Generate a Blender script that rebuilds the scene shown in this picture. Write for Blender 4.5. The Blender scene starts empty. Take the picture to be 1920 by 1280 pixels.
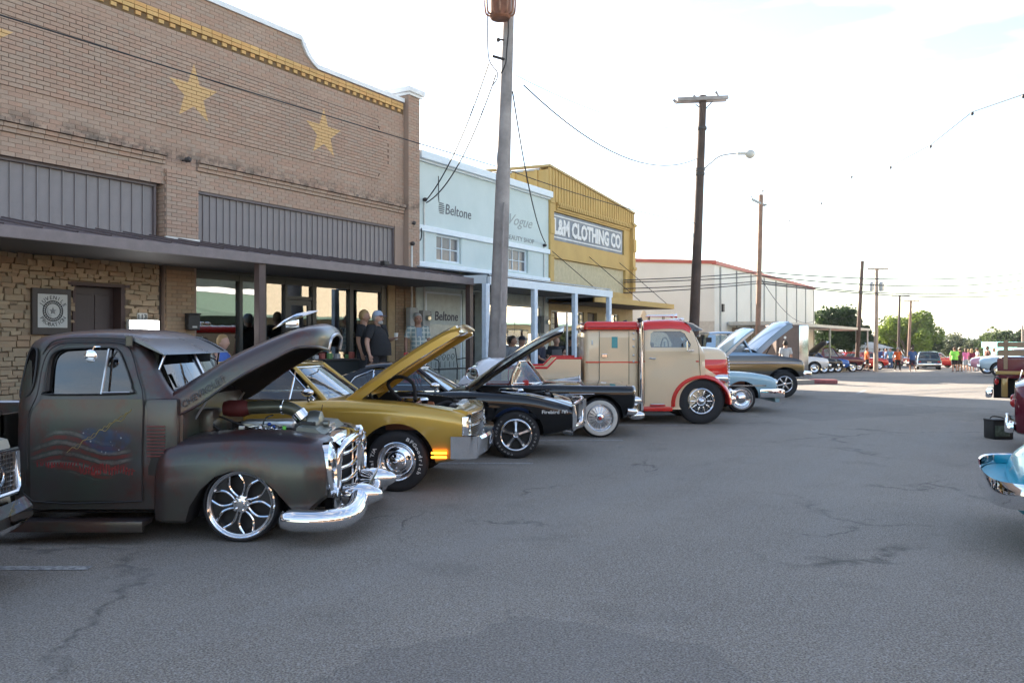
import bpy, bmesh, math, random
from mathutils import Vector, Matrix, noise
random.seed(7)
PI = math.pi
S = bpy.context.scene
COL = S.collection
# ---------------------------------------------------------------- camera
F = 1600.0; CX = 960.0; HY = 637.0; H = 1.65
cd = bpy.data.cameras.new('camera'); cam = bpy.data.objects.new('camera', cd); COL.objects.link(cam)
cd.sensor_width = 36; cd.lens = 36*F/1920; cd.clip_end = 9000; cd.clip_start = .05
cam.location = (0, 0, H); cam.rotation_euler = (PI/2, 0, 0); cd.shift_y = (HY-640)/1920
S.camera = cam
# ---------------------------------------------------------------- sky, sun, exposure
SUN_AZ = math.radians(-38.0); SUN_EL = math.radians(20.8)      # azimuth from +Y towards +X
wd = bpy.data.worlds.new('World'); S.world = wd; wd.use_nodes = True
nt = wd.node_tree; nt.nodes.clear()
sky = nt.nodes.new('ShaderNodeTexSky'); sky.sky_type = 'NISHITA'; sky.sun_disc = False
sky.sun_elevation = SUN_EL; sky.sun_rotation = SUN_AZ; sky.air_density = 1.0; sky.dust_density = 0.4; sky.ozone_density = 1.0
tc = nt.nodes.new('ShaderNodeTexCoord'); mp = nt.nodes.new('ShaderNodeMapping'); mp.inputs['Scale'].default_value = (1.0, 1.6, 6.0)
mp.inputs['Rotation'].default_value = (0, 0.12, 0.5); mp.inputs['Location'].default_value = (12, 3, 8)
nz = nt.nodes.new('ShaderNodeTexNoise'); nz.inputs['Scale'].default_value = 3.0; nz.inputs['Detail'].default_value = 7; nz.inputs['Roughness'].default_value = .55
cr = nt.nodes.new('ShaderNodeValToRGB'); cr.color_ramp.elements[0].position = .46; cr.color_ramp.elements[0].color = (.0,)*3+(1,)
cr.color_ramp.elements[1].position = .74; cr.color_ramp.elements[1].color = (1,)*3+(1,)
mx = nt.nodes.new('ShaderNodeMix'); mx.data_type = 'RGBA'
bw_ = nt.nodes.new('ShaderNodeRGBToBW'); nt.links.new(sky.outputs[0], bw_.inputs[0])
cm_ = nt.nodes.new('ShaderNodeVectorMath'); cm_.operation = 'MULTIPLY_ADD'; cm_.inputs[1].default_value = (.75,.75,.75); cm_.inputs[2].default_value = (2.35,2.1,1.9)
nt.links.new(bw_.outputs[0], cm_.inputs[0]); nt.links.new(cm_.outputs[0], mx.inputs[7])
bg = nt.nodes.new('ShaderNodeBackground'); bg.inputs['Strength'].default_value = .064
wo = nt.nodes.new('ShaderNodeOutputWorld')
L = nt.links.new
L(tc.outputs['Generated'], mp.inputs[0]); L(mp.outputs[0], nz.inputs['Vector']); L(nz.outputs['Fac'], cr.inputs[0])
L(cr.outputs[0], mx.inputs[0]); L(sky.outputs[0], mx.inputs[6]); L(mx.outputs[2], bg.inputs[0]); L(bg.outputs[0], wo.inputs[0])
sl = bpy.data.lights.new('sun', 'SUN'); sl.energy = 3.9; sl.angle = math.radians(.55); sl.color = (1, .86, .70)
so = bpy.data.objects.new('sun', sl); COL.objects.link(so)
sd = Vector((math.sin(SUN_AZ)*math.cos(SUN_EL), math.cos(SUN_AZ)*math.cos(SUN_EL), math.sin(SUN_EL)))
so.rotation_euler = sd.to_track_quat('Z', 'Y').to_euler(); so.location = sd*50
vs = S.view_settings; S.display_settings.display_device = 'sRGB'
vs.view_transform = 'Standard'; vs.look = 'None'; vs.exposure = 2.82; vs.gamma = 1; vs.use_curve_mapping = False
S.cycles.max_bounces = 7; S.cycles.transparent_max_bounces = 12; S.cycles.sample_clamp_indirect = 6; S.cycles.caustics_reflective = False; S.cycles.caustics_refractive = False
S.cycles.use_denoising = True
# ---------------------------------------------------------------- frames
TH = math.radians(59.6); DV = Vector((math.cos(TH), math.sin(TH), 0)); NV = Vector((math.sin(TH), -math.cos(TH), 0))
MF = 13.0
FM = Matrix.Translation(-NV*MF) @ Matrix.Rotation(TH, 4, 'Z')      # facade frame: x along the street, -y towards the street
ID = Matrix.Identity(4)
def fs(px, off=0.0):                                              # pixel column -> distance along the facade
    r = (px-CX)/F; m = MF-off
    return m*(NV.x + DV.x*r)/(-NV.y*1.0 - DV.y*r) if False else m*(.8625+.506*r)/(.506-.8625*r)
def fz(px, py, off=0.0):
    s = fs(px, off); Y = .506*(MF-off) + .8625*s
    return H - (py-HY)/F*Y
def fsz(px, py, off=0.0): return fs(px, off), fz(px, py, off)
def at(px, py, Y): return Vector(((px-CX)/F*Y, Y, H-(py-HY)/F*Y))
def gz(Y):                                                        # ground height along the view
    pts = [(-500,0),(36,0),(44,-.12),(62,-.66),(72,-.8),(96,-1.2),(130,-3.2),(220,-11),(420,-26),(900,-40),(1600,-42),(2300,-20),(3000,9),(6000,-30)]
    for (a, za), (b, zb) in zip(pts, pts[1:]):
        if Y <= b: return za+(zb-za)*(Y-a)/(b-a)
    return pts[-1][1]
# ---------------------------------------------------------------- object helpers
WM = {}; FRM = {}
def tag(o, label=None, cat=None, group=None, kind=None):
    if label: o['label'] = label
    if cat: o['category'] = cat
    if group: o['group'] = group
    if kind: o['kind'] = kind
    return o
def thing(name, label, cat, loc=(0,0,0), rz=0.0, group=None):
    o = bpy.data.objects.new(name, None); COL.objects.link(o); o.empty_display_size = .2
    o.location = loc; o.rotation_euler = (0, 0, rz)
    WM[o] = Matrix.Translation(Vector(loc)) @ Matrix.Rotation(rz, 4, 'Z')
    return tag(o, label, cat, group)
def children(o): return [c for c in bpy.data.objects if c.parent == o]
def copy_tree(o, parent=None):
    c = o.copy(); COL.objects.link(c)
    if parent: c.parent = parent
    for ch in list(o.children): copy_tree(ch, c)
    return c
class MB:
    def __init__(s): s.v = []; s.f = []
    def add(s, vs, fs_):
        n = len(s.v); s.v += [Vector(v) for v in vs]; s.f += [tuple(i+n for i in f) for f in fs_]; return s
    def join(s, o): return s.add(o.v, o.f)
    def xf(s, M): s.v = [M @ v for v in s.v]; return s
    def box(s, c, d, rz=0, ry=0, rx=0, taper=1.0):
        M = Matrix.Translation(Vector(c)) @ Matrix.Rotation(rz,4,'Z') @ Matrix.Rotation(ry,4,'Y') @ Matrix.Rotation(rx,4,'X')
        a, b, e = d[0]/2, d[1]/2, d[2]/2; t = taper
        vs = [(-a,-b,-e),(a,-b,-e),(a,b,-e),(-a,b,-e),(-a*t,-b*t,e),(a*t,-b*t,e),(a*t,b*t,e),(-a*t,b*t,e)]
        return s.add([M @ Vector(v) for v in vs], [(0,3,2,1),(4,5,6,7),(0,1,5,4),(1,2,6,5),(2,3,7,6),(3,0,4,7)])
    def bb(s, x0, x1, y0, y1, z0, z1): return s.box(((x0+x1)/2,(y0+y1)/2,(z0+z1)/2), (abs(x1-x0),abs(y1-y0),abs(z1-z0)))
    def cbox(s, c, d, b=.01, rz=0, ry=0, rx=0):                    # box with chamfered edges
        M = Matrix.Translation(Vector(c)) @ Matrix.Rotation(rz,4,'Z') @ Matrix.Rotation(ry,4,'Y') @ Matrix.Rotation(rx,4,'X')
        bm = bmesh.new(); bmesh.ops.create_cube(bm, size=1)
        for v in bm.verts: v.co = Vector((v.co.x*d[0], v.co.y*d[1], v.co.z*d[2]))
        bmesh.ops.bevel(bm, geom=bm.edges[:], offset=min(b, min(d)*.45), segments=2, affect='EDGES', profile=.6)
        bm.verts.index_update()
        s.add([M @ v.co for v in bm.verts], [[v.index for v in f.verts] for f in bm.faces]); bm.free(); return s
    def prism(s, pts, y0, y1, plane='xz'):                         # closed outline extruded along the third axis
        n = len(pts)
        def p(a, b, t):
            return (a, t, b) if plane == 'xz' else ((t, a, b) if plane == 'yz' else (a, b, t))
        ar = sum(pts[i][0]*pts[(i+1)%n][1]-pts[(i+1)%n][0]*pts[i][1] for i in range(n))
        q = pts if ar > 0 else pts[::-1]
        vs = [p(a,b,y0) for a,b in q]+[p(a,b,y1) for a,b in q]
        fl = (plane == 'xz') != (y0 > y1)
        fs_ = [tuple(range(n)), tuple(range(2*n-1, n-1, -1))]+[(i, i+n, (i+1)%n+n, (i+1)%n) for i in range(n)]
        if not fl: fs_ = [f[::-1] for f in fs_]
        return s.add(vs, fs_)
    def tube(s, pts, r, n=8, cap=True, flat=1.0):
        pts = [Vector(p) for p in pts]; rs = r if isinstance(r, (list, tuple)) else [r]*len(pts)
        vs = []; up = None
        for i, p in enumerate(pts):
            t = (pts[min(i+1,len(pts)-1)]-pts[max(i-1,0)])
            if t.length < 1e-9: t = Vector((0,0,1))
            t.normalize()
            if up is None:
                up = Vector((0,0,1)) if abs(t.z) < .9 else Vector((1,0,0))
            a = t.cross(up)
            if a.length < 1e-4: a = t.orthogonal()
            a.normalize(); b = a.cross(t); up = b
            for k in range(n):
                an = 2*PI*k/n; vs.append(p + a*(math.cos(an)*rs[i]) + b*(math.sin(an)*rs[i]*flat))
        fs_ = [(i*n+k, i*n+(k+1)%n, (i+1)*n+(k+1)%n, (i+1)*n+k) for i in range(len(pts)-1) for k in range(n)]
        if cap: fs_ += [tuple(range(n-1,-1,-1)), tuple((len(pts)-1)*n+k for k in range(n))]
        return s.add(vs, fs_)
    def lathe(s, prof, c=(0,0,0), n=24, axis='y', a0=0, a1=2*PI):    # prof: (radius, along axis)
        full = abs(a1-a0-2*PI) < 1e-6; m = n if full else n+1; vs = []
        for k in range(m):
            an = a0+(a1-a0)*k/n; co, si = math.cos(an), math.sin(an)
            for r, h in prof:
                v = {'y': (r*co, h, r*si), 'z': (r*co, r*si, h), 'x': (h, r*co, r*si)}[axis]
                vs.append(Vector(v)+Vector(c))
        q = len(prof); fs_ = []
        for k in range(n):
            k2 = (k+1) % m
            for i in range(q-1): fs_.append((k*q+i, k2*q+i, k2*q+i+1, k*q+i+1))
        return s.add(vs, fs_)
    def loft(s, rings, closed=True, cap=True):
        n = len(rings[0]); vs = [p for r in rings for p in r]; e = n if closed else n-1
        fs_ = [(i*n+k, i*n+(k+1)%n, (i+1)*n+(k+1)%n, (i+1)*n+k) for i in range(len(rings)-1) for k in range(e)]
        if cap and closed: fs_ += [tuple(range(n-1,-1,-1)), tuple((len(rings)-1)*n+k for k in range(n))]
        return s.add(vs, fs_)
    def ball(s, c, r, n=10, sc=(1,1,1), M=None):
        m = MB(); pr = [(math.sin(PI*i/n)*r, -math.cos(PI*i/n)*r) for i in range(n+1)]
        m.lathe(pr, n=max(8,n+2), axis='z')
        T = Matrix.Translation(Vector(c)) @ (M or ID) @ Matrix.Diagonal((*sc,1))
        m.xf(T); return s.join(m)
def mesh_of(mb, name, mat, smooth=None, fix=True):
    me = bpy.data.meshes.new(name); me.from_pydata([tuple(v) for v in mb.v], [], mb.f)
    if fix:
        bm = bmesh.new(); bm.from_mesh(me); bmesh.ops.remove_doubles(bm, verts=bm.verts, dist=1e-5)
        bmesh.ops.recalc_face_normals(bm, faces=bm.faces); bm.to_mesh(me); bm.free()
    for m in (mat if isinstance(mat, (list, tuple)) else [mat]): me.materials.append(m)
    if smooth is not None:
        me.polygons.foreach_set('use_smooth', [True]*len(me.polygons)); me.set_sharp_from_angle(angle=math.radians(smooth))
    return me
def part(name, mb, mat, parent=None, M=None, smooth=None, label=None, kind=None, fix=True, origin=True):
    """mesh object; mb.v are in frame M (default: the parent's own frame)"""
    pw = WM[parent] if parent is not None else ID
    if M is None: M = FRM.get(parent, pw)
    fr0 = M
    if origin and mb.v:
        xs = [v.x for v in mb.v]; ys = [v.y for v in mb.v]; zs = [v.z for v in mb.v]
        c = Vector(((min(xs)+max(xs))/2, (min(ys)+max(ys))/2, min(zs)))
        m2 = MB(); m2.v = [v-c for v in mb.v]; m2.f = mb.f; mb = m2
        M = M @ Matrix.Translation(c)
    me = mesh_of(mb, name, mat, smooth, fix)
    o = bpy.data.objects.new(name, me); COL.objects.link(o)
    if parent is not None: o.parent = parent
    o.matrix_basis = pw.inverted() @ M; WM[o] = M; FRM[o] = fr0
    if label: o['label'] = label
    if kind: o['kind'] = kind
    return o
def inst(name, me, M, parent=None, label=None):
    o = bpy.data.objects.new(name, me); COL.objects.link(o)
    if parent is not None: o.parent = parent
    o.matrix_basis = (WM[parent].inverted() if parent is not None else ID) @ M; WM[o] = M
    if label: o['label'] = label
    return o
def text_mb(txt, size=1.0, ext=.004, M=None, sx=1.0, shear=0, align='LEFT', bold=0.0, spacing=1.0):
    """text standing in the xz plane, reading along +x when seen from -y"""
    cu = bpy.data.curves.new('t', 'FONT'); cu.body = txt; cu.size = size; cu.extrude = ext/2; cu.resolution_u = 2; cu.shear = shear
    cu.align_x = align; cu.offset = bold*size; cu.space_character = spacing
    o = bpy.data.objects.new('t', cu); COL.objects.link(o)
    dg = bpy.context.evaluated_depsgraph_get(); me = bpy.data.meshes.new_from_object(o.evaluated_get(dg))
    m = MB(); T = (M or ID) @ Matrix.Rotation(PI/2, 4, 'X') @ Matrix.Diagonal((sx,1,1,1))
    m.v = [T @ v.co for v in me.vertices]; m.f = [tuple(p.vertices) for p in me.polygons]
    bpy.data.objects.remove(o); bpy.data.curves.remove(cu); bpy.data.meshes.remove(me); return m
def arc_text(txt, R, a0, step, size, c=(0,0,0), ext=.003, flip=False, sx=1.0, bold=0):
    """characters on a circle in the xz plane (angles from +x, counter-clockwise); flip: feet outward"""
    m = MB()
    for i, ch in enumerate(txt):
        if ch == ' ': continue
        a = a0+step*i
        t = text_mb(ch, size, ext, align='CENTER', sx=sx, bold=bold)
        rot = a-PI/2 if not flip else a+PI/2
        T = Matrix.Translation(Vector(c)+Vector((R*math.cos(a), 0, R*math.sin(a)))) @ Matrix.Rotation(-rot, 4, 'Y')
        m.join(t.xf(T))
    return m
def spline(pts, n):
    """Catmull-Rom through tuples, n samples per span (last point included)"""
    out = []; P = [tuple(p) for p in pts]; k = len(P[0])
    for i in range(len(P)-1):
        p0 = P[max(i-1,0)]; p1 = P[i]; p2 = P[i+1]; p3 = P[min(i+2,len(P)-1)]
        for j in range(n):
            t = j/n
            out.append(tuple(.5*((2*p1[a])+(-p0[a]+p2[a])*t+(2*p0[a]-5*p1[a]+4*p2[a]-p3[a])*t*t+(-p0[a]+3*p1[a]-3*p2[a]+p3[a])*t**3) for a in range(k)))
    out.append(P[-1]); return out
def boolean(obj, cutters, mode='DIFFERENCE'):
    """cutters: MBs in world space with a material each; result baked into the mesh"""
    tmp = []
    for mb, mat in cutters:
        me = mesh_of(mb, 'c', mat); c = bpy.data.objects.new('c', me); COL.objects.link(c); tmp.append(c)
        md = obj.modifiers.new('b', 'BOOLEAN'); md.object = c; md.operation = mode; md.solver = 'EXACT'
        md.material_mode = 'TRANSFER'
    dg = bpy.context.evaluated_depsgraph_get(); dg.update()
    me = bpy.data.meshes.new_from_object(obj.evaluated_get(dg)); obj.modifiers.clear(); old = obj.data; nm = old.name
    obj.data = me; bpy.data.meshes.remove(old); me.name = nm
    me.polygons.foreach_set('use_smooth', [True]*len(me.polygons)); me.set_sharp_from_angle(angle=math.radians(32))
    for c in tmp: m = c.data; bpy.data.objects.remove(c); bpy.data.meshes.remove(m)
    return obj
# ---------------------------------------------------------------- materials
MATS = {}
class NB:
    def __init__(s, name):
        s.m = bpy.data.materials.new(name); s.m.use_nodes = True; s.t = s.m.node_tree; s.b = s.t.nodes['Principled BSDF']; s.l = s.t.links.new
        s.out = s.t.nodes['Material Output']
    def n(s, k, **kw):
        x = s.t.nodes.new('ShaderNode'+k)
        for a, b in kw.items():
            if a.startswith('i_'): s.inp(x, a[2:].replace('_', ' '), b)
            else: setattr(x, a, b)
        return x
    def inp(s, x, key, v):
        k = x.inputs[int(key)] if key.isdigit() else x.inputs[key]
        if hasattr(v, 'links'): s.l(v, k)
        else: k.default_value = v
    def math(s, op, a, b=0.0, c=None):
        x = s.n('Math', operation=op); s.inp(x, '0', a); s.inp(x, '1', b)
        if c is not None: s.inp(x, '2', c)
        return x.outputs[0]
    def mix(s, f, a, b, blend='MIX'):
        x = s.n('Mix', data_type='RGBA', blend_type=blend); s.inp(x, '0', f)
        for k, v in ((6, a), (7, b)):
            s.inp(x, str(k), v if hasattr(v, 'links') else (*v, 1)[:4])
        return x.outputs[2]
    def noise(s, sc, det=3, rough=.5, vec=None, out='Fac', dist=0):
        x = s.n('TexNoise', i_Scale=sc, i_Detail=det, i_Roughness=rough, i_Distortion=dist)
        if vec is not None: s.l(vec, x.inputs['Vector'])
        return x.outputs[out]
    def ramp(s, f, p0, p1, c0=(0,0,0), c1=(1,1,1)):
        x = s.n('ValToRGB'); s.inp(x, '0', f); e = x.color_ramp.elements
        e[0].position = p0; e[1].position = p1; e[0].color = (*c0, 1); e[1].color = (*c1, 1); return x.outputs[0]
    def pos(s): return s.n('NewGeometry').outputs['Position']
    def obj(s): return s.n('TexCoord').outputs['Object']
    def sep(s, v):
        x = s.n('SeparateXYZ'); s.l(v, x.inputs[0]); return x.outputs
    def bump(s, h, st=.3, d=.01):
        x = s.n('Bump', i_Strength=st, i_Distance=d); s.l(h, x.inputs['Height']); s.l(x.outputs[0], s.b.inputs['Normal'])
    def set(s, **kw):
        for k, v in kw.items():
            k = k.replace('_', ' '); i = s.b.inputs[k]
            if hasattr(v, 'links'): s.l(v, i)
            elif isinstance(v, tuple) and len(v) == 3 and i.type == 'RGBA': i.default_value = (*v, 1)
            else: i.default_value = v
        return s.m
def plain(name, col, rough=.6, metal=0.0, var=.12, sc=6.0, bump=0.0, coat=0.0, spec=.5, bsc=60):
    if name in MATS: return MATS[name]
    b = NB(name); n = b.noise(sc, 4, .6, b.obj())
    c = b.mix(b.ramp(n, .3, .7), tuple(x*(1-var) for x in col), tuple(min(1, x*(1+var)) for x in col))
    b.set(Base_Color=c, Roughness=b.math('MULTIPLY_ADD', n, .15, rough-.07), Metallic=metal, Coat_Weight=coat, Specular_IOR_Level=spec)
    if bump: b.bump(b.noise(bsc, 3, .6, b.obj()), bump, .01)
    MATS[name] = b.m; return b.m
def paint(name, col, metal=.0, rough=.32, coat=1.0, dust=.06, flake=0):
    if name in MATS: return MATS[name]
    b = NB(name); p = b.obj(); n = b.noise(1.7, 5, .6, p)
    c = b.mix(b.math('MULTIPLY', n, dust), col, (.25, .23, .20)) if dust > 0 else b.mix(n, col, tuple(x*.9 for x in col))
    b.set(Base_Color=c, Metallic=metal, Roughness=rough, Specular_IOR_Level=.12, Coat_Weight=coat, Coat_Roughness=b.math('MULTIPLY_ADD', n, .07, .02))
    b.bump(b.noise(2.6, 2, .4, p), .06, .02)
    MATS[name] = b.m; return b.m
def glassmat(name, tint=(.75,.85,.85), refl=1.0, clear=.8):
    if name in MATS: return MATS[name]
    b = NB(name); b.t.nodes.remove(b.b)
    tr = b.n('BsdfTransparent'); tr.inputs[0].default_value = (*[t*clear for t in tint], 1)
    gl = b.n('BsdfGlossy'); gl.inputs['Roughness'].default_value = .012; gl.inputs[0].default_value = (.95,.97,1,1)
    bu = b.n('Bump', i_Strength=.04, i_Distance=.05); b.l(b.noise(.9, 2, .4, b.obj()), bu.inputs['Height']); b.l(bu.outputs[0], gl.inputs['Normal'])
    fr = b.n('Fresnel', i_IOR=1.62); f = b.math('MINIMUM', b.math('MULTIPLY', fr.outputs[0], refl*1.6), .95)
    ms = b.n('MixShader'); b.l(f, ms.inputs[0]); b.l(tr.outputs[0], ms.inputs[1]); b.l(gl.outputs[0], ms.inputs[2])
    b.l(ms.outputs[0], b.out.inputs[0]); MATS[name] = b.m; return b.m
def emit(name, col, st):
    b = NB(name); b.set(Base_Color=col, Emission_Color=col, Emission_Strength=st, Roughness=.4); return b.m
CHROME = NB('chrome'); CHROME.set(Base_Color=(.82,.83,.85), Metallic=1.0, Roughness=.06)
CHROME.bump(CHROME.noise(3.0, 3, .5, CHROME.obj()), .05, .02); CHROME = CHROME.m
SATIN = plain('satin_metal', (.55,.56,.58), .3, 1.0, .08)
RUBBER = plain('rubber', (.018,.018,.02), .75, 0, .25, 14, .1)
BLACK = plain('black_trim', (.012,.012,.013), .5, 0, .2)
UNDER = plain('underbody_black', (.01,.01,.01), .9, 0, .3)
CLEAR = glassmat('window_glass'); TINT = glassmat('tinted_glass', (.22,.28,.32), .9, .3)
LETTER = plain('white_lettering', (.7,.7,.68), .6)
# ================================================================ ground
def asphalt():
    b = NB('asphalt'); p = b.pos()
    big = b.noise(.35, 5, .6, p); sp = b.noise(85, 2, .6, p); sp2 = b.noise(38, 2, .5, p)
    v = b.n('TexVoronoi', i_Scale=110); b.l(p, v.inputs['Vector'])
    c = b.mix(b.ramp(big, .3, .72), (.295,.262,.218), (.395,.352,.292))
    c = b.mix(b.ramp(sp, .38, .64), b.mix(.72, c, (.02,.02,.022)), c)
    c = b.mix(b.math('MULTIPLY', b.ramp(v.outputs['Color'], .55, .9), .55), c, (.42,.41,.40))
    c = b.mix(b.math('MULTIPLY', b.ramp(sp2, .58, .75), .5), c, (.05,.048,.047))
    dn = b.noise(.9, 4, .6, p, 'Color'); va = b.n('VectorMath', operation='MULTIPLY_ADD'); b.l(dn, va.inputs[0]); va.inputs[1].default_value = (1.5,1.5,0); b.l(p, va.inputs[2])
    ck = b.n('TexVoronoi', feature='DISTANCE_TO_EDGE', i_Scale=.34); b.l(va.outputs[0], ck.inputs['Vector'])
    line = b.ramp(ck.outputs['Distance'], .0, .015, (1,1,1), (0,0,0))
    gate = b.ramp(b.noise(.5, 2, .5, p), .50, .60)
    line = b.math('MULTIPLY', b.math('MULTIPLY', line, gate), b.ramp(b.noise(9, 3, .6, p), .30, .55))
    c = b.mix(b.math('MULTIPLY', line, .7), c, (.05,.048,.046))
    st = b.ramp(b.noise(1.1, 3, .55, p), .58, .78)                      # oil and tyre stains
    c = b.mix(b.math('MULTIPLY', st, .35), c, (.06,.056,.052))
    rt = b.n('Mapping'); rt.inputs['Rotation'].default_value = (0,0,-math.radians(59.6)); b.l(p, rt.inputs[0]); xs_ = b.sep(rt.outputs[0])
    cw = b.n('CombineXYZ'); b.l(b.math('MULTIPLY', xs_[0], .12), cw.inputs[0]); b.l(b.math('MULTIPLY', xs_[1], 1.5), cw.inputs[1])
    tk_ = b.ramp(b.noise(1.0, 4, .6, cw.outputs[0]), .45, .72); c = b.mix(b.math('MULTIPLY', tk_, .30), c, (.27,.265,.255))
    pa = b.n('TexVoronoi', i_Scale=.13); b.l(va.outputs[0], pa.inputs['Vector']); c = b.mix(b.math('MULTIPLY', b.ramp(b.sep(pa.outputs['Color'])[0], .70, .72), .22), c, (.085,.085,.09))
    pk_ = b.ramp(b.noise(240, 2, .5, p), .66, .72); c = b.mix(b.math('MULTIPLY', pk_, .6), c, (.55,.54,.52))
    b.set(Base_Color=c, Roughness=.86, Specular_IOR_Level=.35)
    h = b.math('ADD', b.math('MULTIPLY', sp, 1.0), b.math('MULTIPLY', line, -1.2)); b.bump(h, .75, .012); return b.m
ASPH = asphalt()
def sheet(name, xs, ys, dz, mat, kind='structure', zf=None):
    m = MB(); n = len(xs)
    for y in ys:
        for x in xs: m.v.append(Vector((x, y, (zf or (lambda x, y: gz(y)))(x, y)+dz)))
    for j in range(len(ys)-1):
        for i in range(n-1): m.f.append((j*n+i, j*n+i+1, (j+1)*n+i+1, (j+1)*n+i))
    return tag(part(name, m, mat, origin=False, fix=False, smooth=60), kind=kind)
tb = NB('dry_land'); q = tb.noise(.02, 6, .6, tb.pos()); q2 = tb.noise(.3, 4, .6, tb.pos())
tb.set(Base_Color=tb.mix(tb.ramp(q, .4, .6), tb.mix(q2, (.20,.17,.09), (.13,.13,.06)), (.035,.055,.02)), Roughness=.95)
def hilly(x, y):
    z = gz(y)
    if y > 500: z += 9*noise.noise(Vector((x*.0016, y*.0016, 0)))*min(1, (y-500)/800)
    return z
sheet('ground', [-4200+i*210 for i in range(41)], [-120,-40,0,20,36,44,53,62,72,84,96,112,130,170,220,300,420,560,700,900,1150,1400,1700,2000,2300,2600,2900,3100,3500,4500,6000], -.03, tb.m, zf=hilly)
sheet('road', [-60,-30,-10,0,10,20,30,45,70,110], [-60,-20,0,10,20,30,36,40,44,53,62,72,84,96,104], 0, ASPH)
CONC = NB('concrete'); q = CONC.noise(2.2, 6, .65, CONC.pos()); q2 = CONC.noise(40, 3, .6, CONC.pos())
CONC.set(Base_Color=CONC.mix(q2, CONC.mix(CONC.ramp(q,.3,.7), (.25,.235,.21), (.38,.36,.33)), (.2,.19,.17)), Roughness=.9); CONC.bump(q2, .3, .01); CONC = CONC.m
LINEP = NB('worn_line_paint'); q = LINEP.ramp(LINEP.noise(22, 5, .7, LINEP.pos()), .34, .62); LINEP.set(Base_Color=LINEP.mix(LINEP.math('MULTIPLY', q, .62), (.13,.13,.133), (.62,.62,.6)), Roughness=.8); LINEP = LINEP.m
for (x0, x1, y) in ((-6.6,-3.05,6.17),(-5.0,-1.6,8.75),(-3.6,.28,11.4),(-2.1,1.82,14.0),(-.4,3.2,16.45),(1.2,4.6,18.8),(2.6,6.2,21.4)):
    m = MB().add([(x0,y-.055,.004),(x1,y-.055,.004),(x1,y+.055,.004),(x0,y+.055,.004)], [(0,1,2,3)])
    tag(part('parking_line', m, LINEP, fix=False), kind='structure')
for (x0, y0, x1, y1) in ((12.0,29.8,14.8,27.2),(15.0,27.0,19.5,24.6),(10.6,26.2,11.6,28.0),(8.0,27.0,10.8,26.9)):
    dx, dy = Vector((x1-x0, y1-y0, 0)).normalized().xy; w = .06
    m = MB().add([(x0-dy*w,y0+dx*w,.004),(x0+dy*w,y0-dx*w,.004),(x1+dy*w,y1-dx*w,.004),(x1-dy*w,y1+dx*w,.004)], [(0,1,2,3)])
    tag(part('road_line', m, LINEP, fix=False), kind='structure')
# left sidewalk (facade frame) with slabs and kerb
def fbox(s0, s1, y0, y1, z0, z1): return MB().bb(s0, s1, y0, y1, z0, z1)
def setp(name, mb, mat, **k): return tag(part(name, mb, mat, M=FM, **k), kind='structure')
SW = .48
slab = MB(); 
x = -12.0
while x < 33.5:
    slab.bb(x+.006, x+1.494, -2.55, .3, -.05, SW); x += 1.5
setp('sidewalk', slab, CONC)
setp('kerb', MB().cbox((10.75,-2.64,.2),(45.5,.17,.54),.02), CONC)
setp('warehouse_sidewalk', fbox(38, 72, -2.6, .2, -1.2, .1), CONC)
m = MB(); m.prism([(8.7,31.6),(11.2,32.6),(11.5,32.4),(11.3,31.9),(8.9,30.9)], 0, .15, 'xy'); tag(part('traffic_island', m, CONC, label='low concrete kerb island at the street corner'), kind='structure')
tag(part('red_kerb_end', MB().cbox((11.72,32.15,.08),(1.0,.42,.17),.05,rz=-.25), plain('faded_red_paint',(.30,.10,.10),.8,0,.3), smooth=40), 'short faded red painted kerb end at the street corner', 'kerb block')
# far hills
hm = NB('wooded_hill'); q = hm.noise(.03, 5, .6, hm.pos()); hm.set(Base_Color=hm.mix(q, (.03,.05,.02), (.09,.10,.05)), Roughness=1)
for nm, Y, z0, amp, sd_ in (('far_hills', 2900, 4, 9, 3.0), ('hills', 1900, -16, 10, 8.0)):
    m = MB(); N_ = 90
    for i in range(N_):
        x = -1500+i*5200/(N_-1); h = z0+amp*(.5+noise.noise(Vector((x*.0013, sd_, 0))))+amp*.25*noise.noise(Vector((x*.009, sd_, 2)))
        for dy, k in ((-260,0),(-120,.55),(0,1),(200,.9),(500,.2)): m.v.append(Vector((x, Y+dy, -45+(h+45)*k)))
    for i in range(N_-1):
        for j in range(4): m.f.append((i*5+j, (i+1)*5+j, (i+1)*5+j+1, i*5+j+1))
    tag(part(nm, m, hm.m, smooth=60, fix=False), kind='structure')

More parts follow.
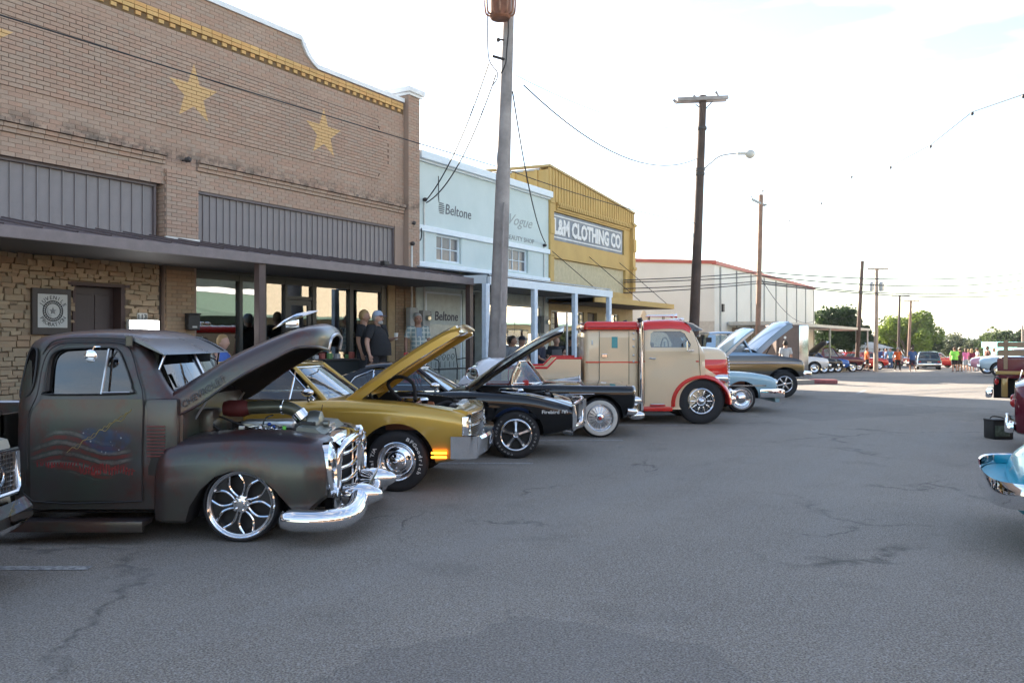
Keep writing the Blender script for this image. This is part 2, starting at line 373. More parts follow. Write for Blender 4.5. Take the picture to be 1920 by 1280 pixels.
# ================================================================ brick building
def brickmat(name, base, var, joint=False, stars=(), stain=.0, rough=.85):
    b = NB(name); p = b.pos(); g = b.n('NewGeometry'); oi = b.n('ObjectInfo')
    r = b.math('FRACT', b.math('ADD', g.outputs['Random Per Island'], b.math('MULTIPLY', oi.outputs['Random'], 7.31)))
    cr_ = b.n('ValToRGB'); b.l(r, cr_.inputs[0]); e = cr_.color_ramp.elements
    e[0].color = (*[c*(1-var) for c in base],1); e[1].color = (*[min(1,c*(1+var)) for c in base],1)
    for pos_, col in ((.3,(base[0]*1.03,base[1]*.93,base[2]*.9)),(.55,base),(.8,(base[0]*.95,base[1]*1.02,base[2]*1.05))):
        x = e.new(pos_); x.color = (*col,1)
    c = b.mix(b.math('MULTIPLY', b.ramp(b.noise(.8,5,.6,p),.35,.75), .35), cr_.outputs[0], tuple(k*.72 for k in base))
    c = b.mix(b.math('MULTIPLY', b.ramp(b.noise(55,3,.6,p),.4,.8), .28), c, tuple(k*.55 for k in base))
    if stain:
        z = b.sep(p)[2]; band = b.math('MULTIPLY', b.ramp(z, 4.98, 5.02), b.ramp(z, 5.05, 5.3, (1,1,1), (0,0,0))) if False else None
        mz = b.n('MapRange'); b.l(z, mz.inputs[0]); mz.inputs[1].default_value = 4.9; mz.inputs[2].default_value = 5.22; mz.inputs[3].default_value = 1; mz.inputs[4].default_value = 0
        lo = b.n('MapRange'); b.l(z, lo.inputs[0]); lo.inputs[1].default_value = 4.84; lo.inputs[2].default_value = 4.92
        k = b.math('MULTIPLY', b.math('MULTIPLY', mz.outputs[0], lo.outputs[0]), b.ramp(b.noise(4.5,5,.7,p),.42,.6)); c = b.mix(b.math('MULTIPLY', k, stain), c, (.035,.03,.028))
    if stars:
        dn = b.n('VectorMath', operation='DOT_PRODUCT'); b.l(p, dn.inputs[0]); dn.inputs[1].default_value = tuple(DV); sx_, sz_ = dn.outputs['Value'], b.sep(p)[2]
        tot = None
        for (cs, cz, R_) in stars:
            u = b.math('SUBTRACT', sx_, cs); v = b.math('SUBTRACT', sz_, cz)
            rho = b.math('SQRT', b.math('ADD', b.math('MULTIPLY', u, u), b.math('MULTIPLY', v, v)))
            an = b.math('ARCTAN2', u, v); ph = b.math('PINGPONG', an, PI/5); ir = R_*.40
            nx_, ny_ = ir*math.sin(PI/5), R_-ir*math.cos(PI/5); cc = R_*ir*math.sin(PI/5)
            e_ = b.math('ADD', b.math('MULTIPLY', b.math('MULTIPLY', rho, b.math('COSINE', ph)), nx_), b.math('MULTIPLY', b.math('MULTIPLY', rho, b.math('SINE', ph)), ny_))
            k = b.math('LESS_THAN', e_, cc); tot = k if tot is None else b.math('MAXIMUM', tot, k)
        wear = b.math('MULTIPLY_ADD', b.ramp(b.noise(30,4,.7,p),.2,.5), .25, .72)
        c = b.mix(b.math('MULTIPLY', tot, wear), c, (.60,.39,.18))
    b.set(Base_Color=c, Roughness=rough); b.bump(b.noise(45,3,.6,p), .35, .006); return b.m
STARS = [(10.57,6.16,.56),(14.0,6.15,.56),(6.75,6.10,.56),(3.0,6.16,.56)]
BR = brickmat('brown_brick', (.40,.285,.218), .08, stars=STARS, stain=.75)
MORT = brickmat('brick_mortar', (.335,.25,.20), .03, stars=STARS, stain=.75)
BR2 = brickmat('tan_brick', (.36,.25,.155), .16); MO2 = plain('tan_mortar', (.20,.145,.10), .9)
YB = brickmat('yellow_brick', (.62,.38,.15), .14)
WHITE = plain('white_metal_trim', (.72,.74,.76), .45, 0, .06)
BROWNM = plain('brown_metal', (.12,.095,.098), .5, 0, .15); PANELM = plain('grey_brown_panel', (.205,.182,.185), .45, 0, .10, 2.5); DARKM = plain('dark_metal', (.035,.03,.03), .5)
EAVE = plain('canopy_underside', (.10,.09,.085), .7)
BB = thing('brick_building', 'long brown brick building with yellow painted stars and a curved white capped parapet', 'building', tuple(FM @ Vector((11, 1.0, 0))), TH)
def bp(name, mb, mat, root=BB, **k): return part(name, mb, mat, root, M=FM, **k)
def ptop(s):                                                  # parapet outline
    if s <= 13.32: return 7.98
    if s >= 13.82: return 7.50
    return [7.98, 7.89, 7.71, 7.60, 7.53, 7.50][min(5, int((s-13.32)/.1))]
# backing wall with its mortar face
pts = [(-14,.4),(-14,7.98),(13.30,7.98),(13.36,7.86),(13.48,7.70),(13.62,7.59),(13.80,7.50),(16.86,7.50),(16.86,.4)]
wall = MB()
up = [(-14,4.42),(-14,7.98)]+pts[2:8]+[(16.86,4.42)]
wall.prism(up, .004, .45); wall.bb(-14,16.86,.30,.45,.4,4.42)
wall.bb(9.95,10.64,-.05,.30,3.0,4.42).bb(9.95,10.64,.0,.30,.4,3.0); wall.bb(16.52,16.86,.0,.3,.4,4.42)
wall.bb(17.30,17.37,.02,9,.4,6.4); wall.bb(-14,17.3,8.8,9,.4,6.4)
bp('wall', wall, MORT)
bp('roof', MB().bb(-14,17.3,.46,8.8,6.3,6.4), plain('roof_gravel',(.2,.19,.18),.9))
bl, bh, bt = .213, .070, .004
me_br = mesh_of(MB().bb(0,bl-.009,-.004,.03,0,bh-.010), 'brick', BR)
def brick_grid(s0, s1, z0, z1, keep):
    out = []; j0 = int(round(z0/bh))
    j = j0
    while j*bh+bh <= z1+.02:
        x = s0 + (0 if j % 2 else -bl/2)
        while x < s1-.02:
            a, c = max(x, s0), min(x+bl, s1)
            if c-a > .03 and keep((a+c)/2, j*bh+bh/2): out.append((a, j*bh, c-a))
            x += bl
        j += 1
    return out
LED = (4.76, 4.99)
def keep_main(s, z):
    if z > ptop(s)-.03: return False
    if 7.22 < z < 7.47: return False
    if s > 16.84: return False
    if z < LED[1] and not (9.95 < s < 10.64): return z < LED[0] and z > 4.42
    return True
g = brick_grid(2.0, 16.86, 4.40, 7.98, keep_main)
def inner(s, z):                                              # the flat panel with curved corners that stands proud
    if not (5.47 < z < 6.86) or s > 16.23: return False
    if s > 15.85:
        k = (s-15.85)/.38; return 5.47+.40*math.sqrt(max(0,1-(1-k)**2)) < z < 6.86-.42*math.sqrt(max(0,1-(1-k)**2)) if False else (5.47+.38*k**.6 < z < 6.86-.42*k**.6)
    return True
def visd(b_):
    P_ = FM @ Vector((b_[0], 0, b_[1])); r = (P_.x/P_.y)
    return P_.length + (50 if abs(r) > .62 or (H-b_[1])/P_.y*F+HY < -12 else 0)
g.sort(key=visd)
rest = MB()
for i, (s, z, w) in enumerate(g):
    o_ = random.uniform(-.002,.0025) - (.018 if inner(s+w/2, z+.03) else 0)
    if i < 300 and w > bl-.02:
        inst('brick', me_br, FM @ Matrix.Translation((s, o_, z)), BB)
    else: rest.bb(s+.0045, s+w-.0045, -.004+o_, .03, z+.002, z+bh-.008)
bp('brickwork', rest, BR, kind='stuff', fix=False)
# thin dark tube, its colour standing in for shadow round the proud panel
outl = [(-14,6.86),(15.85,6.86),(15.87,6.72),(15.96,6.58),(16.10,6.47),(16.24,6.42),(16.24,5.86),(16.10,5.80),(15.98,5.70),(15.90,5.58),(15.86,5.47),(-14,5.47)]
bp('panel_shadow_line', MB().tube([(a,-.006,z) for a,z in outl], .013, 4), plain('painted_shadow_line',(.12,.075,.06),.9), smooth=None)
# ledge courses over the openings
for (s0, s1) in ((2.0, 9.95), (10.64, 16.84)):
    for k, (z, out) in enumerate(((4.765,.035),(4.835,.07),(4.905,.11))):
        x = s0; mm = MB()
        while x < s1-.05:
            w = min(bl, s1-x); mm.bb(x+.004, x+w-.005, -out-random.uniform(0,.006), .02, z, z+bh-.010); x += bl
        bp('ledge_course', mm, BR, kind='stuff', fix=False)
    bp('ledge_core', MB().bb(s0, s1, -.03, .02, 4.765, 4.97), MORT)
# yellow corbel band
mey = mesh_of(MB().bb(0,.222,-.035,.02,0,.066), 'yellow_brick', YB); meh = mesh_of(MB().bb(0,.105,-.022,.02,0,.066), 'yellow_brick_half', YB)
bp('corbel_core', MB().bb(4,16.84,.0,.02,7.2,7.47), plain('corbel_joint',(.16,.10,.05),.9))
x = 5.6
while x < 16.72:
    for k in range(3):
        M_ = FM @ Matrix.Translation((x+random.uniform(-.003,.003), random.uniform(-.008,0), 7.245+.075*(k)-(0 if k else .005)))
        if k: inst('yellow_brick', mey, M_, BB)
        else: inst('yellow_brick', meh, M_ @ Matrix.Translation((.02,0,0)), BB)
    x += .2335
# end pier with its white cap, middle pier
pier = MB().bb(16.87,17.33,-.13,.45,3.2,7.70); bp('end_pier', pier, MORT)
def courses(s0, s1, y0, z0, z1, root, mat, nm, deep=.014, skin=.013, side=None):
    mm = MB(); z = z0; j = 0
    while z+bh <= z1+.01:
        x = s0-(bl/2 if j % 2 else 0)
        while x < s1-.02:
            a, c = max(x,s0), min(x+bl,s1)
            if c-a > .03: mm.bb(a+.004, c-.004, y0-deep+random.uniform(-.003,.003), y0+.02, z+.003, z+bh-.006)
            x += bl
        if side: mm.bb(s0-skin, s0+.02, y0+.004+(.06 if j%2 else 0), side-.004, z+.003, z+bh-.006)
        z += bh; j += 1
    return bp(nm, mm, mat, root, kind='stuff', fix=False)
courses(16.87, 17.33, -.13, 3.2, 7.68, BB, BR, 'pier_brickwork', side=.0)
courses(9.95, 10.64, -.05, 3.50, 4.75, BB, BR, 'pier_brickwork', side=.28)
cap = MB().cbox((17.10,.28,7.82),(.66,1.05,.13),.02).cbox((17.10,.28,7.73),(.54,.95,.08),.01)
bp('pier_cap', cap, WHITE, smooth=40)
cop = MB(); o2 = [(-14,7.98),(13.30,7.98),(13.36,7.86),(13.48,7.70),(13.62,7.59),(13.80,7.50),(16.84,7.50)]
def offs(p, d):
    out = []
    for i, (a, z) in enumerate(p):
        a0, z0 = p[max(0,i-1)]; a1, z1 = p[min(len(p)-1,i+1)]; t = Vector((a1-a0, z1-z0)).normalized(); out.append((a-t.y*d, z+t.x*d))
    return out
o3 = [(a, b_) for a, b_ in offs(o2, .10)]
for (a, b_), (c, d_), (e_, f_), (g_, h_) in zip(o2, o2[1:], o3[1:], o3): cop.prism([(a,b_),(c,d_),(e_,f_),(g_,h_)], -.05, .48)
bp('parapet_coping', cop, WHITE)
# ribbed metal panels in recesses
def panels(s0, s1, z0, z1, y, n, root, mat, nm='panel'):
    w = (s1-s0)/n; me = mesh_of(MB().bb(.012,w-.012,-.010,.02,z0,z1).bb(w-.012,w+.010,-.035,.02,z0,z1), nm, mat)
    for i in range(n): inst(nm, me, FM @ Matrix.Translation((s0+i*w, y, 0)), root)
panels(2.1, 9.83, 3.40, 4.36, .16, 37, BB, PANELM); panels(10.70, 16.50, 3.40, 4.37, .10, 36, BB, PANELM)
for (a, c, y) in ((2.1, 9.85, .15), (10.66, 16.53, .09)):
    f = MB().bb(a, c, y-.07, y+.03, 4.36, 4.42).bb(a-.02, a+.02, y-.06, y+.03, 3.4, 4.36).bb(c-.04, c, y-.06, y+.03, 3.4, 4.36); bp('panel_frame', f, BROWNM)
# canopy
CAN = MB(); n_ = 46
for i in range(n_):
    a = -6+23.3*i/n_; c = -6+23.3*(i+1)/n_; CAN.prism([(-1.80,3.12),(-1.80,3.135),(.0,3.47),(.0,3.455)], a, c-.012, 'yz'); CAN.prism([(-1.84,3.155),(-1.80,3.16),(.05,3.50),(.05,3.45),(-1.8,3.12)], c-.03, c-.005, 'yz')
bp('canopy_roof', CAN, BROWNM, fix=False)
bp('canopy_fascia', MB().cbox((5.65,-1.82,3.05),(23.3,.05,.165),.01), plain('canopy_fascia_paint', (.20,.165,.165), .5))
bp('canopy_fascia', MB().bb(17.28,17.33,-1.8,.0,2.98,3.12), BROWNM)
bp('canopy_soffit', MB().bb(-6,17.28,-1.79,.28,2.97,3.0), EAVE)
for s in (10.57, 17.2, 3.9, -2.5): bp('canopy_post', MB().cbox((s,-1.72,(SW+2.98)/2),(.15,.13,2.98-SW),.012), plain('post_brown',(.085,.055,.05),.5))
bp('wall_coping_strip', MB().bb(9.93,10.66,-.08,-.03,3.44,3.49), plain('pale_stucco',(.62,.60,.57),.8))
# lower left: rubble stone wall
LOW = thing('stone_shopfront', 'rubble stone ground floor wall with a dark brown door under the brown canopy', 'wall', tuple(FM @ Vector((7, .1, 0))), TH)
DS = (8.27, 9.16)
st = MB().bb(-6,DS[0],.03,.29,.4,2.96).bb(DS[1],9.86,.03,.29,.4,2.96).bb(DS[0],DS[1],.03,.29,2.57,2.96)
bp('wall_core', st, plain('stone_mortar',(.17,.125,.085),.95), LOW)
STN = brickmat('rubble_stone', (.36,.27,.175), .26)
sms = []
for k in range(9):
    bm = bmesh.new(); bmesh.ops.create_cube(bm, size=1)
    for v in bm.verts: v.co = Vector((v.co.x, v.co.y*.06, v.co.z))+Vector((random.uniform(-.09,.09), random.uniform(-.008,.008), random.uniform(-.12,.12)))
    bmesh.ops.bevel(bm, geom=bm.edges[:], offset=.05, segments=1, affect='EDGES'); me = bpy.data.meshes.new('stone'); bm.to_mesh(me); bm.free(); me.materials.append(STN); sms.append(me)
z = .52; cnt = 0; extra = MB(); stl = []
while z < 2.93:
    hh = random.choice((.05,.065,.08,.10)); hh = min(hh, 2.95-z+.02); x = 5.2
    while x < 9.84:
        w = random.uniform(.10,.30)
        if x+w > 9.84: w = 9.84-x
        c = x+w/2; zc = z+hh/2+random.uniform(-.012,.012)
        if w > .05 and not (DS[0]-.02 < c < DS[1]+.02 and zc < 2.56): 
            if x < DS[0] < x+w and zc < 2.56: w = DS[0]-x; c = x+w/2
            if x < DS[1] < x+w and zc < 2.56: w = x+w-DS[1]; x = DS[1]; c = x+w/2
            stl.append((c, zc, w, hh))
        x += w
    z += hh
stl.sort(key=lambda t: (t[1] < 1.7, t[0] < 6.9))
for i, (c, zc, w, hh) in enumerate(stl):
    if w < .03: continue
    M_ = FM @ Matrix.Translation((c, .02, zc)) @ Matrix.Rotation(random.uniform(-.06,.06),4,'Y') @ Matrix.Diagonal((w*.98, 1, hh*1.02, 1))
    if i < 290: inst('stone', random.choice(sms), M_, LOW)
    else: extra.xf(ID); extra.bb(c-w*.46, c+w*.46, -.01, .03, zc-hh*.44, zc+hh*.44)
if extra.v: bp('stonework', extra, STN, LOW, kind='stuff', fix=False)
dmat = plain('brown_door_paint', (.045,.028,.026), .45)
dl = bp('door', MB().cbox((8.69,.22,1.5),(.80,.05,2.06),.01), dmat, LOW)
for (a, z0, z1) in ((8.5,.7,1.35),(8.88,.7,1.35),(8.5,1.5,2.4),(8.88,1.5,2.4)): part('door_panel', MB().cbox((a,.192,(z0+z1)/2),(.28,.02,z1-z0),.008), dmat, dl, M=FM)
part('handle', MB().ball((9.0,.16,1.5),.035), SATIN, dl, M=FM, smooth=60)
bp('door_frame', MB().bb(8.24,8.29,.0,.28,.48,2.57).bb(9.10,9.18,.0,.28,.48,2.57).bb(8.15,9.25,-.02,.28,2.53,2.58), plain('door_frame_brown',(.07,.04,.035),.6), LOW)
# pier between stone wall and shop window
pr = MB().bb(9.96,10.57,-.03,.29,.4,2.96); bp('pier', pr, MO2, LOW)
courses(9.97, 10.57, -.03, .52, 2.94, LOW, BR2, 'tan_brickwork', side=.26)
bp('recess_strip', MB().bb(9.86,9.955,.10,.29,.4,2.96), plain('recess_brown',(.07,.05,.04),.8), LOW)
# signs on the stone wall
def fit(txt, x0, x1, z0, z1, y, ext=.006, shear=0, bold=0, spacing=1.0):
    m = text_mb(txt, 1, ext, shear=shear, bold=bold, spacing=spacing)
    a0 = min(v.x for v in m.v); a1 = max(v.x for v in m.v); b0 = min(v.z for v in m.v); b1 = max(v.z for v in m.v)
    for v in m.v: v.x = x0+(v.x-a0)/(a1-a0)*(x1-x0); v.z = z0+(v.z-b0)/(b1-b0)*(z1-z0); v.y = y+v.y
    return m
INK = plain('black_ink', (.02,.02,.02), .6); PAPER = plain('white_sign_board', (.50,.50,.47), .5, 0, .04)
sg = thing('juvenile_probation_sign', 'framed white square sign reading Juvenile Probation round a seal on the stone wall', 'sign', tuple(FM @ Vector((7.85,-.03,1.7))), TH)
bp('frame', MB().cbox((7.85,-.05,2.09),(.62,.06,.72),.01), plain('sign_frame',(.035,.025,.02),.45), sg)
bp('board', MB().cbox((7.855,-.085,2.10),(.475,.012,.52),.003), PAPER, sg)
cx_, cz_ = 7.855, 2.10
lt = arc_text('JUVENILE', .185, math.radians(150), -math.radians(120/7), .085, (cx_,-.094,cz_-.005)).join(arc_text('PROBATION', .235, math.radians(212), math.radians(116/8), .085, (cx_,-.094,cz_-.005), flip=True))
bp('lettering', lt, INK, sg)
def ring(r0, r1, y, c, n=40): return MB().lathe([(r0,y),(r0,y-.004),(r1,y-.004),(r1,y),(r0,y)], c, n)
sl_ = MB().join(ring(.150,.165,0,(cx_,-.0925,cz_))).join(ring(.112,.125,0,(cx_,-.0925,cz_)))
for k in range(26):
    a = 2*PI*k/26; sl_.box((cx_+.138*math.cos(a),-.095,cz_+.138*math.sin(a)),(.014,.004,.020),ry=-a+PI/2)
bp('seal_ring', sl_, INK, sg)
star = []; 
for k in range(10): star.append((cx_+(.06 if k%2==0 else .024)*math.sin(k*PI/5), cz_+(.06 if k%2==0 else .024)*math.cos(k*PI/5)))
em = MB().prism(star, -.098, -.0925)
for k in range(8): em.box((cx_-.088*math.cos(k*.24-.5+0),-.095,cz_-.088*math.sin(k*.24-.5)),(.02,.004,.007),ry=k*.3)
bp('seal_emblem', em, plain('grey_ink',(.2,.2,.2),.6), sg)
n3 = thing('house_number_plate', 'small white plate with number 113 beside the brown door', 'number plate', tuple(FM @ Vector((9.5,-.02,2.0))), TH)
bp('plate', MB().cbox((9.49,-.02,2.05),(.20,.015,.125),.004), PAPER, n3); bp('number', fit('113', 9.41, 9.57, 2.01, 2.09, -.031, bold=.01), INK, n3)
ls = thing('added_glow_box', 'white box with an added glow low on the stone wall behind the old truck', 'sign', tuple(FM @ Vector((9.47,-.03,1.6))), TH)
bp('housing', MB().cbox((9.47,-.06,1.80),(.60,.10,.40),.04), PAPER, ls); bp('face', MB().cbox((9.47,-.115,1.80),(.56,.015,.36),.007), emit('added_glow_face', (1,.99,.98), 3.0), ls)  # added glow stands for a bright sunlit patch; no lamp known here
mbx = thing('wall_mailbox', 'black metal mailbox on the tan brick pier beside the shop window', 'mailbox', tuple(FM @ Vector((10.47,-.05,1.8))), TH)
bp('box', MB().cbox((10.45,-.13,1.98),(.24,.12,.30),.015), BLACK, mbx); bp('lid', MB().cbox((10.45,-.145,2.12),(.25,.15,.03),.01), BLACK, mbx); bp('label', MB().bb(10.40,10.50,-.195,-.192,1.87,1.90), PAPER, mbx)
# ================================================================ shopfront with dark frames
FR = plain('black_window_frame', (.018,.02,.02), .35); SHOPG = glassmat('shop_glass', (.55,.75,.68), 2.4, .55)
shop = thing('shopfront', 'dark framed shop window front with glass panes and a door under the brown canopy', 'shopfront', tuple(FM @ Vector((13.5,.1,SW))), TH)
bays = [(10.66,11.70),(11.78,12.30),(12.40,12.92),(12.98,13.72),(13.84,14.92),(15.04,16.05)]
fm = MB().bb(10.60,16.50,.05,.16,2.80,3.0).bb(10.60,16.25,.05,.16,SW,.85)
for (a, c) in ((10.60,10.66),(11.70,11.78),(12.30,12.40),(12.92,12.98),(13.72,13.84),(14.92,15.04),(16.05,16.25)): fm.bb(a, c, .04, .17, .48, 2.9)
fm.bb(12.98,13.72,.05,.15,2.50,2.57)
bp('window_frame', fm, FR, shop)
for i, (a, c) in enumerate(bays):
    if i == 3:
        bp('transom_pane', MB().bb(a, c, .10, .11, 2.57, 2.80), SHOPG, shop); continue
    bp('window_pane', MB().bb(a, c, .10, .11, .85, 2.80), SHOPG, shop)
dr = bp('shop_door', MB().bb(13.0,13.10,.06,.12,SW+.02,2.49).bb(13.60,13.70,.06,.12,SW+.02,2.49).bb(13.1,13.6,.06,.12,2.38,2.49).bb(13.1,13.6,.06,.12,SW+.02,.75), FR, shop)
part('glass_pane', MB().bb(13.1,13.6,.085,.095,.75,2.38), SHOPG, dr, M=FM); part('handle', MB().tube([(13.15,.05,1.3),(13.15,.0,1.3),(13.15,.0,1.7),(13.15,.05,1.7)],.012,6), SATIN, dr, M=FM)
bp('header', MB().bb(10.57,16.52,.03,.2,2.93,3.0), FR, shop)
# dim room behind the glass with a few things
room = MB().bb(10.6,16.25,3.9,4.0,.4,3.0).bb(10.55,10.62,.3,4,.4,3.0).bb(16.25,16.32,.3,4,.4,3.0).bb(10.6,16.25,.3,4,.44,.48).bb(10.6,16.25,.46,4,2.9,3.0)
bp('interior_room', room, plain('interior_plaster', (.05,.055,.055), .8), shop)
sgn = thing('red_open_sign', 'red and white sign reading Open inside the dark shop window', 'sign', tuple(FM @ Vector((12.03,.2,1.9))), TH)
bp('board', MB().cbox((12.03,.14,1.98),(.42,.02,.40),.005), plain('sign_red',(.45,.04,.05),.5), sgn); bp('lettering', fit('OPEN', 11.87, 12.19, 1.90, 2.02, .127, bold=.02), PAPER, sgn)
tp = bp('tan_pier', MB().bb(16.26,16.52,.0,.30,.4,3.0), plain('tan_paint', (.42,.30,.17), .8), shop)
courses(16.53, 16.86, -.0, .52, 2.94, LOW, BR2, 'tan_brickwork')
bp('pier_core', MB().bb(16.52,17.30,-.005,.30,.4,3.0), MO2, LOW); courses(16.88, 17.30, -.02, .52, 2.94, LOW, BR2, 'tan_brickwork')
# conduits, meters, insulators
GREYP = plain('grey_box_paint', (.33,.34,.34), .5); 
def conduit(name, label, s, z0, z1, boxz, off):
    r = thing(name, label, 'conduit', tuple(FM @ Vector((s, -off, boxz))), TH)
    bp('pipe', MB().tube([(s,-off-.03,z0),(s,-off-.03,z1)], .025, 8), plain('pale_pipe',(.6,.6,.58),.5), r, smooth=50)
    bp('weatherhead', MB().ball((s,-off-.05,z1+.03),.055,8,(1,1.3,1)), DARKM, r, smooth=60)
    bp('meter_box', MB().cbox((s-.06,-off-.08,boxz-.28),(.30,.14,.55),.01), GREYP, r)
    bp('meter', MB().lathe([(.0,-.09),(.07,-.09),(.075,-.0)], (s-.04,-off-.14,boxz-.2), 14), CLEAR, r, smooth=40); return r
conduit('service_conduit','pale conduit with grey meter box on the brown brick end pier',16.98,2.3,4.0,2.45,.13)
conduit('service_conduit','thin conduit with grey meter box at the left end of the mint wall',17.68,2.3,5.2,2.40,.0)
for (s, z, lab) in ((10.33,4.90,'small dark insulator on the ledge between the two grey metal panels'),(17.05,4.55,'small dark insulator on the brick end pier near the mint wall')):
    r = part('wall_insulator', MB().tube([(s,.0,z),(s,-.14,z)],.015,6).lathe([(0,-.12),(.05,-.12),(.03,-.16),(.055,-.18),(.03,-.22),(0,-.22)], (s,0,z), 10), DARKM, M=FM, smooth=40); tag(r, lab, 'insulator')
tag(part('floodlight', MB().cbox((13.95,-1.75,3.24),(.16,.12,.09),.01), DARKM, M=FM), 'small dark lamp on top of the brown canopy edge', 'lamp')

# ================================================================ mint building
MINT = NB('mint_stucco'); p_ = MINT.pos(); MINT.set(Base_Color=MINT.mix(MINT.ramp(MINT.noise(1.1,6,.6,p_),.3,.75), (.50,.59,.59), (.58,.66,.66)), Roughness=.85); MINT.bump(MINT.noise(60,3,.6,p_), .3, .005); MINT = MINT.m
TRIMW = plain('pale_blue_white_trim', (.68,.76,.82), .6, 0, .04)
MT = thing('mint_building', 'pale mint stucco building with white cornice, two small paned windows and shop lettering', 'building', tuple(FM @ Vector((21, 1, 0))), TH)
def mp_(n, m, mat, **k): return bp(n, m, mat, MT, **k)
W1 = (18.25,19.42,3.72,4.42); W2 = (21.95,23.15,3.72,4.42); A, Z = 17.38, 24.5
w = MB().bb(A,Z,0,.3,4.42,6.24).bb(A,W1[0],0,.3,3.0,4.42).bb(W1[1],W2[0],0,.3,3.0,4.42).bb(W2[1],Z,0,.3,3.0,4.42).bb(W1[0],W1[1],0,.3,3.0,3.72).bb(W2[0],W2[1],0,.3,3.0,3.72)
w.bb(A,A+.2,.3,10,.4,6.2).bb(Z-.2,Z,.3,10,.4,6.2).bb(A,Z,9.8,10,.4,6.2); mp_('wall', w, MINT); mp_('roof', MB().bb(A+.2,Z-.2,.3,9.8,5.8,5.9), plain('roof_gravel',(.2,.2,.2),.9))
mp_('cornice', MB().cbox(((A+Z)/2,-.03,6.34),(Z-A,.30,.20),.02).cbox(((A+Z)/2,.0,6.22),(Z-A-.01,.16,.06),.01), TRIMW)
mp_('band_moulding', MB().cbox(((A+Z)/2,-.03,4.50),(Z-A-.02,.09,.15),.015), TRIMW); mp_('base_moulding', MB().cbox(((A+Z)/2,-.03,3.58),(Z-A-.02,.09,.14),.015), TRIMW)
for (a, c, z0, z1) in (W1, W2):
    fr = mp_('window', MB().bb(a,a+.05,.08,.16,z0,z1).bb(c-.05,c,.08,.16,z0,z1).bb(a,c,.07,.15,z1-.05,z1).bb(a,c,.07,.15,z0,z0+.05), TRIMW)
    mu = MB(); w3 = (c-a)/3
    for k in (1,2): mu.bb(a+w3*k-.013,a+w3*k+.013,.10,.14,z0+.05,z1-.05)
    mu.bb(a+.05,c-.05,.105,.135,(z0+z1)/2-.013,(z0+z1)/2+.013); part('muntin', mu, TRIMW, fr, M=FM)
    for k in range(3):
        for j in range(2): part('pane', MB().bb(a+w3*k+.02,a+w3*(k+1)-.02,.12,.125,z0+.03+j*(z1-z0)/2,z0+(j+1)*(z1-z0)/2-.02), plain('dark_grey_glass',(.13,.13,.14),.18,0,.1), fr, M=FM)
    mp_('window_reveal', MB().bb(a,c,.2,.3,z0,z1), DARKM)
LET = plain('grey_lettering', (.10,.11,.13), .6)
def logo(cx, cz, r, y, root, mat):
    m = MB()
    for k in range(6):
        z = cz+r*(.8-.32*k); hw = r*.85*math.sqrt(max(.05,1-((z-cz)/(r*1.15))**2)); m.bb(cx-hw,cx+hw*.9,y-.004,y,z-r*.085,z+r*.085)
    return bp('logo_emblem', m, mat, root)
mp_('beltone_lettering', fit('Beltone', 18.66, 19.90, 4.99, 5.26, -.008, shear=.12), LET); logo(18.48, 5.12, .16, -.006, MT, LET)
mp_('vogue_lettering', fit('Vogue', 22.0, 23.42, 5.02, 5.44, -.006, shear=.5), plain('pale_script',(.30,.34,.35),.6)); mp_('beauty_shop_lettering', fit('BEAUTY SHOP', 21.85, 23.52, 4.66, 4.80, -.006), plain('mid_grey_lettering',(.22,.24,.25),.6))
# ground floor
LG = plain('pale_mint_siding', (.52,.58,.56), .7); 
gf = MB().bb(A,17.75,0,.3,.4,3.0).bb(17.75,19.50,.06,.3,.4,3.0).bb(19.50,19.78,.0,.3,.4,3.0).bb(19.78,20.55,.35,.5,2.45,3.0).bb(20.55,20.75,0,.3,.4,3.0).bb(20.75,Z,0,.3,.4,1.25).bb(20.75,Z,0,.3,2.72,3.0).bb(Z-.42,Z,0,.3,1.25,2.72)
mp_('ground_floor_wall', gf, LG)
pd = mp_('entrance_panel', MB().bb(17.86,19.42,.035,.06,SW,2.85), plain('pale_grey_green_board', (.47,.52,.50), .6))
part('board_frame', MB().bb(17.80,17.86,.02,.06,SW,2.9).bb(19.42,19.48,.02,.06,SW,2.9).bb(17.80,19.48,.02,.06,2.85,2.90), TRIMW, pd, M=FM)
part('lower_siding', MB().bb(17.9,19.38,.02,.034,SW,2.05), plain('reflective_grey_board',(.42,.47,.45),.25), pd, M=FM)
part('door_lettering', fit('Beltone', 18.22, 19.30, 2.16, 2.40, .028, shear=.12, bold=.012), plain('navy_lettering',(.03,.03,.06),.5), pd, M=FM)
lg = MB()
for k in range(6): lg.bb(18.0-.09+.012*abs(k-2.5),18.0+.09-.012*abs(k-2.5),.026,.034,2.16+.04*k,2.18+.04*k)
part('door_logo', lg, plain('navy_lettering',(.03,.03,.06),.5), pd, M=FM)
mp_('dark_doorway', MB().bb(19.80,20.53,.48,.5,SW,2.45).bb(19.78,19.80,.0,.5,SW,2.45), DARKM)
big = mp_('large_window', MB().bb(20.78,20.84,.03,.12,1.25,2.72).bb(Z-.48,Z-.42,.03,.12,1.25,2.72).bb(20.78,Z-.42,.03,.12,2.66,2.72).bb(20.78,Z-.42,.03,.12,1.25,1.30), TRIMW)
MIRG = glassmat('bright_shop_glass', (.25,.3,.3), 9.0, .25)
part('pane', MB().bb(20.84,22.4,.07,.08,1.3,2.66), MIRG, big, M=FM); part('pane', MB().bb(22.42,Z-.48,.07,.08,1.3,2.66), MIRG, big, M=FM)
mp_('interior_panel', MB().bb(20.75,Z-.4,.9,.95,.4,3.0), plain('dim_interior',(.05,.05,.05),.8))
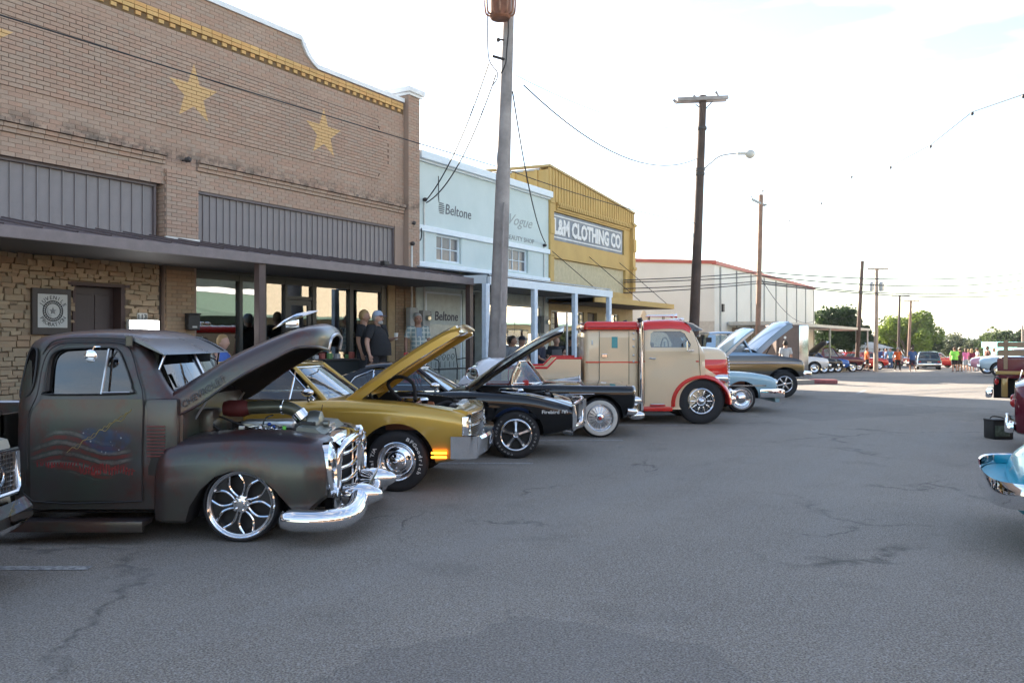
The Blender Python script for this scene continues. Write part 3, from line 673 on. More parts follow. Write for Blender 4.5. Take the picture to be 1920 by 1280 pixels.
# mint canopy
rf = MB()
for i in range(60):
    a = 17.2+7.2*i/60; rf.prism([(-2.28,3.19),(-2.28,3.20),(0,3.50),(0,3.49)], a, a+.11, 'yz'); rf.prism([(-2.28,3.19),(-2.28,3.225),(0,3.525),(0,3.49)], a+.0, a+.02, 'yz')
mp_('canopy_roof', rf, plain('galvanised_blue_sheet',(.45,.52,.60),.35,.4), fix=False)
mp_('canopy_beam', MB().cbox((20.8,-2.27,3.06),(7.2,.08,.20),.01).bb(17.2,17.26,-2.2,0,3.0,3.2).bb(24.32,24.38,-2.2,0,2.98,3.2), TRIMW)
mp_('canopy_soffit', MB().bb(17.3,24.3,-2.2,0,3.03,3.05), plain('soffit_grey',(.16,.165,.16),.7))
for s in (17.05,19.42,21.80,24.18): mp_('canopy_post', MB().cbox((s+.05,-2.25,(SW+2.98)/2),(.17,.12,2.98-SW),.01), plain('pale_blue_post', (.60,.70,.82), .5))
conduit('service_conduit','grey conduit and meter boxes at the right end of the mint wall',24.15,2.3,4.65,2.42,.0)
# ================================================================ yellow building
YEL = NB('ochre_paint'); p_ = YEL.pos(); YEL.set(Base_Color=YEL.mix(YEL.ramp(YEL.noise(1.3,6,.6,p_),.3,.75), (.47,.315,.11), (.56,.385,.14)), Roughness=.75); YEL.bump(YEL.noise(50,3,.6,p_), .2, .005); YEL = YEL.m
YB_ = thing('yellow_building', 'mustard yellow building with ribbed metal gable and painted clothing company sign', 'building', tuple(FM @ Vector((28, 1, 0))), TH)
def yp(n, m, mat, **k): return bp(n, m, mat, YB_, **k)
A, Z = 24.52, 31.62
def ytop(s): return 7.30-.092*(s-24.6)
yp('wall', MB().bb(A,Z,0,.3,2.9,3.45).bb(A,24.85,0,.3,3.45,4.35).bb(30.9,Z,0,.3,3.45,4.35).bb(A,Z,0,.3,4.35,4.93).bb(A,24.78,0,.3,4.93,5.88).bb(30.75,Z,0,.3,4.93,5.88).bb(A,Z,.0,.3,5.88,6.3).bb(A,Z,.25,.4,3.4,5.9).prism([(A+.02,6.3),(A+.02,7.2),(Z-.02,6.6),(Z-.02,6.3)],.03,.3).prism([(.3,2.9),(.3,7.25),(13,7.6),(13,2.9)],A+.03,A+.2,'yz').prism([(.3,-.3),(.3,6.6),(13,6.9),(13,-.3)],Z-.2,Z,'yz'), YEL)
yp('back_wall', MB().bb(A,Z,12.8,13,-.3,7), YEL)
n_ = 34; w_ = (Z-A)/n_
for i in range(n_):
    a = A+i*w_; yp('gable_panel', MB().prism([(a+.01,6.18),(a+.01,ytop(a)-.04),(a+w_*.82,ytop(a+w_)-.04),(a+w_*.82,6.18)],-.035,.03).prism([(a+w_*.82,6.18),(a+w_*.82,ytop(a+w_)-.03),(a+w_,ytop(a+w_)-.03),(a+w_,6.18)],-.065,.03), YEL)
sd_ = MB()
for i in range(30): sd_.prism([(.0+i*.42,5.6),(.0+i*.42,7.2+i*.012),(.0+i*.42+.10,7.2+i*.012),(.0+i*.42+.10,5.6)], A-.03, A+.03, 'yz')
yp('side_ribs', sd_, YEL, fix=False)
yp('roof_edge', MB().prism([(A-.06,7.27),(A-.06,7.34),(Z+.08,6.70),(Z+.08,6.63)],-.09,.35).prism([(-.08,7.27),(-.08,7.34),(13,7.72),(13,7.65)],A-.07,A+.1,'yz'), plain('ochre_edge',(.42,.30,.12),.5))
yp('roof', MB().prism([(A,7.2),(A,7.26),(Z,6.62),(Z,6.56)],.35,12.8), plain('metal_roof',(.4,.4,.4),.4,.5))
for z, o_, h_ in ((6.10,.10,.08),(6.02,.07,.07),(5.94,.045,.07)): yp('cornice_course', MB().bb(A+.5,Z-.35,-o_,.02,z,z+h_), YEL)
dn_ = MB()
for i in range(44): dn_.bb(A+.6+i*.145,A+.68+i*.145,-.12,.0,6.02,6.16)
yp('dentils', dn_, YEL, kind='stuff', fix=False)
for s, pr_ in ((24.56, .5), (31.38, 1)): yp('pilaster', MB().cbox((s+.08,-.05*pr_,4.9),(.26,.18*pr_,2.7),.015).cbox((s+.08,-.09*pr_,5.35),(.28,.20*pr_,.5),.02).cbox((s+.08,-.08*pr_,4.45),(.30,.22*pr_,.12),.02).cbox((s+.08,-.08*pr_,6.15),(.30,.24*pr_,.10),.02), YEL)
yp('sign_board', MB().bb(24.80,30.72,.06,.10,4.95,5.86), plain('blue_grey_sign_paint', (.20,.23,.27), .6, 0, .35, 1.2))
SWH = plain('sign_white', (.68,.69,.70), .6, 0, .15)
yp('sign_lettering', fit('L&M CLOTHING CO', 24.98, 30.5, 5.13, 5.69, .045, ext=.02, bold=.045), SWH)
yp('sign_rule', MB().bb(24.82,30.6,.045,.06,5.74,5.78).bb(24.82,30.6,.045,.06,5.03,5.07).bb(30.56,30.6,.045,.06,5.07,5.74), SWH)
yp('cream_infill_panel', MB().bb(24.86,30.9,.10,.14,3.46,4.34), plain('faded_cream_panel', (.50,.44,.29), .8))
yp('canopy_fascia', MB().cbox((28.0,-1.68,2.93),(7.3,.06,.18),.01).bb(31.58,31.64,-1.65,0,2.84,3.02), YEL)
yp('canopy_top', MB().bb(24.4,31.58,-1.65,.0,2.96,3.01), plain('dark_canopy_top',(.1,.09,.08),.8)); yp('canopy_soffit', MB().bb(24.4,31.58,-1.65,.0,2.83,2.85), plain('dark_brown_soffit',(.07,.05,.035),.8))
for s in (25.2, 28.2, 30.9): 
    tag(part('canopy_rod', MB().tube([(s-.6,-.0,4.6),(s+.3,-1.6,3.0)], .012, 5), DARKM, M=FM), {25.2:'leftmost thin dark rod holding the yellow canopy below the clothing sign',28.2:'middle thin dark rod holding the yellow canopy below the clothing sign',30.9:'rightmost thin dark rod holding the yellow canopy near the building corner'}[s], 'rod', 'rods holding the yellow canopy')
YL = plain('tan_shop_wall', (.36,.28,.15), .8)
yp('ground_floor_wall', MB().bb(A,24.7,0,.3,.3,2.85).bb(24.7,27.15,0,.3,.3,1.25).bb(24.7,31.62,0,.3,2.62,2.85).bb(27.15,27.45,0,.3,.3,2.62).bb(28.25,28.95,0,.3,.3,2.62).bb(28.95,30.2,0,.3,.3,1.3).bb(30.2,31.62,0,.3,.3,2.62), YL)
for (a, c) in ((24.75,27.1),(29.0,30.15)):
    wn = yp('shop_window', MB().bb(a,a+.05,.03,.12,1.25,2.62).bb(c-.05,c,.03,.12,1.25,2.62).bb(a,c,.03,.12,2.57,2.62), PAPER)
    for k in range(7):
        for e_ in (a+.14, c-.14): part('glass_block', MB().cbox((e_,.06,1.37+k*.18),(.16,.06,.165),.012), plain('glass_block',(.5,.48,.38),.15), wn, M=FM)
    part('pane', MB().bb(a+.26,c-.26,.07,.08,1.28,2.57), MIRG, wn, M=FM)
yp('door', MB().bb(27.5,28.2,.1,.14,.48,2.6), DARKM)
# ================================================================ white warehouse
WHM = NB('white_sheet_metal'); p_ = WHM.pos(); WHM.set(Base_Color=WHM.mix(WHM.ramp(WHM.noise(.35,6,.6,p_),.3,.75), (.60,.59,.54), (.70,.69,.65)), Roughness=.6); WHM = WHM.m
WH = thing('white_warehouse', 'big off white metal warehouse with a thin red roof edge beyond the side street', 'building', tuple(FM @ Vector((55, 1, -.5))), TH)
def wp(n, m, mat, **k): return bp(n, m, mat, WH, **k)
A, Z = 42.4, 67.5
def wt(s): return 5.62
wp('wall', MB().bb(A,Z,0,.3,-1.2,5.52).bb(A,A+.3,.3,40,-1.2,5.52).prism([(.0,5.52),(20,6.9),(40,5.52)],A,A+.3,'yz').prism([(.0,5.52),(20,6.9),(40,5.52)],Z-.3,Z,'yz').bb(Z-.3,Z,.3,40,-1.2,5.52), WHM)
wp('roof', MB().prism([(.2,5.53),(.2,5.56),(20,6.92),(20,6.89)],A,Z,'yz').prism([(40,5.53),(40,5.56),(20,6.92),(20,6.89)],A,Z,'yz'), plain('metal_roof',(.4,.4,.4),.4,.5))
REDT = plain('red_roof_trim', (.40,.09,.07), .5)
wp('roof_trim', MB().bb(A-.06,Z+.05,-.10,.12,5.46,5.64).prism([(-.1,5.48),(-.1,5.66),(20,7.06),(20,6.88)],A-.08,A-.0,'yz'), REDT)
n_ = 8
for i in range(n_+1):
    s = A+.9+(Z-A-1.2)*i/n_; wp('wall_rib', MB().bb(s-.06,s+.06,-.07,.02,.2,5.4), plain('grey_rib',(.36,.36,.34),.6))
for i in range(n_):
    a = A+.9+(Z-A-1.2)*i/n_; wp('wall_panel', MB().bb(a+.10,a+(Z-A-1.2)/n_-.10,-.02,.01,.2,5.38), WHM)
wp('lower_siding', MB().bb(A-.03,A+.01,.0,30,-1.2,2.6), plain('beige_lower_siding',(.47,.44,.39),.7))
wp('awning', MB().bb(A+2,Z+9.5,-2.7,-.12,2.42,2.60), plain('awning_metal', (.50,.48,.43), .6))
for s in (A+3,A+10,A+17,Z+3,Z+9): wp('awning_post', MB().bb(s,s+.1,-2.6,-2.5,-1,2.42), SATIN)
wp('wall_box', MB().bb(A+1.0,A+1.25,-.15,.0,3.1,3.5), DARKM); wp('shopfront_panel', MB().bb(A+3,A+9,-.06,.0,.0,2.3), plain('brown_shutter',(.13,.10,.08),.6))
# ================================================================ buildings across the street (seen in the shop glass)
def opp(name, label, s0, s1, h, col, sign=None, glassz=True):
    r = thing(name, label, 'building', tuple(FM @ Vector(((s0+s1)/2, -25, 0))), TH)
    m = plain(name+'_wall', col, .8); bp('wall', MB().bb(s0,s1,-31,-22,.0,h), m, r)
    bp('parapet', MB().bb(s0-.05,s1+.05,-22.06,-21.94,h-.25,h), WHITE, r)
    n = max(2, int((s1-s0)/4)); w = (s1-s0)/n
    for i in range(n):
        f = bp('window', MB().bb(s0+i*w+.4,s0+(i+1)*w-.4,-22.04,-21.96,.9,2.5), FR, r); part('pane', MB().bb(s0+i*w+.5,s0+(i+1)*w-.5,-21.97,-21.94,1.0,2.4), TINT, f, M=FM)
    bp('canopy', MB().bb(s0,s1,-22,-20.2,2.85,3.0), plain(name+'_canopy', (.05,.10,.08), .6), r)
    if sign:
        bp('sign_board', MB().bb(s0+1.0,s0+5.4,-21.95,-21.90,3.3,4.9), plain('grey_sign_board',(.2,.2,.19),.6), r)
        for i, t in enumerate(sign):
            m = fit(t, -(s0+5.2), -(s0+1.2), 4.32-i*.5, 4.7-i*.5, 0); m.xf(Matrix.Translation((0,-21.88,0)) @ Matrix.Rotation(PI,4,'Z')); bp('lettering', m, PAPER, r)
    return r
opp('green_shop_building','low green shop across the street seen reflected in the dark shop glass', 20, 33, 4.3, (.10,.16,.13))
opp('beige_shop_building','beige shop across the street seen reflected in the dark shop glass', 33.2, 46, 5.4, (.42,.36,.27))
opp('cream_sign_building','cream building across the street with a land office sign, reflected in the mint shop window', 46.2, 92, 7.2, (.66,.58,.40), ('CORRELL','LAND & A'))
opp('brown_shop_building','brown shop across the street behind the photographer', -22, 19.8, 5.0, (.22,.15,.11))
# ================================================================ wheels
def tyre_mb(R, rr, w, n=48):
    k = R-rr
    return MB().lathe([(rr, w*.36),(rr+k*.15,w*.47),(rr+k*.5,w*.5),(rr+k*.85,w*.44),(R*.985,w*.38),(R,w*.28),(R,-w*.28),(R*.985,-w*.38),(rr+k*.85,-w*.44),(rr+k*.5,-w*.5),(rr,-w*.40),(rr*.97,-w*.30)], n=n)
DRK = plain('wheel_dark', (.015,.015,.016), .6); GUN = plain('gunmetal_spoke', (.05,.05,.055), .3, .8)
def wheel(root, x, y, R, rr, w, side=-1, style='cap', letters=None, lsz=.42, lmat=None, white=None, n=40, steer=0.0, tyreM=None):
    """side=-1: outer face towards -y"""
    z = R-.006; T = Matrix.Translation((x, y, z)) @ Matrix.Rotation(steer, 4, 'Z') @ (Matrix.Rotation(PI, 4, 'Z') if side > 0 else ID)
    M = WM[root] @ T
    wh = part('wheel', tyre_mb(R, rr, w, n), RUBBER, root, M=M, smooth=50, origin=False)
    f = -w*.5                                                    # outer face
    def sub(nm, mb, mat, sm=45): return part(nm, mb, mat, wh, M=M, smooth=sm, origin=False)
    a = rr
    sub('rim', MB().lathe([(a*1.03,f+.015),(a*1.04,f+.003),(a*1.0,f-.002),(a*.95,f+.006),(a*.90,f+.02),(a*.885,f+.07),(a*.86,f+.10),(a*.84,w*.35)], n=n), CHROME)
    sub('brake_disc', MB().lathe([(a*.84,f+.12),(0,f+.12),(0,f+.14),(a*.84,f+.14)], n=n), DRK)
    if style == 'cap':
        sub('hubcap', MB().lathe([(a*.88,f+.06),(a*.80,f+.035),(a*.62,f+.05),(a*.55,f+.02),(a*.30,f+.0),(a*.12,f-.012),(0,f-.014)], n=n), CHROME)
    elif style == 'rally':
        sub('disc', MB().lathe([(a*.88,f+.06),(a*.80,f+.045),(a*.55,f+.03),(a*.48,f+.05),(a*.42,f+.05)], n=n), CHROME)
        sub('hubcap', MB().lathe([(a*.42,f+.05),(a*.40,f+.02),(a*.22,f+.0),(a*.20,f-.015),(0,f-.03)], n=n), CHROME)
        m = MB()
        for k in range(5):
            t = 2*PI*k/5+PI/2; m.cbox((a*.67*math.cos(t), f+.036, a*.67*math.sin(t)), (a*.10,.008,a*.26), .004, ry=-t)
        sub('slot', m, DRK)
        for k in range(5):
            t = 2*PI*k/5+PI/2+PI/5; sub('lug_nut', MB().ball((a*.33*math.cos(t)*1.0, f+.02, a*.33*math.sin(t)), .014, 6), CHROME)
    elif style == 'five':
        m = MB()
        for k in range(5):
            t = 2*PI*k/5+PI/2; c, s = math.cos(t), math.sin(t)
            def q(r, u, y): return (r*c-u*s, y, r*s+u*c)
            m.loft([[q(a*.16,-a*.15,f+.055),q(a*.16,-a*.07,f+.015),q(a*.16,a*.07,f+.015),q(a*.16,a*.15,f+.055)],[q(a*.5,-a*.12,f+.065),q(a*.5,-a*.05,f+.03),q(a*.5,a*.05,f+.03),q(a*.5,a*.12,f+.065)],[q(a*.90,-a*.20,f+.09),q(a*.90,-a*.09,f+.06),q(a*.90,a*.09,f+.06),q(a*.90,a*.20,f+.09)]])
        sub('spoke', m, SATIN, 30)
        sub('hubcap', MB().lathe([(a*.24,f+.06),(a*.23,f+.01),(a*.15,f-.01),(a*.12,f+.0),(0,f+.0)], n=20), CHROME)
    elif style == 'petal':
        sub('lip', MB().lathe([(a*.955,f+.004),(a*.93,f+.012),(a*.90,f+.014),(a*.88,f+.03)], n=n), SATIN)
        m = MB(); e = MB()
        for k in range(6):
            t = 2*PI*k/6+.25; c, s = math.cos(t), math.sin(t)
            def q(r, u, y): return (r*c-u*s, y, r*s+u*c)
            o = [(a*.20,a*.07),(a*.40,a*.055),(a*.62,a*.10),(a*.80,a*.27),(a*.895,a*.40)]
            for sg_ in (-1, 1):
                path = [q(r, sg_*u, f+.028+.02*(1-r/a)) for r, u in spline(o, 4)]; m.tube(path, .0105, 6)
            L_ = spline(o, 2)
            for (r0,u0),(r1,u1) in zip(L_, L_[1:]): e.loft([[q(r0,-u0,f+.05),q(r0,-u0,f+.035),q(r0,u0,f+.035),q(r0,u0,f+.05)],[q(r1,-u1,f+.05),q(r1,-u1,f+.035),q(r1,u1,f+.035),q(r1,u1,f+.05)]], cap=False)
        sub('spoke', e, GUN, 30); sub('spoke_edge', m, CHROME)
        sub('hub', MB().lathe([(a*.25,f+.05),(a*.24,f+.02),(a*.12,f+.015),(a*.11,f-.005),(0,f-.008)], n=24), CHROME)
        for k in range(6):
            t = 2*PI*k/6+.25+PI/6; sub('lug_nut', MB().lathe([(0,f-.0),(.012,f+.0),(.014,f+.05)], (a*.22*math.cos(t),0,a*.22*math.sin(t)), 8), CHROME)
    elif style == 'wire':
        m = MB()
        for k in range(36):
            t = 2*PI*k/36; d = .12 if k % 2 else -.12
            m.tube([(a*.22*math.cos(t),f+.01,a*.22*math.sin(t)),(a*.86*math.cos(t+d),f+.045,a*.86*math.sin(t+d))], .0035, 5, cap=False)
        sub('spoke', m, CHROME)
        sub('backing', MB().lathe([(a*.9,f+.075),(a*.3,f+.06),(a*.25,f+.09),(0,f+.09)], n=n), SATIN)
        sub('hubcap', MB().lathe([(a*.36,f+.03),(a*.30,f+.005),(a*.20,f+.0),(a*.17,f-.03),(a*.13,f-.035)], n=n), CHROME)
        sub('hub_centre', MB().lathe([(a*.14,f-.034),(0,f-.04)], n=20), plain('red_enamel',(.5,.03,.03),.3))
        m = MB()
        for k in range(3):
            t = 2*PI*k/3-PI/2; m.box((a*.22*math.cos(t),f-.02,a*.22*math.sin(t)),(a*.16,.012,a*.09),ry=-t,taper=.6)
        sub('spinner', m, CHROME)
    elif style == 'truck':
        m = MB(); e = MB()
        for k in range(10):
            t = 2*PI*k/10; m.cbox((a*.66*math.cos(t),f+.03,a*.66*math.sin(t)),(a*.42,.03,a*.10),.008,ry=-t); e.tube([(a*.66*math.cos(t+PI/10)+a*.13*math.cos(u),f+.03,a*.66*math.sin(t+PI/10)+a*.13*math.sin(u)) for u in [2*PI*j/8 for j in range(9)]], .006, 5)
        sub('spoke', m, CHROME); sub('slot_ring', e, CHROME); sub('backing', MB().lathe([(a*.9,f+.08),(0,f+.07)], n=n), DRK)
        sub('hubcap', MB().lathe([(a*.42,f+.04),(a*.38,f+.01),(a*.22,f-.02),(a*.1,f-.05),(0,f-.055)], n=n), CHROME)
    elif style == 'six':
        m = MB()
        for k in range(6):
            t = 2*PI*k/6+.2; m.cbox((a*.5*math.cos(t),f+.03,a*.5*math.sin(t)),(a*.84,.035,a*.17),.01,ry=-t)
        sub('spoke', m, SATIN); sub('hubcap', MB().lathe([(a*.22,f+.05),(a*.2,f+.0),(0,f-.01)], n=20), CHROME)
    if white: sub('whitewall', MB().lathe([(white[0],f+.004),(white[0]+.004,f-.010),((white[0]+white[1])/2,f-.016),(white[1]-.004,f-.010),(white[1],f+.004)], n=n), plain('whitewall_rubber',(.62,.60,.55),.7))
    if letters:
        m = MB(); rl = (R*.52+rr*.48); sz = (R-rr)*lsz
        for txt, a0, tot in letters: m.join(arc_text(txt, rl-sz*.36, math.radians(a0), -math.radians(tot)/max(1,len(txt)-1), sz, (0,f-.004,0), .004, bold=.02, sx=1.25))
        sub('tyre_lettering', m, lmat or LETTER, 20)
    return wh
# ================================================================ bodies: lofted sections along x, mirrored about y=0
def sec(zb, zs, zt, zc, wb, ws, wt):
    """half cross-section from the sill up over the shoulder to the centre of the deck"""
    return [(0,zb),(wb*.6,zb),(wb*.95,zb+.005),(wb+(ws-wb)*.35,zb+(zs-zb)*.18),(ws-.012,zb+(zs-zb)*.55),(ws,zs),(ws-(ws-wt)*.25,zs+(zt-zs)*.55),(wt+.0,zt-.01),(wt-.05,zt+.002),(wt*.62,zt+(zc-zt)*.7),(0,zc)]
def hull(stations, nx=5, m=MB, ns=2, sect=sec, ends=True):
    """stations: (x, zb, zs, zt, zc, wb, ws, wt)"""
    P = spline(stations, nx); rings = []
    for p in P:
        h = sect(*p[1:]); h = spline(h, ns); x = p[0]
        r = [(x, -y, z) for y, z in h]+[(x, y, z) for y, z in h[-2:0:-1]]
        rings.append([Vector(v) for v in r])
    b = MB().loft(rings, cap=ends)
    return b
def arc_cut(x, z, R, y0, y1, flat=1.0, n=28, down=.6):
    """wheel-arch cutter: a disc prism with an open skirt downwards"""
    pts = [(x+R*math.cos(a), z+R*flat*math.sin(a)) for a in [PI*k/n for k in range(n+1)]]
    pts += [(x-R*1.0, z-down), (x+R*1.0, z-down)]
    return MB().prism(pts, y0, y1)
def quad(p, th=.006, nrm=None):
    a, b, c, d = [Vector(v) for v in p]; n = (b-a).cross(c-a).normalized()*th if nrm is None else Vector(nrm)*th
    return MB().add([a, b, c, d, a+n, b+n, c+n, d+n], [(0,1,2,3),(7,6,5,4),(0,4,5,1),(1,5,6,2),(2,6,7,3),(3,7,4,0)])
def curved_pane(bl_, br_, tr_, tl_, bulge, n=8, th=.006):
    """glass between four corners, bowed along 'bulge'"""
    bl_, br_, tr_, tl_ = map(Vector, (bl_, br_, tr_, tl_)); bu = Vector(bulge); m = MB(); rows = 4
    for j in range(rows+1):
        for i in range(n+1):
            u = i/n; v = j/rows; p = (bl_.lerp(br_, u)).lerp(tl_.lerp(tr_, u), v)+bu*(4*u*(1-u))*(1-.25*v); m.v.append(p)
    for j in range(rows):
        for i in range(n): k = j*(n+1)+i; m.f.append((k,k+1,k+n+2,k+n+1))
    return m
LENS = glassmat('lamp_lens', (.9,.92,.95), 1.6, .8)
def headlamp(root, c, r, M=None, depth=.05, ring=True, sub=True):
    x, y, z = c; T = (WM[root] if M is None else M)
    h = part('headlight', MB().lathe([(r*1.22,0),(r*1.25,depth*.5),(r*1.05,depth),(r,depth*.7)], (x,y,z), 20, 'x') if ring else MB().lathe([(r*1.05,0),(r*1.05,depth)], (x,y,z), 20, 'x'), CHROME, root, M=T, smooth=50)
    part('reflector', MB().lathe([(0,-.02),(r*.7,.0),(r,depth*.6)], (x,y,z), 20, 'x'), SATIN, h, M=T, smooth=60)
    part('lens', MB().lathe([(0,depth*1.35),(r*.6,depth*1.2),(r,depth*.75)], (x,y,z), 20, 'x'), LENS, h, M=T, smooth=60)
    return h
def greenhouse(root, g, roofM, pillarM, trimM=None, glass=CLEAR, interior=(.05,.05,.055), seats=True, vent=False, pillars=True, inner=None):
    """g: xb,xt,rt,rb (windscreen base/top, backlight top/base), zb belt, zr roof, wb, wr, bx (centre bow of base), door split xs"""
    xb, xt, rt, rb, zb, zr, wb, wr = [g[k] for k in ('xb','xt','rt','rb','zb','zr','wb','wr')]; bow = g.get('bow', .14); dome = g.get('dome', .05)
    # roof skin
    n = 8; rings = []; L_ = xt-rt
    for i in range(9):
        u = i/8; x = rt+L_*u; dz = dome*(1-(2*u-1)**2)*.6; row = []
        xo = bow*.5*u
        prof = [(-1,-.012),(-.985,.0),(-.93,.030),(-.75,.045),(-.4,.052),(0,.055),(.4,.052),(.75,.045),(.93,.030),(.985,0),(1,-.012),(.9,-.006),(0,.012),(-.9,-.006)]
        for a, h in prof: row.append(Vector((x+xo*(1-a*a)*(1 if u > .5 else 0), a*wr, zr+dz+h*1.0-.055)))
        rings.append(row)
    part('roof', MB().loft(rings), roofM, root, smooth=50)
    zt = zr-.062
    ws = part('windscreen', curved_pane((xb,-wb*.93,zb),(xb,wb*.93,zb),(xt,wr*.93,zt),(xt,-wr*.93,zt),(bow,0,0)), glass, root, smooth=60, fix=False)
    if trimM:
        m = MB(); 
        for (z, x, w, k) in ((zb,xb,wb,1),(zt,xt,wr,.8)): m.tube([(x+bow*k*(4*u*(1-u)), -w*.93+2*w*.93*u, z) for u in [i/10 for i in range(11)]], .013, 6)
        part('windscreen_trim', m, trimM, root, smooth=60)
    part('rear_glass', curved_pane((rb,wb*.85,zb),(rb,-wb*.85,zb),(rt,-wr*.88,zt),(rt,wr*.88,zt),(-bow*.8,0,0)), glass, root, smooth=60, fix=False)
    xs = g.get('xs', (xb-.12)*.45+(rb+.3)*.55)
    for s in (-1, 1):
        if pillars:
            part('windscreen_pillar', MB().tube([(xb-.01,s*wb*.95,zb-.02),((xb+xt)/2,s*(wb+wr)/2*.955,(zb+zt)/2),(xt-.0,s*wr*.96,zt+.02)], [.036,.028,.026], 6), pillarM, root, smooth=60)
            if trimM: part('pillar_trim', MB().tube([(xb+.012,s*wb*.965,zb-.01),(xt+.02,s*wr*.965,zt+.01)], .010, 5), trimM, root, smooth=60)
        cp = g.get('cp')                                                # solid rear quarter outline in xz: list
        if cp:
            def yy(z): return (wb+(wr-wb)*(z-zb)/(zt-zb))*.985
            inn = [Vector((x, s*(yy(z)), z)) for x, z in cp]; out = [Vector((x, s*(yy(z)-.05), z)) for x, z in cp]; k = len(cp)
            m = MB().add(inn+out, [tuple(range(k)), tuple(range(2*k-1,k-1,-1))]+[(i,(i+1)%k,(i+1)%k+k,i+k) for i in range(k)]); part('rear_pillar', m, pillarM, root, smooth=30)
        sg_ = g['sg']                                                    # side glass outline
        def yy2(z): return (wb+(wr-wb)*(z-zb)/(zt-zb))*.965
        pts = [Vector((x, s*yy2(z), z)) for x, z in sg_]
        part('side_window', MB().add(pts, [tuple(range(len(pts)))]), g.get('sglass', glass), root, fix=False)
        if trimM:
            lp = [Vector((x, s*(yy2(z)+.008), z)) for x, z in (sg_+[sg_[0]])]
            part('window_trim', MB().tube(lp, .009, 5), trimM, root, smooth=60)
            for xd in g.get('div', []): part('window_divider', MB().tube([(xd,s*(yy2(zb)+.006),zb),(xd+g.get('dl',0),s*(yy2(zt-.03)+.006),zt-.03)], .011, 5), trimM, root, smooth=60)
    im = inner or plain('interior_%d'%int(interior[0]*1000), interior, .7)
    if seats:
        for s in (-1, 1):
            part('seat', MB().cbox((xs-.25+g.get('so',0),s*wb*.45,zb-.12),(.14,.5,.62),.05,ry=-.2).cbox((xs+.0+g.get('so',0),s*wb*.45,zb-.38),(.5,.52,.14),.05), im, root, smooth=50)
        part('dashboard', MB().cbox((xb-.22,0,zb-.08),(.3,wb*1.8,.16),.05), im, root, smooth=50)
        tr = 2*PI/16; c = Vector((xb-.52, wb*.42*g.get('drv',1), zb+.02)); ax = Matrix.Rotation(-.45,3,'Y')
        part('steering_wheel', MB().tube([c+ax@Vector((0,.19*math.cos(k*tr),.19*math.sin(k*tr))) for k in range(17)], .012, 6, cap=False).tube([c,(xb-.2,c.y,zb-.12)], .015, 6).tube([c+ax@Vector((0,-.19,0)),c+ax@Vector((0,.19,0))],.010,5), BLACK, root, smooth=60)
def seam(root, pts, mat=None, r=.0035, nm='door_seam', M=None):
    return part(nm, MB().tube(pts, r, 4), mat or BLACK, root, M=M)
def hood_slab(root, hinge, L, ang, w0, w1, mat, th=.035, curve=.05, under=None, nm='hood', edge=.07, nose=0.0, label=None):
    """raised bonnet hinged at the back: hinge (x,z), length, opening angle"""
    T = WM[root] @ Matrix.Translation((hinge[0],0,hinge[1])) @ Matrix.Rotation(-ang,4,'Y'); n = 12; k = 8; top = []; bot = []
    for i in range(n+1):
        u = i/n; w = w0+(w1-w0)*u; row = []; rb_ = []
        for j in range(k+1):
            v = -1+2*j/k; z = curve*(1-v*v)+.03*math.sin(PI*u)-edge*.5*max(0,(u-.86)/.14)**2; x = L*u+nose*(1-v*v)*max(0,(u-.8)/.2)
            row.append((x, v*w, z)); rb_.append((x-.01*(u>.9), v*w*.985, z-th))
        top.append(row); bot.append(rb_)
    m = MB(); K = k+1
    for A_ in (top, bot):
        for r in A_: m.v += [Vector(p) for p in r]
    o = (n+1)*K
    for i in range(n):
        for j in range(k): a = i*K+j; m.f.append((a,a+K,a+K+1,a+1)); m.f.append((o+a,o+a+1,o+a+K+1,o+a+K))
    for i in range(n): m.f += [(i*K,i*K+o,(i+1)*K+o,(i+1)*K), (i*K+k,(i+1)*K+k,(i+1)*K+k+o,i*K+k+o)]
    for j in range(k): m.f += [(j,j+1,j+1+o,j+o), (n*K+j,n*K+j+o,n*K+j+1+o,n*K+j+1)]
    h = part(nm, m, mat, root, M=T, smooth=40, origin=False, label=label)
    um = under or mat; f = MB()
    for s in (-1, 1):
        f.loft([[Vector((L*u-(.02), s*((w0+(w1-w0)*u)-dw), curve*.2+.03*math.sin(PI*u)-th-dz)) for dw, dz in ((.015,0),(.015,edge),(.10,edge),(.10,0))] for u in [i/8*.96+.02 for i in range(9)]])
    f.cbox((L*.95,0,curve*.5-th-edge*.4),(.08,w1*1.85,edge),.01).cbox((L*.06,0,curve*.5-th-edge*.4),(.08,w0*1.85,edge),.01)
    f.cbox((L*.5,0,curve*.7-th-edge*.3),(L*.9,.10,edge*.6),.01,rz=.0).cbox((L*.5,w0*.38,curve*.6-th-edge*.3),(L*.95,.07,edge*.6),.01,rz=.28).cbox((L*.5,-w0*.38,curve*.6-th-edge*.3),(L*.95,.07,edge*.6),.01,rz=-.28)
    part('hood_frame', f, um, h, M=T, smooth=35)
    return h
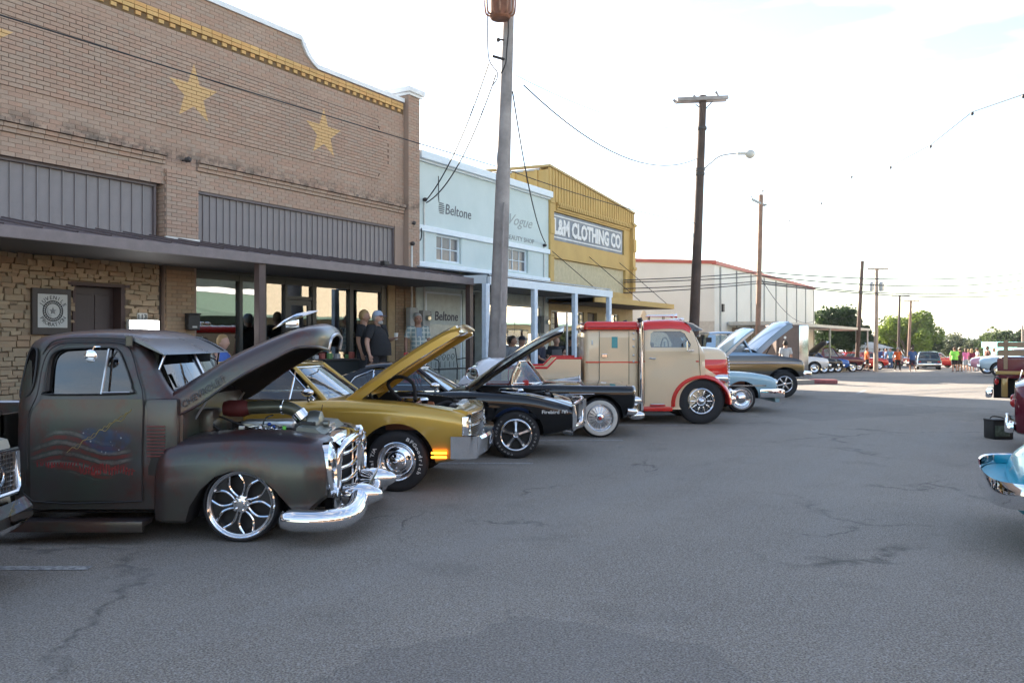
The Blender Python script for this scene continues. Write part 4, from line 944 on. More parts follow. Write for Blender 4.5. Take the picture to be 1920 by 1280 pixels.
def engine(root, x0, x1, w, z, colr=(.35,.12,.05), air=True):
    """a simple V8 with air cleaner, hoses, battery and radiator"""
    c = (x0+x1)/2; e = plain('engine_paint_%d'%int(colr[0]*100), colr, .5)
    part('engine_block', MB().cbox((c,0,z-.22),(.55,.42,.30),.04).cbox((c,-.2,z-.06),(.5,.13,.10),.03,rx=.5).cbox((c,.2,z-.06),(.5,.13,.10),.03,rx=-.5), e, root, smooth=40)
    if air: part('air_cleaner', MB().lathe([(0,.09),(.17,.085),(.19,.06),(.18,.01),(.13,.0),(0,0)], (c+.02,0,z-.02), 24, 'z'), CHROME, root, smooth=40)
    part('battery', MB().cbox((x1-.18,-w+.25,z-.14),(.2,.17,.2),.01), BLACK, root)
    part('radiator', MB().cbox((x1-.03,0,z-.16),(.07,w*1.25,.34),.01).tube([(x1-.03,.0,z+.01),(x1-.03,.0,z+.04)],.035,12), DARKM, root)
    part('hose', MB().tube(spline([(x1-.05,.15,z-.05),(x1-.16,.16,z+.0),(c+.28,.08,z-.04)],5), .022, 8).tube(spline([(x0+.05,-.3,z-.05),(c-.1,-.34,z-.02),(c+.2,-.30,z-.08)],5), .012, 6).tube(spline([(x0+.02,.2,z-.02),(c-.2,.1,z+.02),(c-.1,0,z)],5), .010, 6), RUBBER, root, smooth=60)
    part('inner_wing', MB().bb(x0,x1,-w,-w+.12,z-.14,z-.12).bb(x0,x1,w-.12,w,z-.14,z-.12).bb(x0-.02,x0,-w,w,z-.5,z+.0), DARKM, root)
def car(name, label, loc, rz, body, st, wheels, gh, paintM, roofM=None, W=.92, arch=None, bay=None, hood=None, cabin=True, group=None, chrome=True, hoodlab=None, lamps=None, doors=(), glass=CLEAR, trunkline=True, hw=28, wstyle='cap', eng=(.35,.12,.05), rideh=None, mirror=True, grille=None, bumper=None, rbumper=None, interior=(.05,.05,.055), inner=None):
    r = thing(name, label, 'car' if body != 'pickup' else 'truck', loc, rz, group)
    b = part('body', hull(st, nx=hw//7), paintM, r, smooth=38, origin=False)
    Mw = WM[r]; cut = []
    for (x, R, rr, w, ra) in wheels:
        for s in (-1, 1): cut.append((arc_cut(x, R-.01, ra, s*(W+.15), s*(W-.34)).xf(Mw), UNDER))
    if bay: cut.append((MB().box(((bay[0]+bay[1])/2,0,bay[3]+.35),(bay[1]-bay[0],bay[2]*2,.9)).xf(Mw), UNDER))
    if cabin and gh:
        cut.append((MB().box(((gh['xb']+gh['rb'])/2-.05,0,gh['zb']-.25+.35),(gh['xb']-gh['rb']-.35,gh['wb']*1.72,.7)).xf(Mw), inner or plain('cabin_dark',(.03,.03,.033),.8)))
    boolean(b, cut)
    part('underbody', MB().bb(st[0][0]+.4,st[-1][0]-.4,-W*.6,W*.6,st[2][1]+.02,st[2][1]+.12), UNDER, r)
    for i, (x, R, rr, w, ra) in enumerate(wheels):
        for s in (-1, 1):
            ws = wstyle if not isinstance(wstyle, (list, tuple)) else wstyle[i]
            kw = dict(style=ws) if isinstance(ws, str) else ws
            if s > 0: kw = dict(kw); kw.pop('letters', None)
            wheel(r, x, s*(W-.03-w/2), R, rr, w, s, n=hw if i or s > 0 else max(hw,40), **kw)
    if gh: greenhouse(r, gh, roofM or paintM, gh.get('pm') or roofM or paintM, CHROME if chrome else None, glass, interior, inner=inner)
    if hood:
        hood_slab(r, hood['h'], hood['L'], hood['a'], hood['w0'], hood['w1'], paintM, curve=hood.get('c',.05), under=hood.get('um'), edge=hood.get('e',.07), th=hood.get('th',.03), nose=hood.get('nose',0))
    if bay and hood and hw > 20: engine(r, bay[0]+.05, bay[1]-.05, bay[2], bay[4] if len(bay) > 4 else st[-2][3]-.03, eng)
    for c in (lamps or []): headlamp(r, c[:3], c[3])
    for pts in doors: 
        for s in (-1, 1): seam(r, [(x, s*y, z) for x, y, z in pts])
    if mirror and gh and hw > 20: part('door_mirror', MB().ball((gh['xb']-.18,-W*.97,gh['zb']+.09),.06,8,(1.2,.6,.7)).tube([(gh['xb']-.18,-W*.93,gh['zb']-.01),(gh['xb']-.18,-W*.96,gh['zb']+.07)],.012,6), CHROME, r, smooth=60)
    return r
# ---------------------------------------------------------------- 1. old grey-green pickup, bonnet up
def patina():
    b = NB('patina_paint'); p = b.pos(); n1 = b.noise(1.7, 6, .65, p); n2 = b.noise(2.3, 6, .7, b.obj()); n3 = b.noise(14, 5, .7, p); z = b.sep(p)[2]; nx = b.sep(b.n('NewGeometry').outputs['Normal'])
    c = b.mix(b.ramp(n1, .38, .62), (.050,.066,.050), (.062,.045,.043))
    up = b.math('ADD', nx[2], b.math('MULTIPLY', n2, .5)); c = b.mix(b.math('MULTIPLY', b.ramp(up, .45, .95), .7), c, (.055,.040,.055))
    c = b.mix(b.math('MULTIPLY', b.ramp(n2, .50, .62), .75), c, (.085,.024,.016))
    c = b.mix(b.math('MULTIPLY', b.ramp(n3, .60, .75), .25), c, (.13,.13,.11))
    lo = b.n('MapRange'); b.l(z, lo.inputs[0]); lo.inputs[1].default_value = .65; lo.inputs[2].default_value = .2
    c = b.mix(b.math('MULTIPLY', lo.outputs[0], .45), c, (.05,.042,.035))
    b.set(Base_Color=c, Roughness=b.math('MULTIPLY_ADD', n3, .25, .22), Coat_Weight=.45, Coat_Roughness=.16, Metallic=.25); b.bump(b.noise(3, 2, .5, p), .05, .02); return b
PAT = patina(); PATM = PAT.m
def mural():
    b = patina(); b.m.name = 'door_mural_paint'; src = b.b.inputs['Base Color'].links[0].from_socket; p = b.obj(); x, y, z = b.sep(p)
    w = b.math('ADD', z, b.math('MULTIPLY', b.math('SINE', b.math('MULTIPLY', x, 7.5)), .045)); w = b.math('ADD', w, b.math('MULTIPLY', b.noise(5, 4, .6, p), .06))
    s1 = b.math('SINE', b.math('MULTIPLY', w, 78.0)); red = b.ramp(s1, .1, .6); wh = b.ramp(s1, -.0, -.7) if False else b.ramp(b.math('MULTIPLY', s1, -1), .25, .8)
    dx = b.math('DIVIDE', b.math('SUBTRACT', x, -.04), .43); dz = b.math('DIVIDE', b.math('SUBTRACT', w, .405), .19)
    m_ = b.ramp(b.math('ADD', b.math('MULTIPLY', dx, dx), b.math('MULTIPLY', dz, dz)), .70, 1.1, (1,1,1), (0,0,0)); blot = b.ramp(b.noise(7, 5, .7, p), .34, .56)
    c = b.mix(b.math('MULTIPLY', b.math('MULTIPLY', m_, red), b.math('MULTIPLY', blot, .62)), src, (.19,.025,.02))
    c = b.mix(b.math('MULTIPLY', b.math('MULTIPLY', m_, wh), b.math('MULTIPLY', blot, .4)), c, (.27,.25,.22))
    bx = b.math('DIVIDE', b.math('SUBTRACT', x, .16), .22); bz = b.math('DIVIDE', b.math('SUBTRACT', w, .56), .11)
    bm_ = b.ramp(b.math('ADD', b.math('MULTIPLY', bx, bx), b.math('MULTIPLY', bz, bz)), .6, 1.15, (1,1,1), (0,0,0)); c = b.mix(b.math('MULTIPLY', bm_, b.math('MULTIPLY', blot, .75)), c, (.035,.065,.13))
    v = b.n('TexVoronoi', i_Scale=21); b.l(p, v.inputs['Vector']); dots = b.ramp(v.outputs['Distance'], .10, .17, (1,1,1), (0,0,0)); c = b.mix(b.math('MULTIPLY', b.math('MULTIPLY', bm_, dots), .8), c, (.45,.48,.48))
    b.l(c, b.b.inputs['Base Color']); return b.m
MUR = mural()
def pickup():
    X0, Yc = -2.215, 7.83
    r = thing('vintage_pickup', 'weathered grey green lowered old pickup, hood raised, faded flag mural on its door', 'pickup truck', (X0, Yc, 0))
    Mw = WM[r]
    # cab
    def csec(zb, zt, w, wr, zbelt):
        k = min(1, max(0, (zt-zbelt)/.5)); a = zbelt+(zt-zbelt)*.62; 
        return [(0,zb),(w*.6,zb),(w*.96,zb+.01),(w,zb+.10),(w+.012,zb+.42),(w+.008,zbelt-.10),(w-.012,zbelt),(w+(wr-w)*.30,zbelt+(zt-zbelt)*.22),(w+(wr-w)*.72,zbelt+(zt-zbelt)*.60),(wr,zbelt+(zt-zbelt)*.80),(wr-.06,zbelt+(zt-zbelt)*.92),(wr*.72,zt-.018*k),(wr*.35,zt-.004*k),(0,zt)]
    st = [(-1.915,.30,1.30,.60,.52,1.14),(-1.90,.27,1.52,.70,.58,1.15),(-1.85,.25,1.64,.78,.66,1.16),(-1.74,.24,1.705,.825,.715,1.17),(-1.5,.24,1.742,.84,.735,1.17),(-1.2,.24,1.75,.84,.735,1.17),(-1.0,.24,1.735,.84,.73,1.17),(-.90,.24,1.69,.84,.72,1.17),(-.80,.24,1.55,.84,.73,1.17),(-.70,.24,1.36,.835,.75,1.16),(-.60,.25,1.21,.82,.76,1.12),(-.50,.28,1.16,.78,.72,1.08)]
    cab = part('cab', hull([(a,)+tuple(o) for a, *o in st], nx=4, ns=3, sect=csec), PATM, r, smooth=40, origin=False)
    P = lambda a, b, Y=7.03: ((a-960)/1600*Y-X0, H-(b-637)/1600*Y)
    win = [P(*q) for q in ((88,733),(88,690),(92,668),(104,657),(125,653),(200,651),(216,656),(226,668),(246,712),(250,728),(244,737),(96,739))]
    win = [tuple(q) for q in spline(win+[win[0]], 3)][:-1]
    rw = [P(*q) for q in ((30,735),(38,690),(44,664),(54,652),(64,656),(67,675),(66,715),(58,738),(44,746),(33,745))]
    rw = [tuple(q) for q in spline(rw+[rw[0]], 3)][:-1]
    ws = [(-.66,1.22),(.66,1.22),(.70,1.26),(.655,1.50),(.60,1.575),(-.60,1.575),(-.655,1.50),(-.70,1.26)]
    bw = [(-.45,1.22),(.45,1.22),(.5,1.27),(.46,1.52),(.40,1.56),(-.40,1.56),(-.46,1.52),(-.5,1.27)]
    INN = plain('cab_interior', (.022,.022,.024), .8)
    boolean(cab, [(MB().box((-1.29,0,1.02),(.98,1.52,1.24),taper=.86).xf(Mw), INN),(MB().prism(win,-1.1,1.1).xf(Mw), BLACK),(MB().prism(ws,-1.0,-.2,'yz').xf(Mw), BLACK),(MB().prism(bw,-2.2,-1.7,'yz').xf(Mw), BLACK)])
    for s in (-1, 1):
        pn = MB(); q = [(x, s*(.775-.16*max(0,(z-1.17))), z) for x, z in win]; pn.add(q, [tuple(range(len(q)))]); part('side_window', pn, TINT, r, fix=False)
        part('window_trim', MB().tube([(x, s*(.845-.20*max(0,(z-1.17))), z) for x, z in win+[win[0]]], .008, 5), BLACK, r, smooth=60)
        a, z0 = P(194,738); a2, z1 = P(199,652); part('vent_window_bar', MB().tube([(a,s*.838,z0),(a2,s*.745,z1)],.010,5).tube([(a,s*.838,z0+.012),(P(247,733)[0],s*.838,z0+.016)],.006,5), SATIN, r, smooth=60)
        # dark wrap-around rear quarter glass lying in the cab corner
        q = []; 
        for x, z in rw:
            k = max(0,min(1,(x+1.93)/.26)); wv = .60+.215*math.sqrt(k); wv -= .19*max(0,z-1.17); q.append((x-.008, s*(wv+.03), z))
        part('quarter_window', MB().add(q, [tuple(range(len(q)))]), plain('quarter_glass',(.004,.004,.005),.25,spec=.2), r, fix=False)
        part('quarter_window_rubber', MB().tube(q+[q[0]], .010, 5), BLACK, r, smooth=60)
    part('windscreen', curved_pane((-.60,-.69,1.20),(-.60,.69,1.20),(-.79,.62,1.59),(-.79,-.62,1.59),(.05,0,0)), TINT, r, smooth=60, fix=False)
    part('windscreen_divider', MB().tube([(-.545,0,1.2),(-.735,0,1.59)],.012,6), SATIN, r)
    part('rear_glass', MB().add([(-1.86,-.46,1.22),(-1.86,.46,1.22),(-1.86,.42,1.56),(-1.86,-.42,1.56)],[(0,1,2,3)]), TINT, r, fix=False)
    # door skin with the mural, seams, handle
    dpx = [(272,742),(273,800),(273,935),(70,938),(58,900),(54,850),(55,800),(60,772),(70,746)]
    dq = [P(*q, 6.99) for q in dpx]
    d = MB(); nx_ = 14; nz_ = 14
    def dw(z): return .853+.008*math.sin(max(0,min(1,(z-.3)/.9))*PI)
    xs = [-1.72+i*(.92)/nx_ for i in range(nx_+1)]
    for j in range(nz_+1):
        z = .335+(1.165-.335)*j/nz_
        for x in xs:
            xl = max(x, -1.745+.10*max(0,(z-.95)/.2)**1.5 if z > .95 else x); d.v.append(Vector((xl, -dw(z)-.002, z)))
    for j in range(nz_):
        for i in range(nx_): a = j*(nx_+1)+i; d.f.append((a,a+1,a+nx_+2,a+nx_+1))
    door = part('door', d, MUR, r, smooth=60, fix=False)
    for s in (-1, 1):
        def sw(z): return dw(z)+.003-(.20*max(0,z-1.17))
        pts = [(-.805,.335),(-.805,.8),(-.80,1.17),(-.86,1.36),(-.93,1.55),(-1.0,1.612),(-1.15,1.628),(-1.45,1.625),(-1.56,1.60),(-1.625,1.53),(-1.655,1.40),(-1.67,1.20),(-1.72,1.08),(-1.745,.95),(-1.74,.6),(-1.70,.335),(-.805,.335)]
        seam(r, [(x, s*(sw(z)-.0), z) for x, z in spline(pts, 3)], r=.005)
    part('door_lettering', MB().join(MB().tube(spline([(-1.42+.045*k, -.862, .73+.028*k+.022*math.sin(k*2.4)) for k in range(12)],4), .003, 4).join(MB().tube(spline([(-1.40+.022*k, -.8615, .745+.014*k+.016*(k%2)) for k in range(24)],2), .003, 4))), plain('gold_script',(.30,.23,.08),.5), r)
    rl = MB(); rnd = random.Random(3)
    for row, (x0, z0, nn) in enumerate(((-1.66,.615,15),(-1.31,.555,19))):
        for k in range(nn):
            x = x0+.0235*k; hgt = .05+.035*rnd.random(); rl.box((x,-.8615,z0+hgt*.5+.01*math.sin(k)),(.009+.006*rnd.random(),.002,hgt),ry=rnd.uniform(-.2,.25))
            if rnd.random() < .6: rl.box((x+.012,-.8615,z0+hgt*rnd.choice((.05,.5,.95))),(.024,.002,.012))
    part('door_lettering', rl, plain('red_script',(.20,.022,.02),.5,0,.5,20), r)
    part('drip_rail', MB().tube([(x, -.745, z) for x, z in spline([(-.88,1.60),(-.98,1.652),(-1.2,1.665),(-1.5,1.66),(-1.62,1.62),(-1.68,1.53)],3)], .007, 5), BLACK, r)
    cw = part('cowl_side', MB().cbox((-.66,-.80,.84),(.28,.10,.66),.04), PATM, r, smooth=40)
    vm = MB()
    for k in range(10): vm.cbox((-.695,-.856,.70+.027*k),(.15,.02,.010),.004)
    part('vent_louvre', vm, plain('rusty_red',(.16,.035,.03),.5), r)
    # running boards, bed, rear fenders
    for s in (-1, 1):
        part('running_board', MB().cbox((-1.80,s*.875,.165),(2.1,.20,.05),.02).cbox((-1.80,s*.97,.15),(2.1,.03,.09),.012), PATM, r, smooth=40)
        f = hull([(-3.75,.25,.5,.62,.66,.70,.72,.5),(-3.6,.18,.5,.78,.80,.82,.90,.6),(-3.2,.16,.55,.86,.86,.86,.94,.65),(-2.85,.16,.5,.76,.78,.84,.92,.6),(-2.6,.2,.4,.5,.52,.75,.8,.6)], nx=4)
    part('bed', MB().bb(-4.05,-2.08,-.66,.66,.35,.42).bb(-4.05,-2.08,-.68,-.62,.35,1.02).bb(-4.05,-2.08,.62,.68,.35,1.02).bb(-2.13,-2.08,-.66,.66,.35,1.02).bb(-4.08,-4.02,-.66,.66,.35,1.02), PATM, r)
    part('bed_rail', MB().tube([(-4.05,-.67,1.03),(-2.08,-.67,1.03)],.022,6).tube([(-4.05,.67,1.03),(-2.08,.67,1.03)],.022,6), SATIN, r, smooth=60)
    rf = part('rear_fender', MB().prism([(x,z) for x, z in [(-3.72,.25),(-3.66,.55),(-3.45,.78),(-3.1,.84),(-2.8,.76),(-2.6,.5),(-2.52,.2)]],-.92,.92), PATM, r, smooth=60)
    boolean(rf, [(MB().box((-3.1,0,.5),(1.6,1.3,1.4)).xf(Mw), UNDER),(arc_cut(-3.1,.3,.40,-1.1,1.1).xf(Mw), UNDER)])
    # front fenders
    top = [(-.70,.16,.36),(-.705,.16,.60),(-.69,.16,.72),(-.64,.16,.79),(-.52,.16,.826),(-.30,.16,.848),(0,.16,.862),(.30,.17,.852),(.50,.20,.83),(.62,.30,.81),(.675,.34,.77),(.70,.36,.70)]
    for s in (-1, 1):
        rings = []
        for i, (x, zb, zt) in enumerate(spline(top, 4)):
            u = (x+.70)/1.40; k = min(1, max(0, (x+.705)/.10)); e = min(1, max(0,(.705-x)/.16)); out = .86+.075*math.sqrt(k) if x < 0 else .86+.075*math.sqrt(max(.0,e)); out = min(out,.935)
            h = zt-zb; ro = min(.17, h*.4)
            rings.append([Vector((x, s*y, z)) for y, z in [(.46,zb),(out-.06,zb),(out-.012,zb+.03),(out,zb+h*.35),(out-.003,zt-ro*1.2),(out-.028,zt-ro*.68),(out-.075,zt-ro*.28),(out-.15,zt-ro*.05),(.64,zt+.012),(.46,zt+.02)]])
        fe = part('front_fender', MB().loft(rings), PATM, r, smooth=42, origin=False)
        arch = [(x, z) for x, z in [(-.455,.10),(-.395,.30),(-.31,.435),(-.19,.545),(-.06,.588),(.06,.583),(.18,.535),(.29,.445),(.38,.34),(.44,.275),(.47,.10)]]
        boolean(fe, [(MB().prism([(x,z) for x,z in arch]+[(.47,-.1),(-.455,-.1)], s*1.1, s*.62).xf(Mw), UNDER)])
        # tall chrome lamp bezel
        bz = MB(); n = 28; 
        def ov(t, ky, kz): return (s*.725+ky*math.cos(t), .57+kz*math.sin(t))
        for k in range(n):
            t = 2*PI*k/n; 
            for (ky, kz, xx) in ((.125,.23,.66),(.130,.235,.715),(.100,.20,.735),(.088,.185,.715)): a, z = ov(t,ky,kz); bz.v.append(Vector((xx-.06*(z-.57), a, z)))
        for k in range(n):
            for j in range(3): a = k*4+j; b_ = ((k+1)%n)*4+j; bz.f.append((a,b_,b_+1,a+1))
        part('lamp_bezel', bz, CHROME, r, smooth=50)
        headlamp(r, (.68, s*.725, .645), .088, depth=.06)
        part('parking_lamp', MB().lathe([(.05,.70),(.045,.73),(0,.74)], (0,s*.725,.46), 14, 'x'), LENS, r, smooth=60)
        part('lamp_backing', MB().lathe([(0,.70),(.098,.70)], (0,s*.725,.60), 20, 'x').bb(.66,.70,s*.725-.09,s*.725+.09,.40,.72), SATIN, r)
    # nose: chrome shell, grille bars, panels
    fr_ = spline([(.70,-.46,.16),(.705,-.475,.40),(.71,-.475,.62),(.735,-.42,.725),(.77,-.25,.765),(.785,0,.775),(.77,.25,.765),(.735,.42,.725),(.71,.475,.62),(.705,.475,.40),(.70,.46,.16)], 4)
    part('grille_shell', MB().tube(fr_, .040, 10).loft([[Vector((x, y*k, z-.05*(y/.5)**2)) for y in [-.5+.1*i for i in range(11)]] for x, k, z in ((.74,1,.795),(.70,1.0,.825),(.62,1.02,.845),(.56,1.04,.84))], closed=False, cap=False), CHROME, r, smooth=60)
    part('grille_backing', MB().bb(.60,.66,-.46,.46,.18,.74), UNDER, r)
    for z in (.65,.53,.41,.29,.20): part('grille_bar', MB().tube([(.68+.075*(1-(y/.44)**2), y, z) for y in [-.44+i*.088 for i in range(11)]], .024, 8, flat=.8), CHROME, r, smooth=60)
    part('grille_upright', MB().cbox((.745,.0,.46),(.03,.025,.52),.008), CHROME, r, smooth=40)
    part('grille_emblem', MB().lathe([(0,.845),(.035,.84),(.045,.82)],(0,.0,.79),16,'x').cbox((.79,0,.735),(.02,.16,.02),.006), SATIN, r, smooth=50)
    part('nose_panel', MB().prism([(.34,.84),(.36,.90),(.52,.885),(.62,.80),(.60,.76),(.40,.78)],-.47,.47), plain('grey_green_panel', (.16,.18,.16), .35), r, smooth=30)
    lp = part('licence_plate', MB().cbox((.95,-.10,.40),(.012,.22,.13),.004,ry=.45,rx=.5), plain('plate_white',(.6,.6,.58),.5), r); part('plate_picture', MB().cbox((.958,-.10,.403),(.010,.14,.08),.003,ry=.45,rx=.5), plain('plate_olive',(.14,.14,.08),.5), lp)
    # bumper with bullets
    for s in (-1, 1):
        path = spline([(.36,s*.985,.215),(.50,s*1.0,.205),(.68,s*.985,.20),(.82,s*.90,.20),(.885,s*.74,.215),(.90,s*.58,.25),(.90,s*.46,.30)], 4)
        n = len(path); rr_ = [.045 if i == 0 else (.078 if i < 3 else .090-.0*i) for i in range(n)]
        part('bumper', MB().tube(path, rr_, 14), CHROME, r, smooth=60)
        part('bumper_bullet', MB().lathe([(0,.74),(.085,.76),(.098,.84),(.10,.92),(.088,.985),(.064,1.04),(.035,1.085),(0,1.10)], (0,s*.44,.315), 24, 'x'), CHROME, r, smooth=50)
    part('bumper_bar', MB().tube(spline([(.90,-.46,.27),(.93,-.2,.25),(.93,.2,.25),(.90,.46,.27)],4), .06, 12), CHROME, r, smooth=60)
    # raised hood
    hpx = [((305,736),(328,782),.80),((360,702),(375,757),.785),((420,667),(440,712),.75),((490,636),(510,674),.69),((548,616),(556,652),.61),((584,611),(588,650),.51),((606,617),(604,652),.39),((621,630),(616,656),.24)]
    hs = [(P(*t, Yc-w), P(*b_, Yc-w), w) for t, b_, w in hpx]
    hs = spline([(t[0],t[1],b_[0],b_[1],w) for t, b_, w in hs], 4)
    def hring(q, ins):
        tx, tz, bx, bz_, w = q; up = Vector((tx-bx,0,tz-bz_)); n_ = up.normalized(); out = []
        cr_ = [(-1,0),(-1.0,.45),(-.975,.70),(-.90,.88),(-.75,.99),(-.5,1.10),(-.2,1.17),(0,1.2),(.2,1.17),(.5,1.10),(.75,.99),(.90,.88),(.975,.70),(1,.45),(1,0)]
        for a, h in cr_: out.append(Vector((bx,0,bz_))+up*((h if h < .5 else .5+(h-.5)*.95)-(ins*1.0 if h > .1 else 0))+Vector((0,a*(w-ins*.12),0)))
        return out
    o_ = [hring(q,0) for q in hs]; i_ = [hring(q,.10) for q in hs]; hm_ = MB()
    hm_.loft(o_, closed=False, cap=False); hd = part('hood', hm_, PATM, r, smooth=60, origin=False, label='long rounded hood raised on its rear hinge')
    im = MB(); im.loft(i_, closed=False, cap=False)
    part('hood_lining', im, plain('hood_underside',(.02,.02,.018),.7), hd, smooth=60, origin=False)
    for ed in ([o[0] for o in o_], [o[-1] for o in o_]): part('hood_edge', MB().tube(ed, .012, 6), PATM, hd, smooth=60, origin=False)
    part('hood_lip', MB().tube([v for v in o_[-1]], .016, 6).add(o_[-1]+i_[-1], [(k,k+1,k+16,k+15) for k in range(14)]), SATIN, hd, smooth=60, origin=False)
    part('hood_script', text_mb('CHEVROLET', .075, .004, sx=1.0, shear=.2).xf(Matrix.Translation((-.50,-.815,1.085)) @ Matrix.Rotation(-math.radians(33),4,'Y') @ Matrix.Rotation(.04,4,'Z')), plain('dark_badge',(.03,.035,.05),.4), hd, origin=False)
    orn = MB().loft([[Vector((x, y*w, z+h*k)) for y, k in ((-1,0),(-.4,.7),(0,1),(.4,.7),(1,0))] for x, z, w, h in ((.02,1.745,.012,.01),(.12,1.80,.03,.03),(.24,1.845,.035,.045),(.36,1.885,.02,.03),(.44,1.915,.004,.006))])
    orn.loft([[Vector((x, y, z)) for y in (-w, 0, w)] for x, z, w in ((.10,1.80,.02),(.24,1.86,.13),(.30,1.875,.06))], closed=False, cap=False).cbox((.20,0,1.80),(.12,.03,.08),.01)
    part('hood_ornament', orn, CHROME, hd, smooth=40, origin=False)
    # visor, mirror, sticker
    vs_ = []
    for i in range(9):
        y = -.80+1.6*i/8; q = 1-(y/.80)**2; vs_.append([Vector((x+.05*q*k, y*(1-.04*(1-k)), z)) for x, z, k in ((-1.00,1.690,0),(-.90,1.665,.4),(-.78,1.61,.8),(-.66,1.535,1),(-.655,1.527,1),(-.68,1.535,1),(-.80,1.59,.8),(-.99,1.675,0))])
    part('sun_visor', MB().loft(vs_), plain('visor_blue_grey',(.155,.175,.20),.28,.35,.15,2), r, smooth=40)
    part('visor_seam', MB().tube([(-.995,.62,1.70),(-.78,.63,1.622),(-.64,.62,1.545)],.006,5), BLACK, r)
    for s in (-1, 1): part('visor_strut', MB().tube([(-.70,s*.66,1.53),(-.735,s*.70,1.40)],.010,6), CHROME, r, smooth=60); part('visor_bracket', MB().cbox((-.94,s*.795,1.64),(.06,.02,.09),.008), PATM, r)
    a, z = P(183,660); part('door_mirror', MB().lathe([(0,-.01),(.035,-.006),(.052,.0),(.05,.012),(.02,.025),(0,.028)],(a,-.92,z-.03),20).tube([(a,-.90,z+.0),(a+.02,-.90,z+.045),(a+.05,-.86,z+.045)],.006,6), CHROME, r, smooth=50)
    part('window_sticker', MB().cbox((-.635,-.60,1.315),(.004,.05,.13),.001,rx=0,ry=-.4), PAPER, r)
    # engine bay
    part('firewall', MB().bb(-.58,-.55,-.52,.52,.35,1.08), plain('firewall_paint',(.10,.10,.10),.5), r)
    part('inner_wing', MB().bb(-.55,.60,-.50,-.47,.3,.80).bb(-.55,.60,.47,.50,.3,.80), UNDER, r)
    part('engine_block', MB().cbox((0,0,.60),(.75,.40,.35),.04), BLACK, r); part('valve_cover', MB().cbox((-.02,-.20,.80),(.62,.13,.10),.03,rx=.4).cbox((-.02,.20,.80),(.62,.13,.10),.03,rx=-.4), plain('black_cover',(.02,.02,.02),.25), r, smooth=40)
    part('intake_manifold', MB().cbox((0,0,.87),(.5,.2,.10),.03), SATIN, r)
    OL = plain('olive_tube', (.075,.078,.055), .3, .3)
    part('intake_tube', MB().tube(spline([(-.13,-.22,1.045),(.0,-.22,1.05),(.18,-.22,1.05),(.29,-.21,1.01),(.37,-.20,.92),(.40,-.19,.86)],5), .058, 16), OL, r, smooth=60)
    part('hose_clamp', MB().lathe([(.060,-.01),(.064,-.008),(.064,.008),(.060,.01)],(.17,-.22,1.05),20,'x').xf(ID).join(MB().lathe([(.058,-.04),(.067,-.038),(.067,.038),(.058,.04)],(0,0,0),20,'x').xf(Matrix.Translation((.325,-.205,.975))@Matrix.Rotation(.9,4,'Y'))), CHROME, r, smooth=40)
    part('air_filter', MB().lathe([(0,-.36),(.062,-.35),(.075,-.30),(.075,-.17),(.06,-.14),(.058,-.12)],(0,-.22,1.04),22,'x'), plain('red_filter',(.09,.012,.012),.7), r, smooth=40)
    part('supercharger', MB().lathe([(0,.36),(.07,.37),(.115,.40),(.12,.45),(.11,.50),(.06,.52),(0,.52)],(0,-.16,.90),24,'x').lathe([(.03,.52),(.03,.57),(0,.57)],(0,-.16,.90),16,'x'), plain('dull_aluminium',(.22,.23,.21),.35,.7), r, smooth=40)
    part('bracket', MB().cbox((.40,-.26,.82),(.16,.04,.22),.02).cbox((.30,-.28,.78),(.10,.10,.16),.02), BLACK, r)
    part('radiator', MB().cbox((.60,0,.60),(.05,.86,.46),.01), DARKM, r); part('radiator_cap', MB().lathe([(0,.86),(.03,.86),(.03,.84),(.02,.82)],(.56,.02,.0),14,'z').cbox((.52,-.0,.875),(.10,.22,.03),.01), SATIN, r)
    m = MB(); 
    for k in range(8): m.ball((-.05+.035*k, -.28, .86+.012*math.sin(k*2)), .014+.006*(k%3), 6)
    m.tube(spline([(-.30,-.25,.84),(-.1,-.28,.88),(.05,-.27,.90),(.2,-.25,.87)],5), .008, 6).tube(spline([(-.02,-.2,.86),(.02,-.24,.95),(.08,-.2,.98)],5),.007,6); part('fuel_rail', m, CHROME, r, smooth=60)
    part('blue_fitting', MB().ball((.07,-.29,.905),.018,8).ball((.11,-.29,.885),.014,8), plain('blue_anodised',(.02,.07,.35),.3,.6), r, smooth=60); part('green_label', MB().bb(.20,.23,-.335,-.33,.85,.895), plain('green_label',(.15,.6,.08),.5), r)
    part('wiring', MB().tube(spline([(-.55,-.35,.80),(-.42,-.40,.92),(-.28,-.40,.83),(-.1,-.38,.80)],5),.014,6).tube(spline([(-.52,-.30,.9),(-.38,-.36,.86),(-.2,-.33,.84)],5),.016,6).tube(spline([(-.5,-.2,1.0),(-.3,-.3,.95),(-.1,-.25,.86)],5),.009,6).tube(spline([(.1,-.35,.82),(.3,-.38,.86),(.44,-.34,.80)],5),.012,6), RUBBER, r, smooth=60)
    part('small_part', MB().cbox((-.16,-.33,.86),(.05,.03,.07),.005).cbox((-.42,-.38,.93),(.03,.03,.05),.005), SATIN, r)
    part('hood_hinge', MB().tube([(-.52,-.50,.95),(-.40,-.50,1.14)],.010,6).tube([(-.52,.50,.95),(-.40,.50,1.14)],.010,6), SATIN, r)
    part('engine_bay_tank', MB().cbox((-.46,-.30,.90),(.17,.26,.30),.04), PATM, r, smooth=40)
    part('seat', MB().cbox((-1.50,0,.98),(.16,1.3,.55),.06,ry=-.15), INN, r, smooth=50); part('steering_wheel', MB().tube([(-.93+.08*math.cos(t)*.4,.0+.36+.19*math.cos(t),1.20+.19*math.sin(t)) for t in [2*PI*k/18 for k in range(19)]],.012,6,cap=False), BLACK, r, smooth=60)
    part('dashboard', MB().cbox((-.74,0,1.14),(.16,1.4,.14),.04), PATM, r)
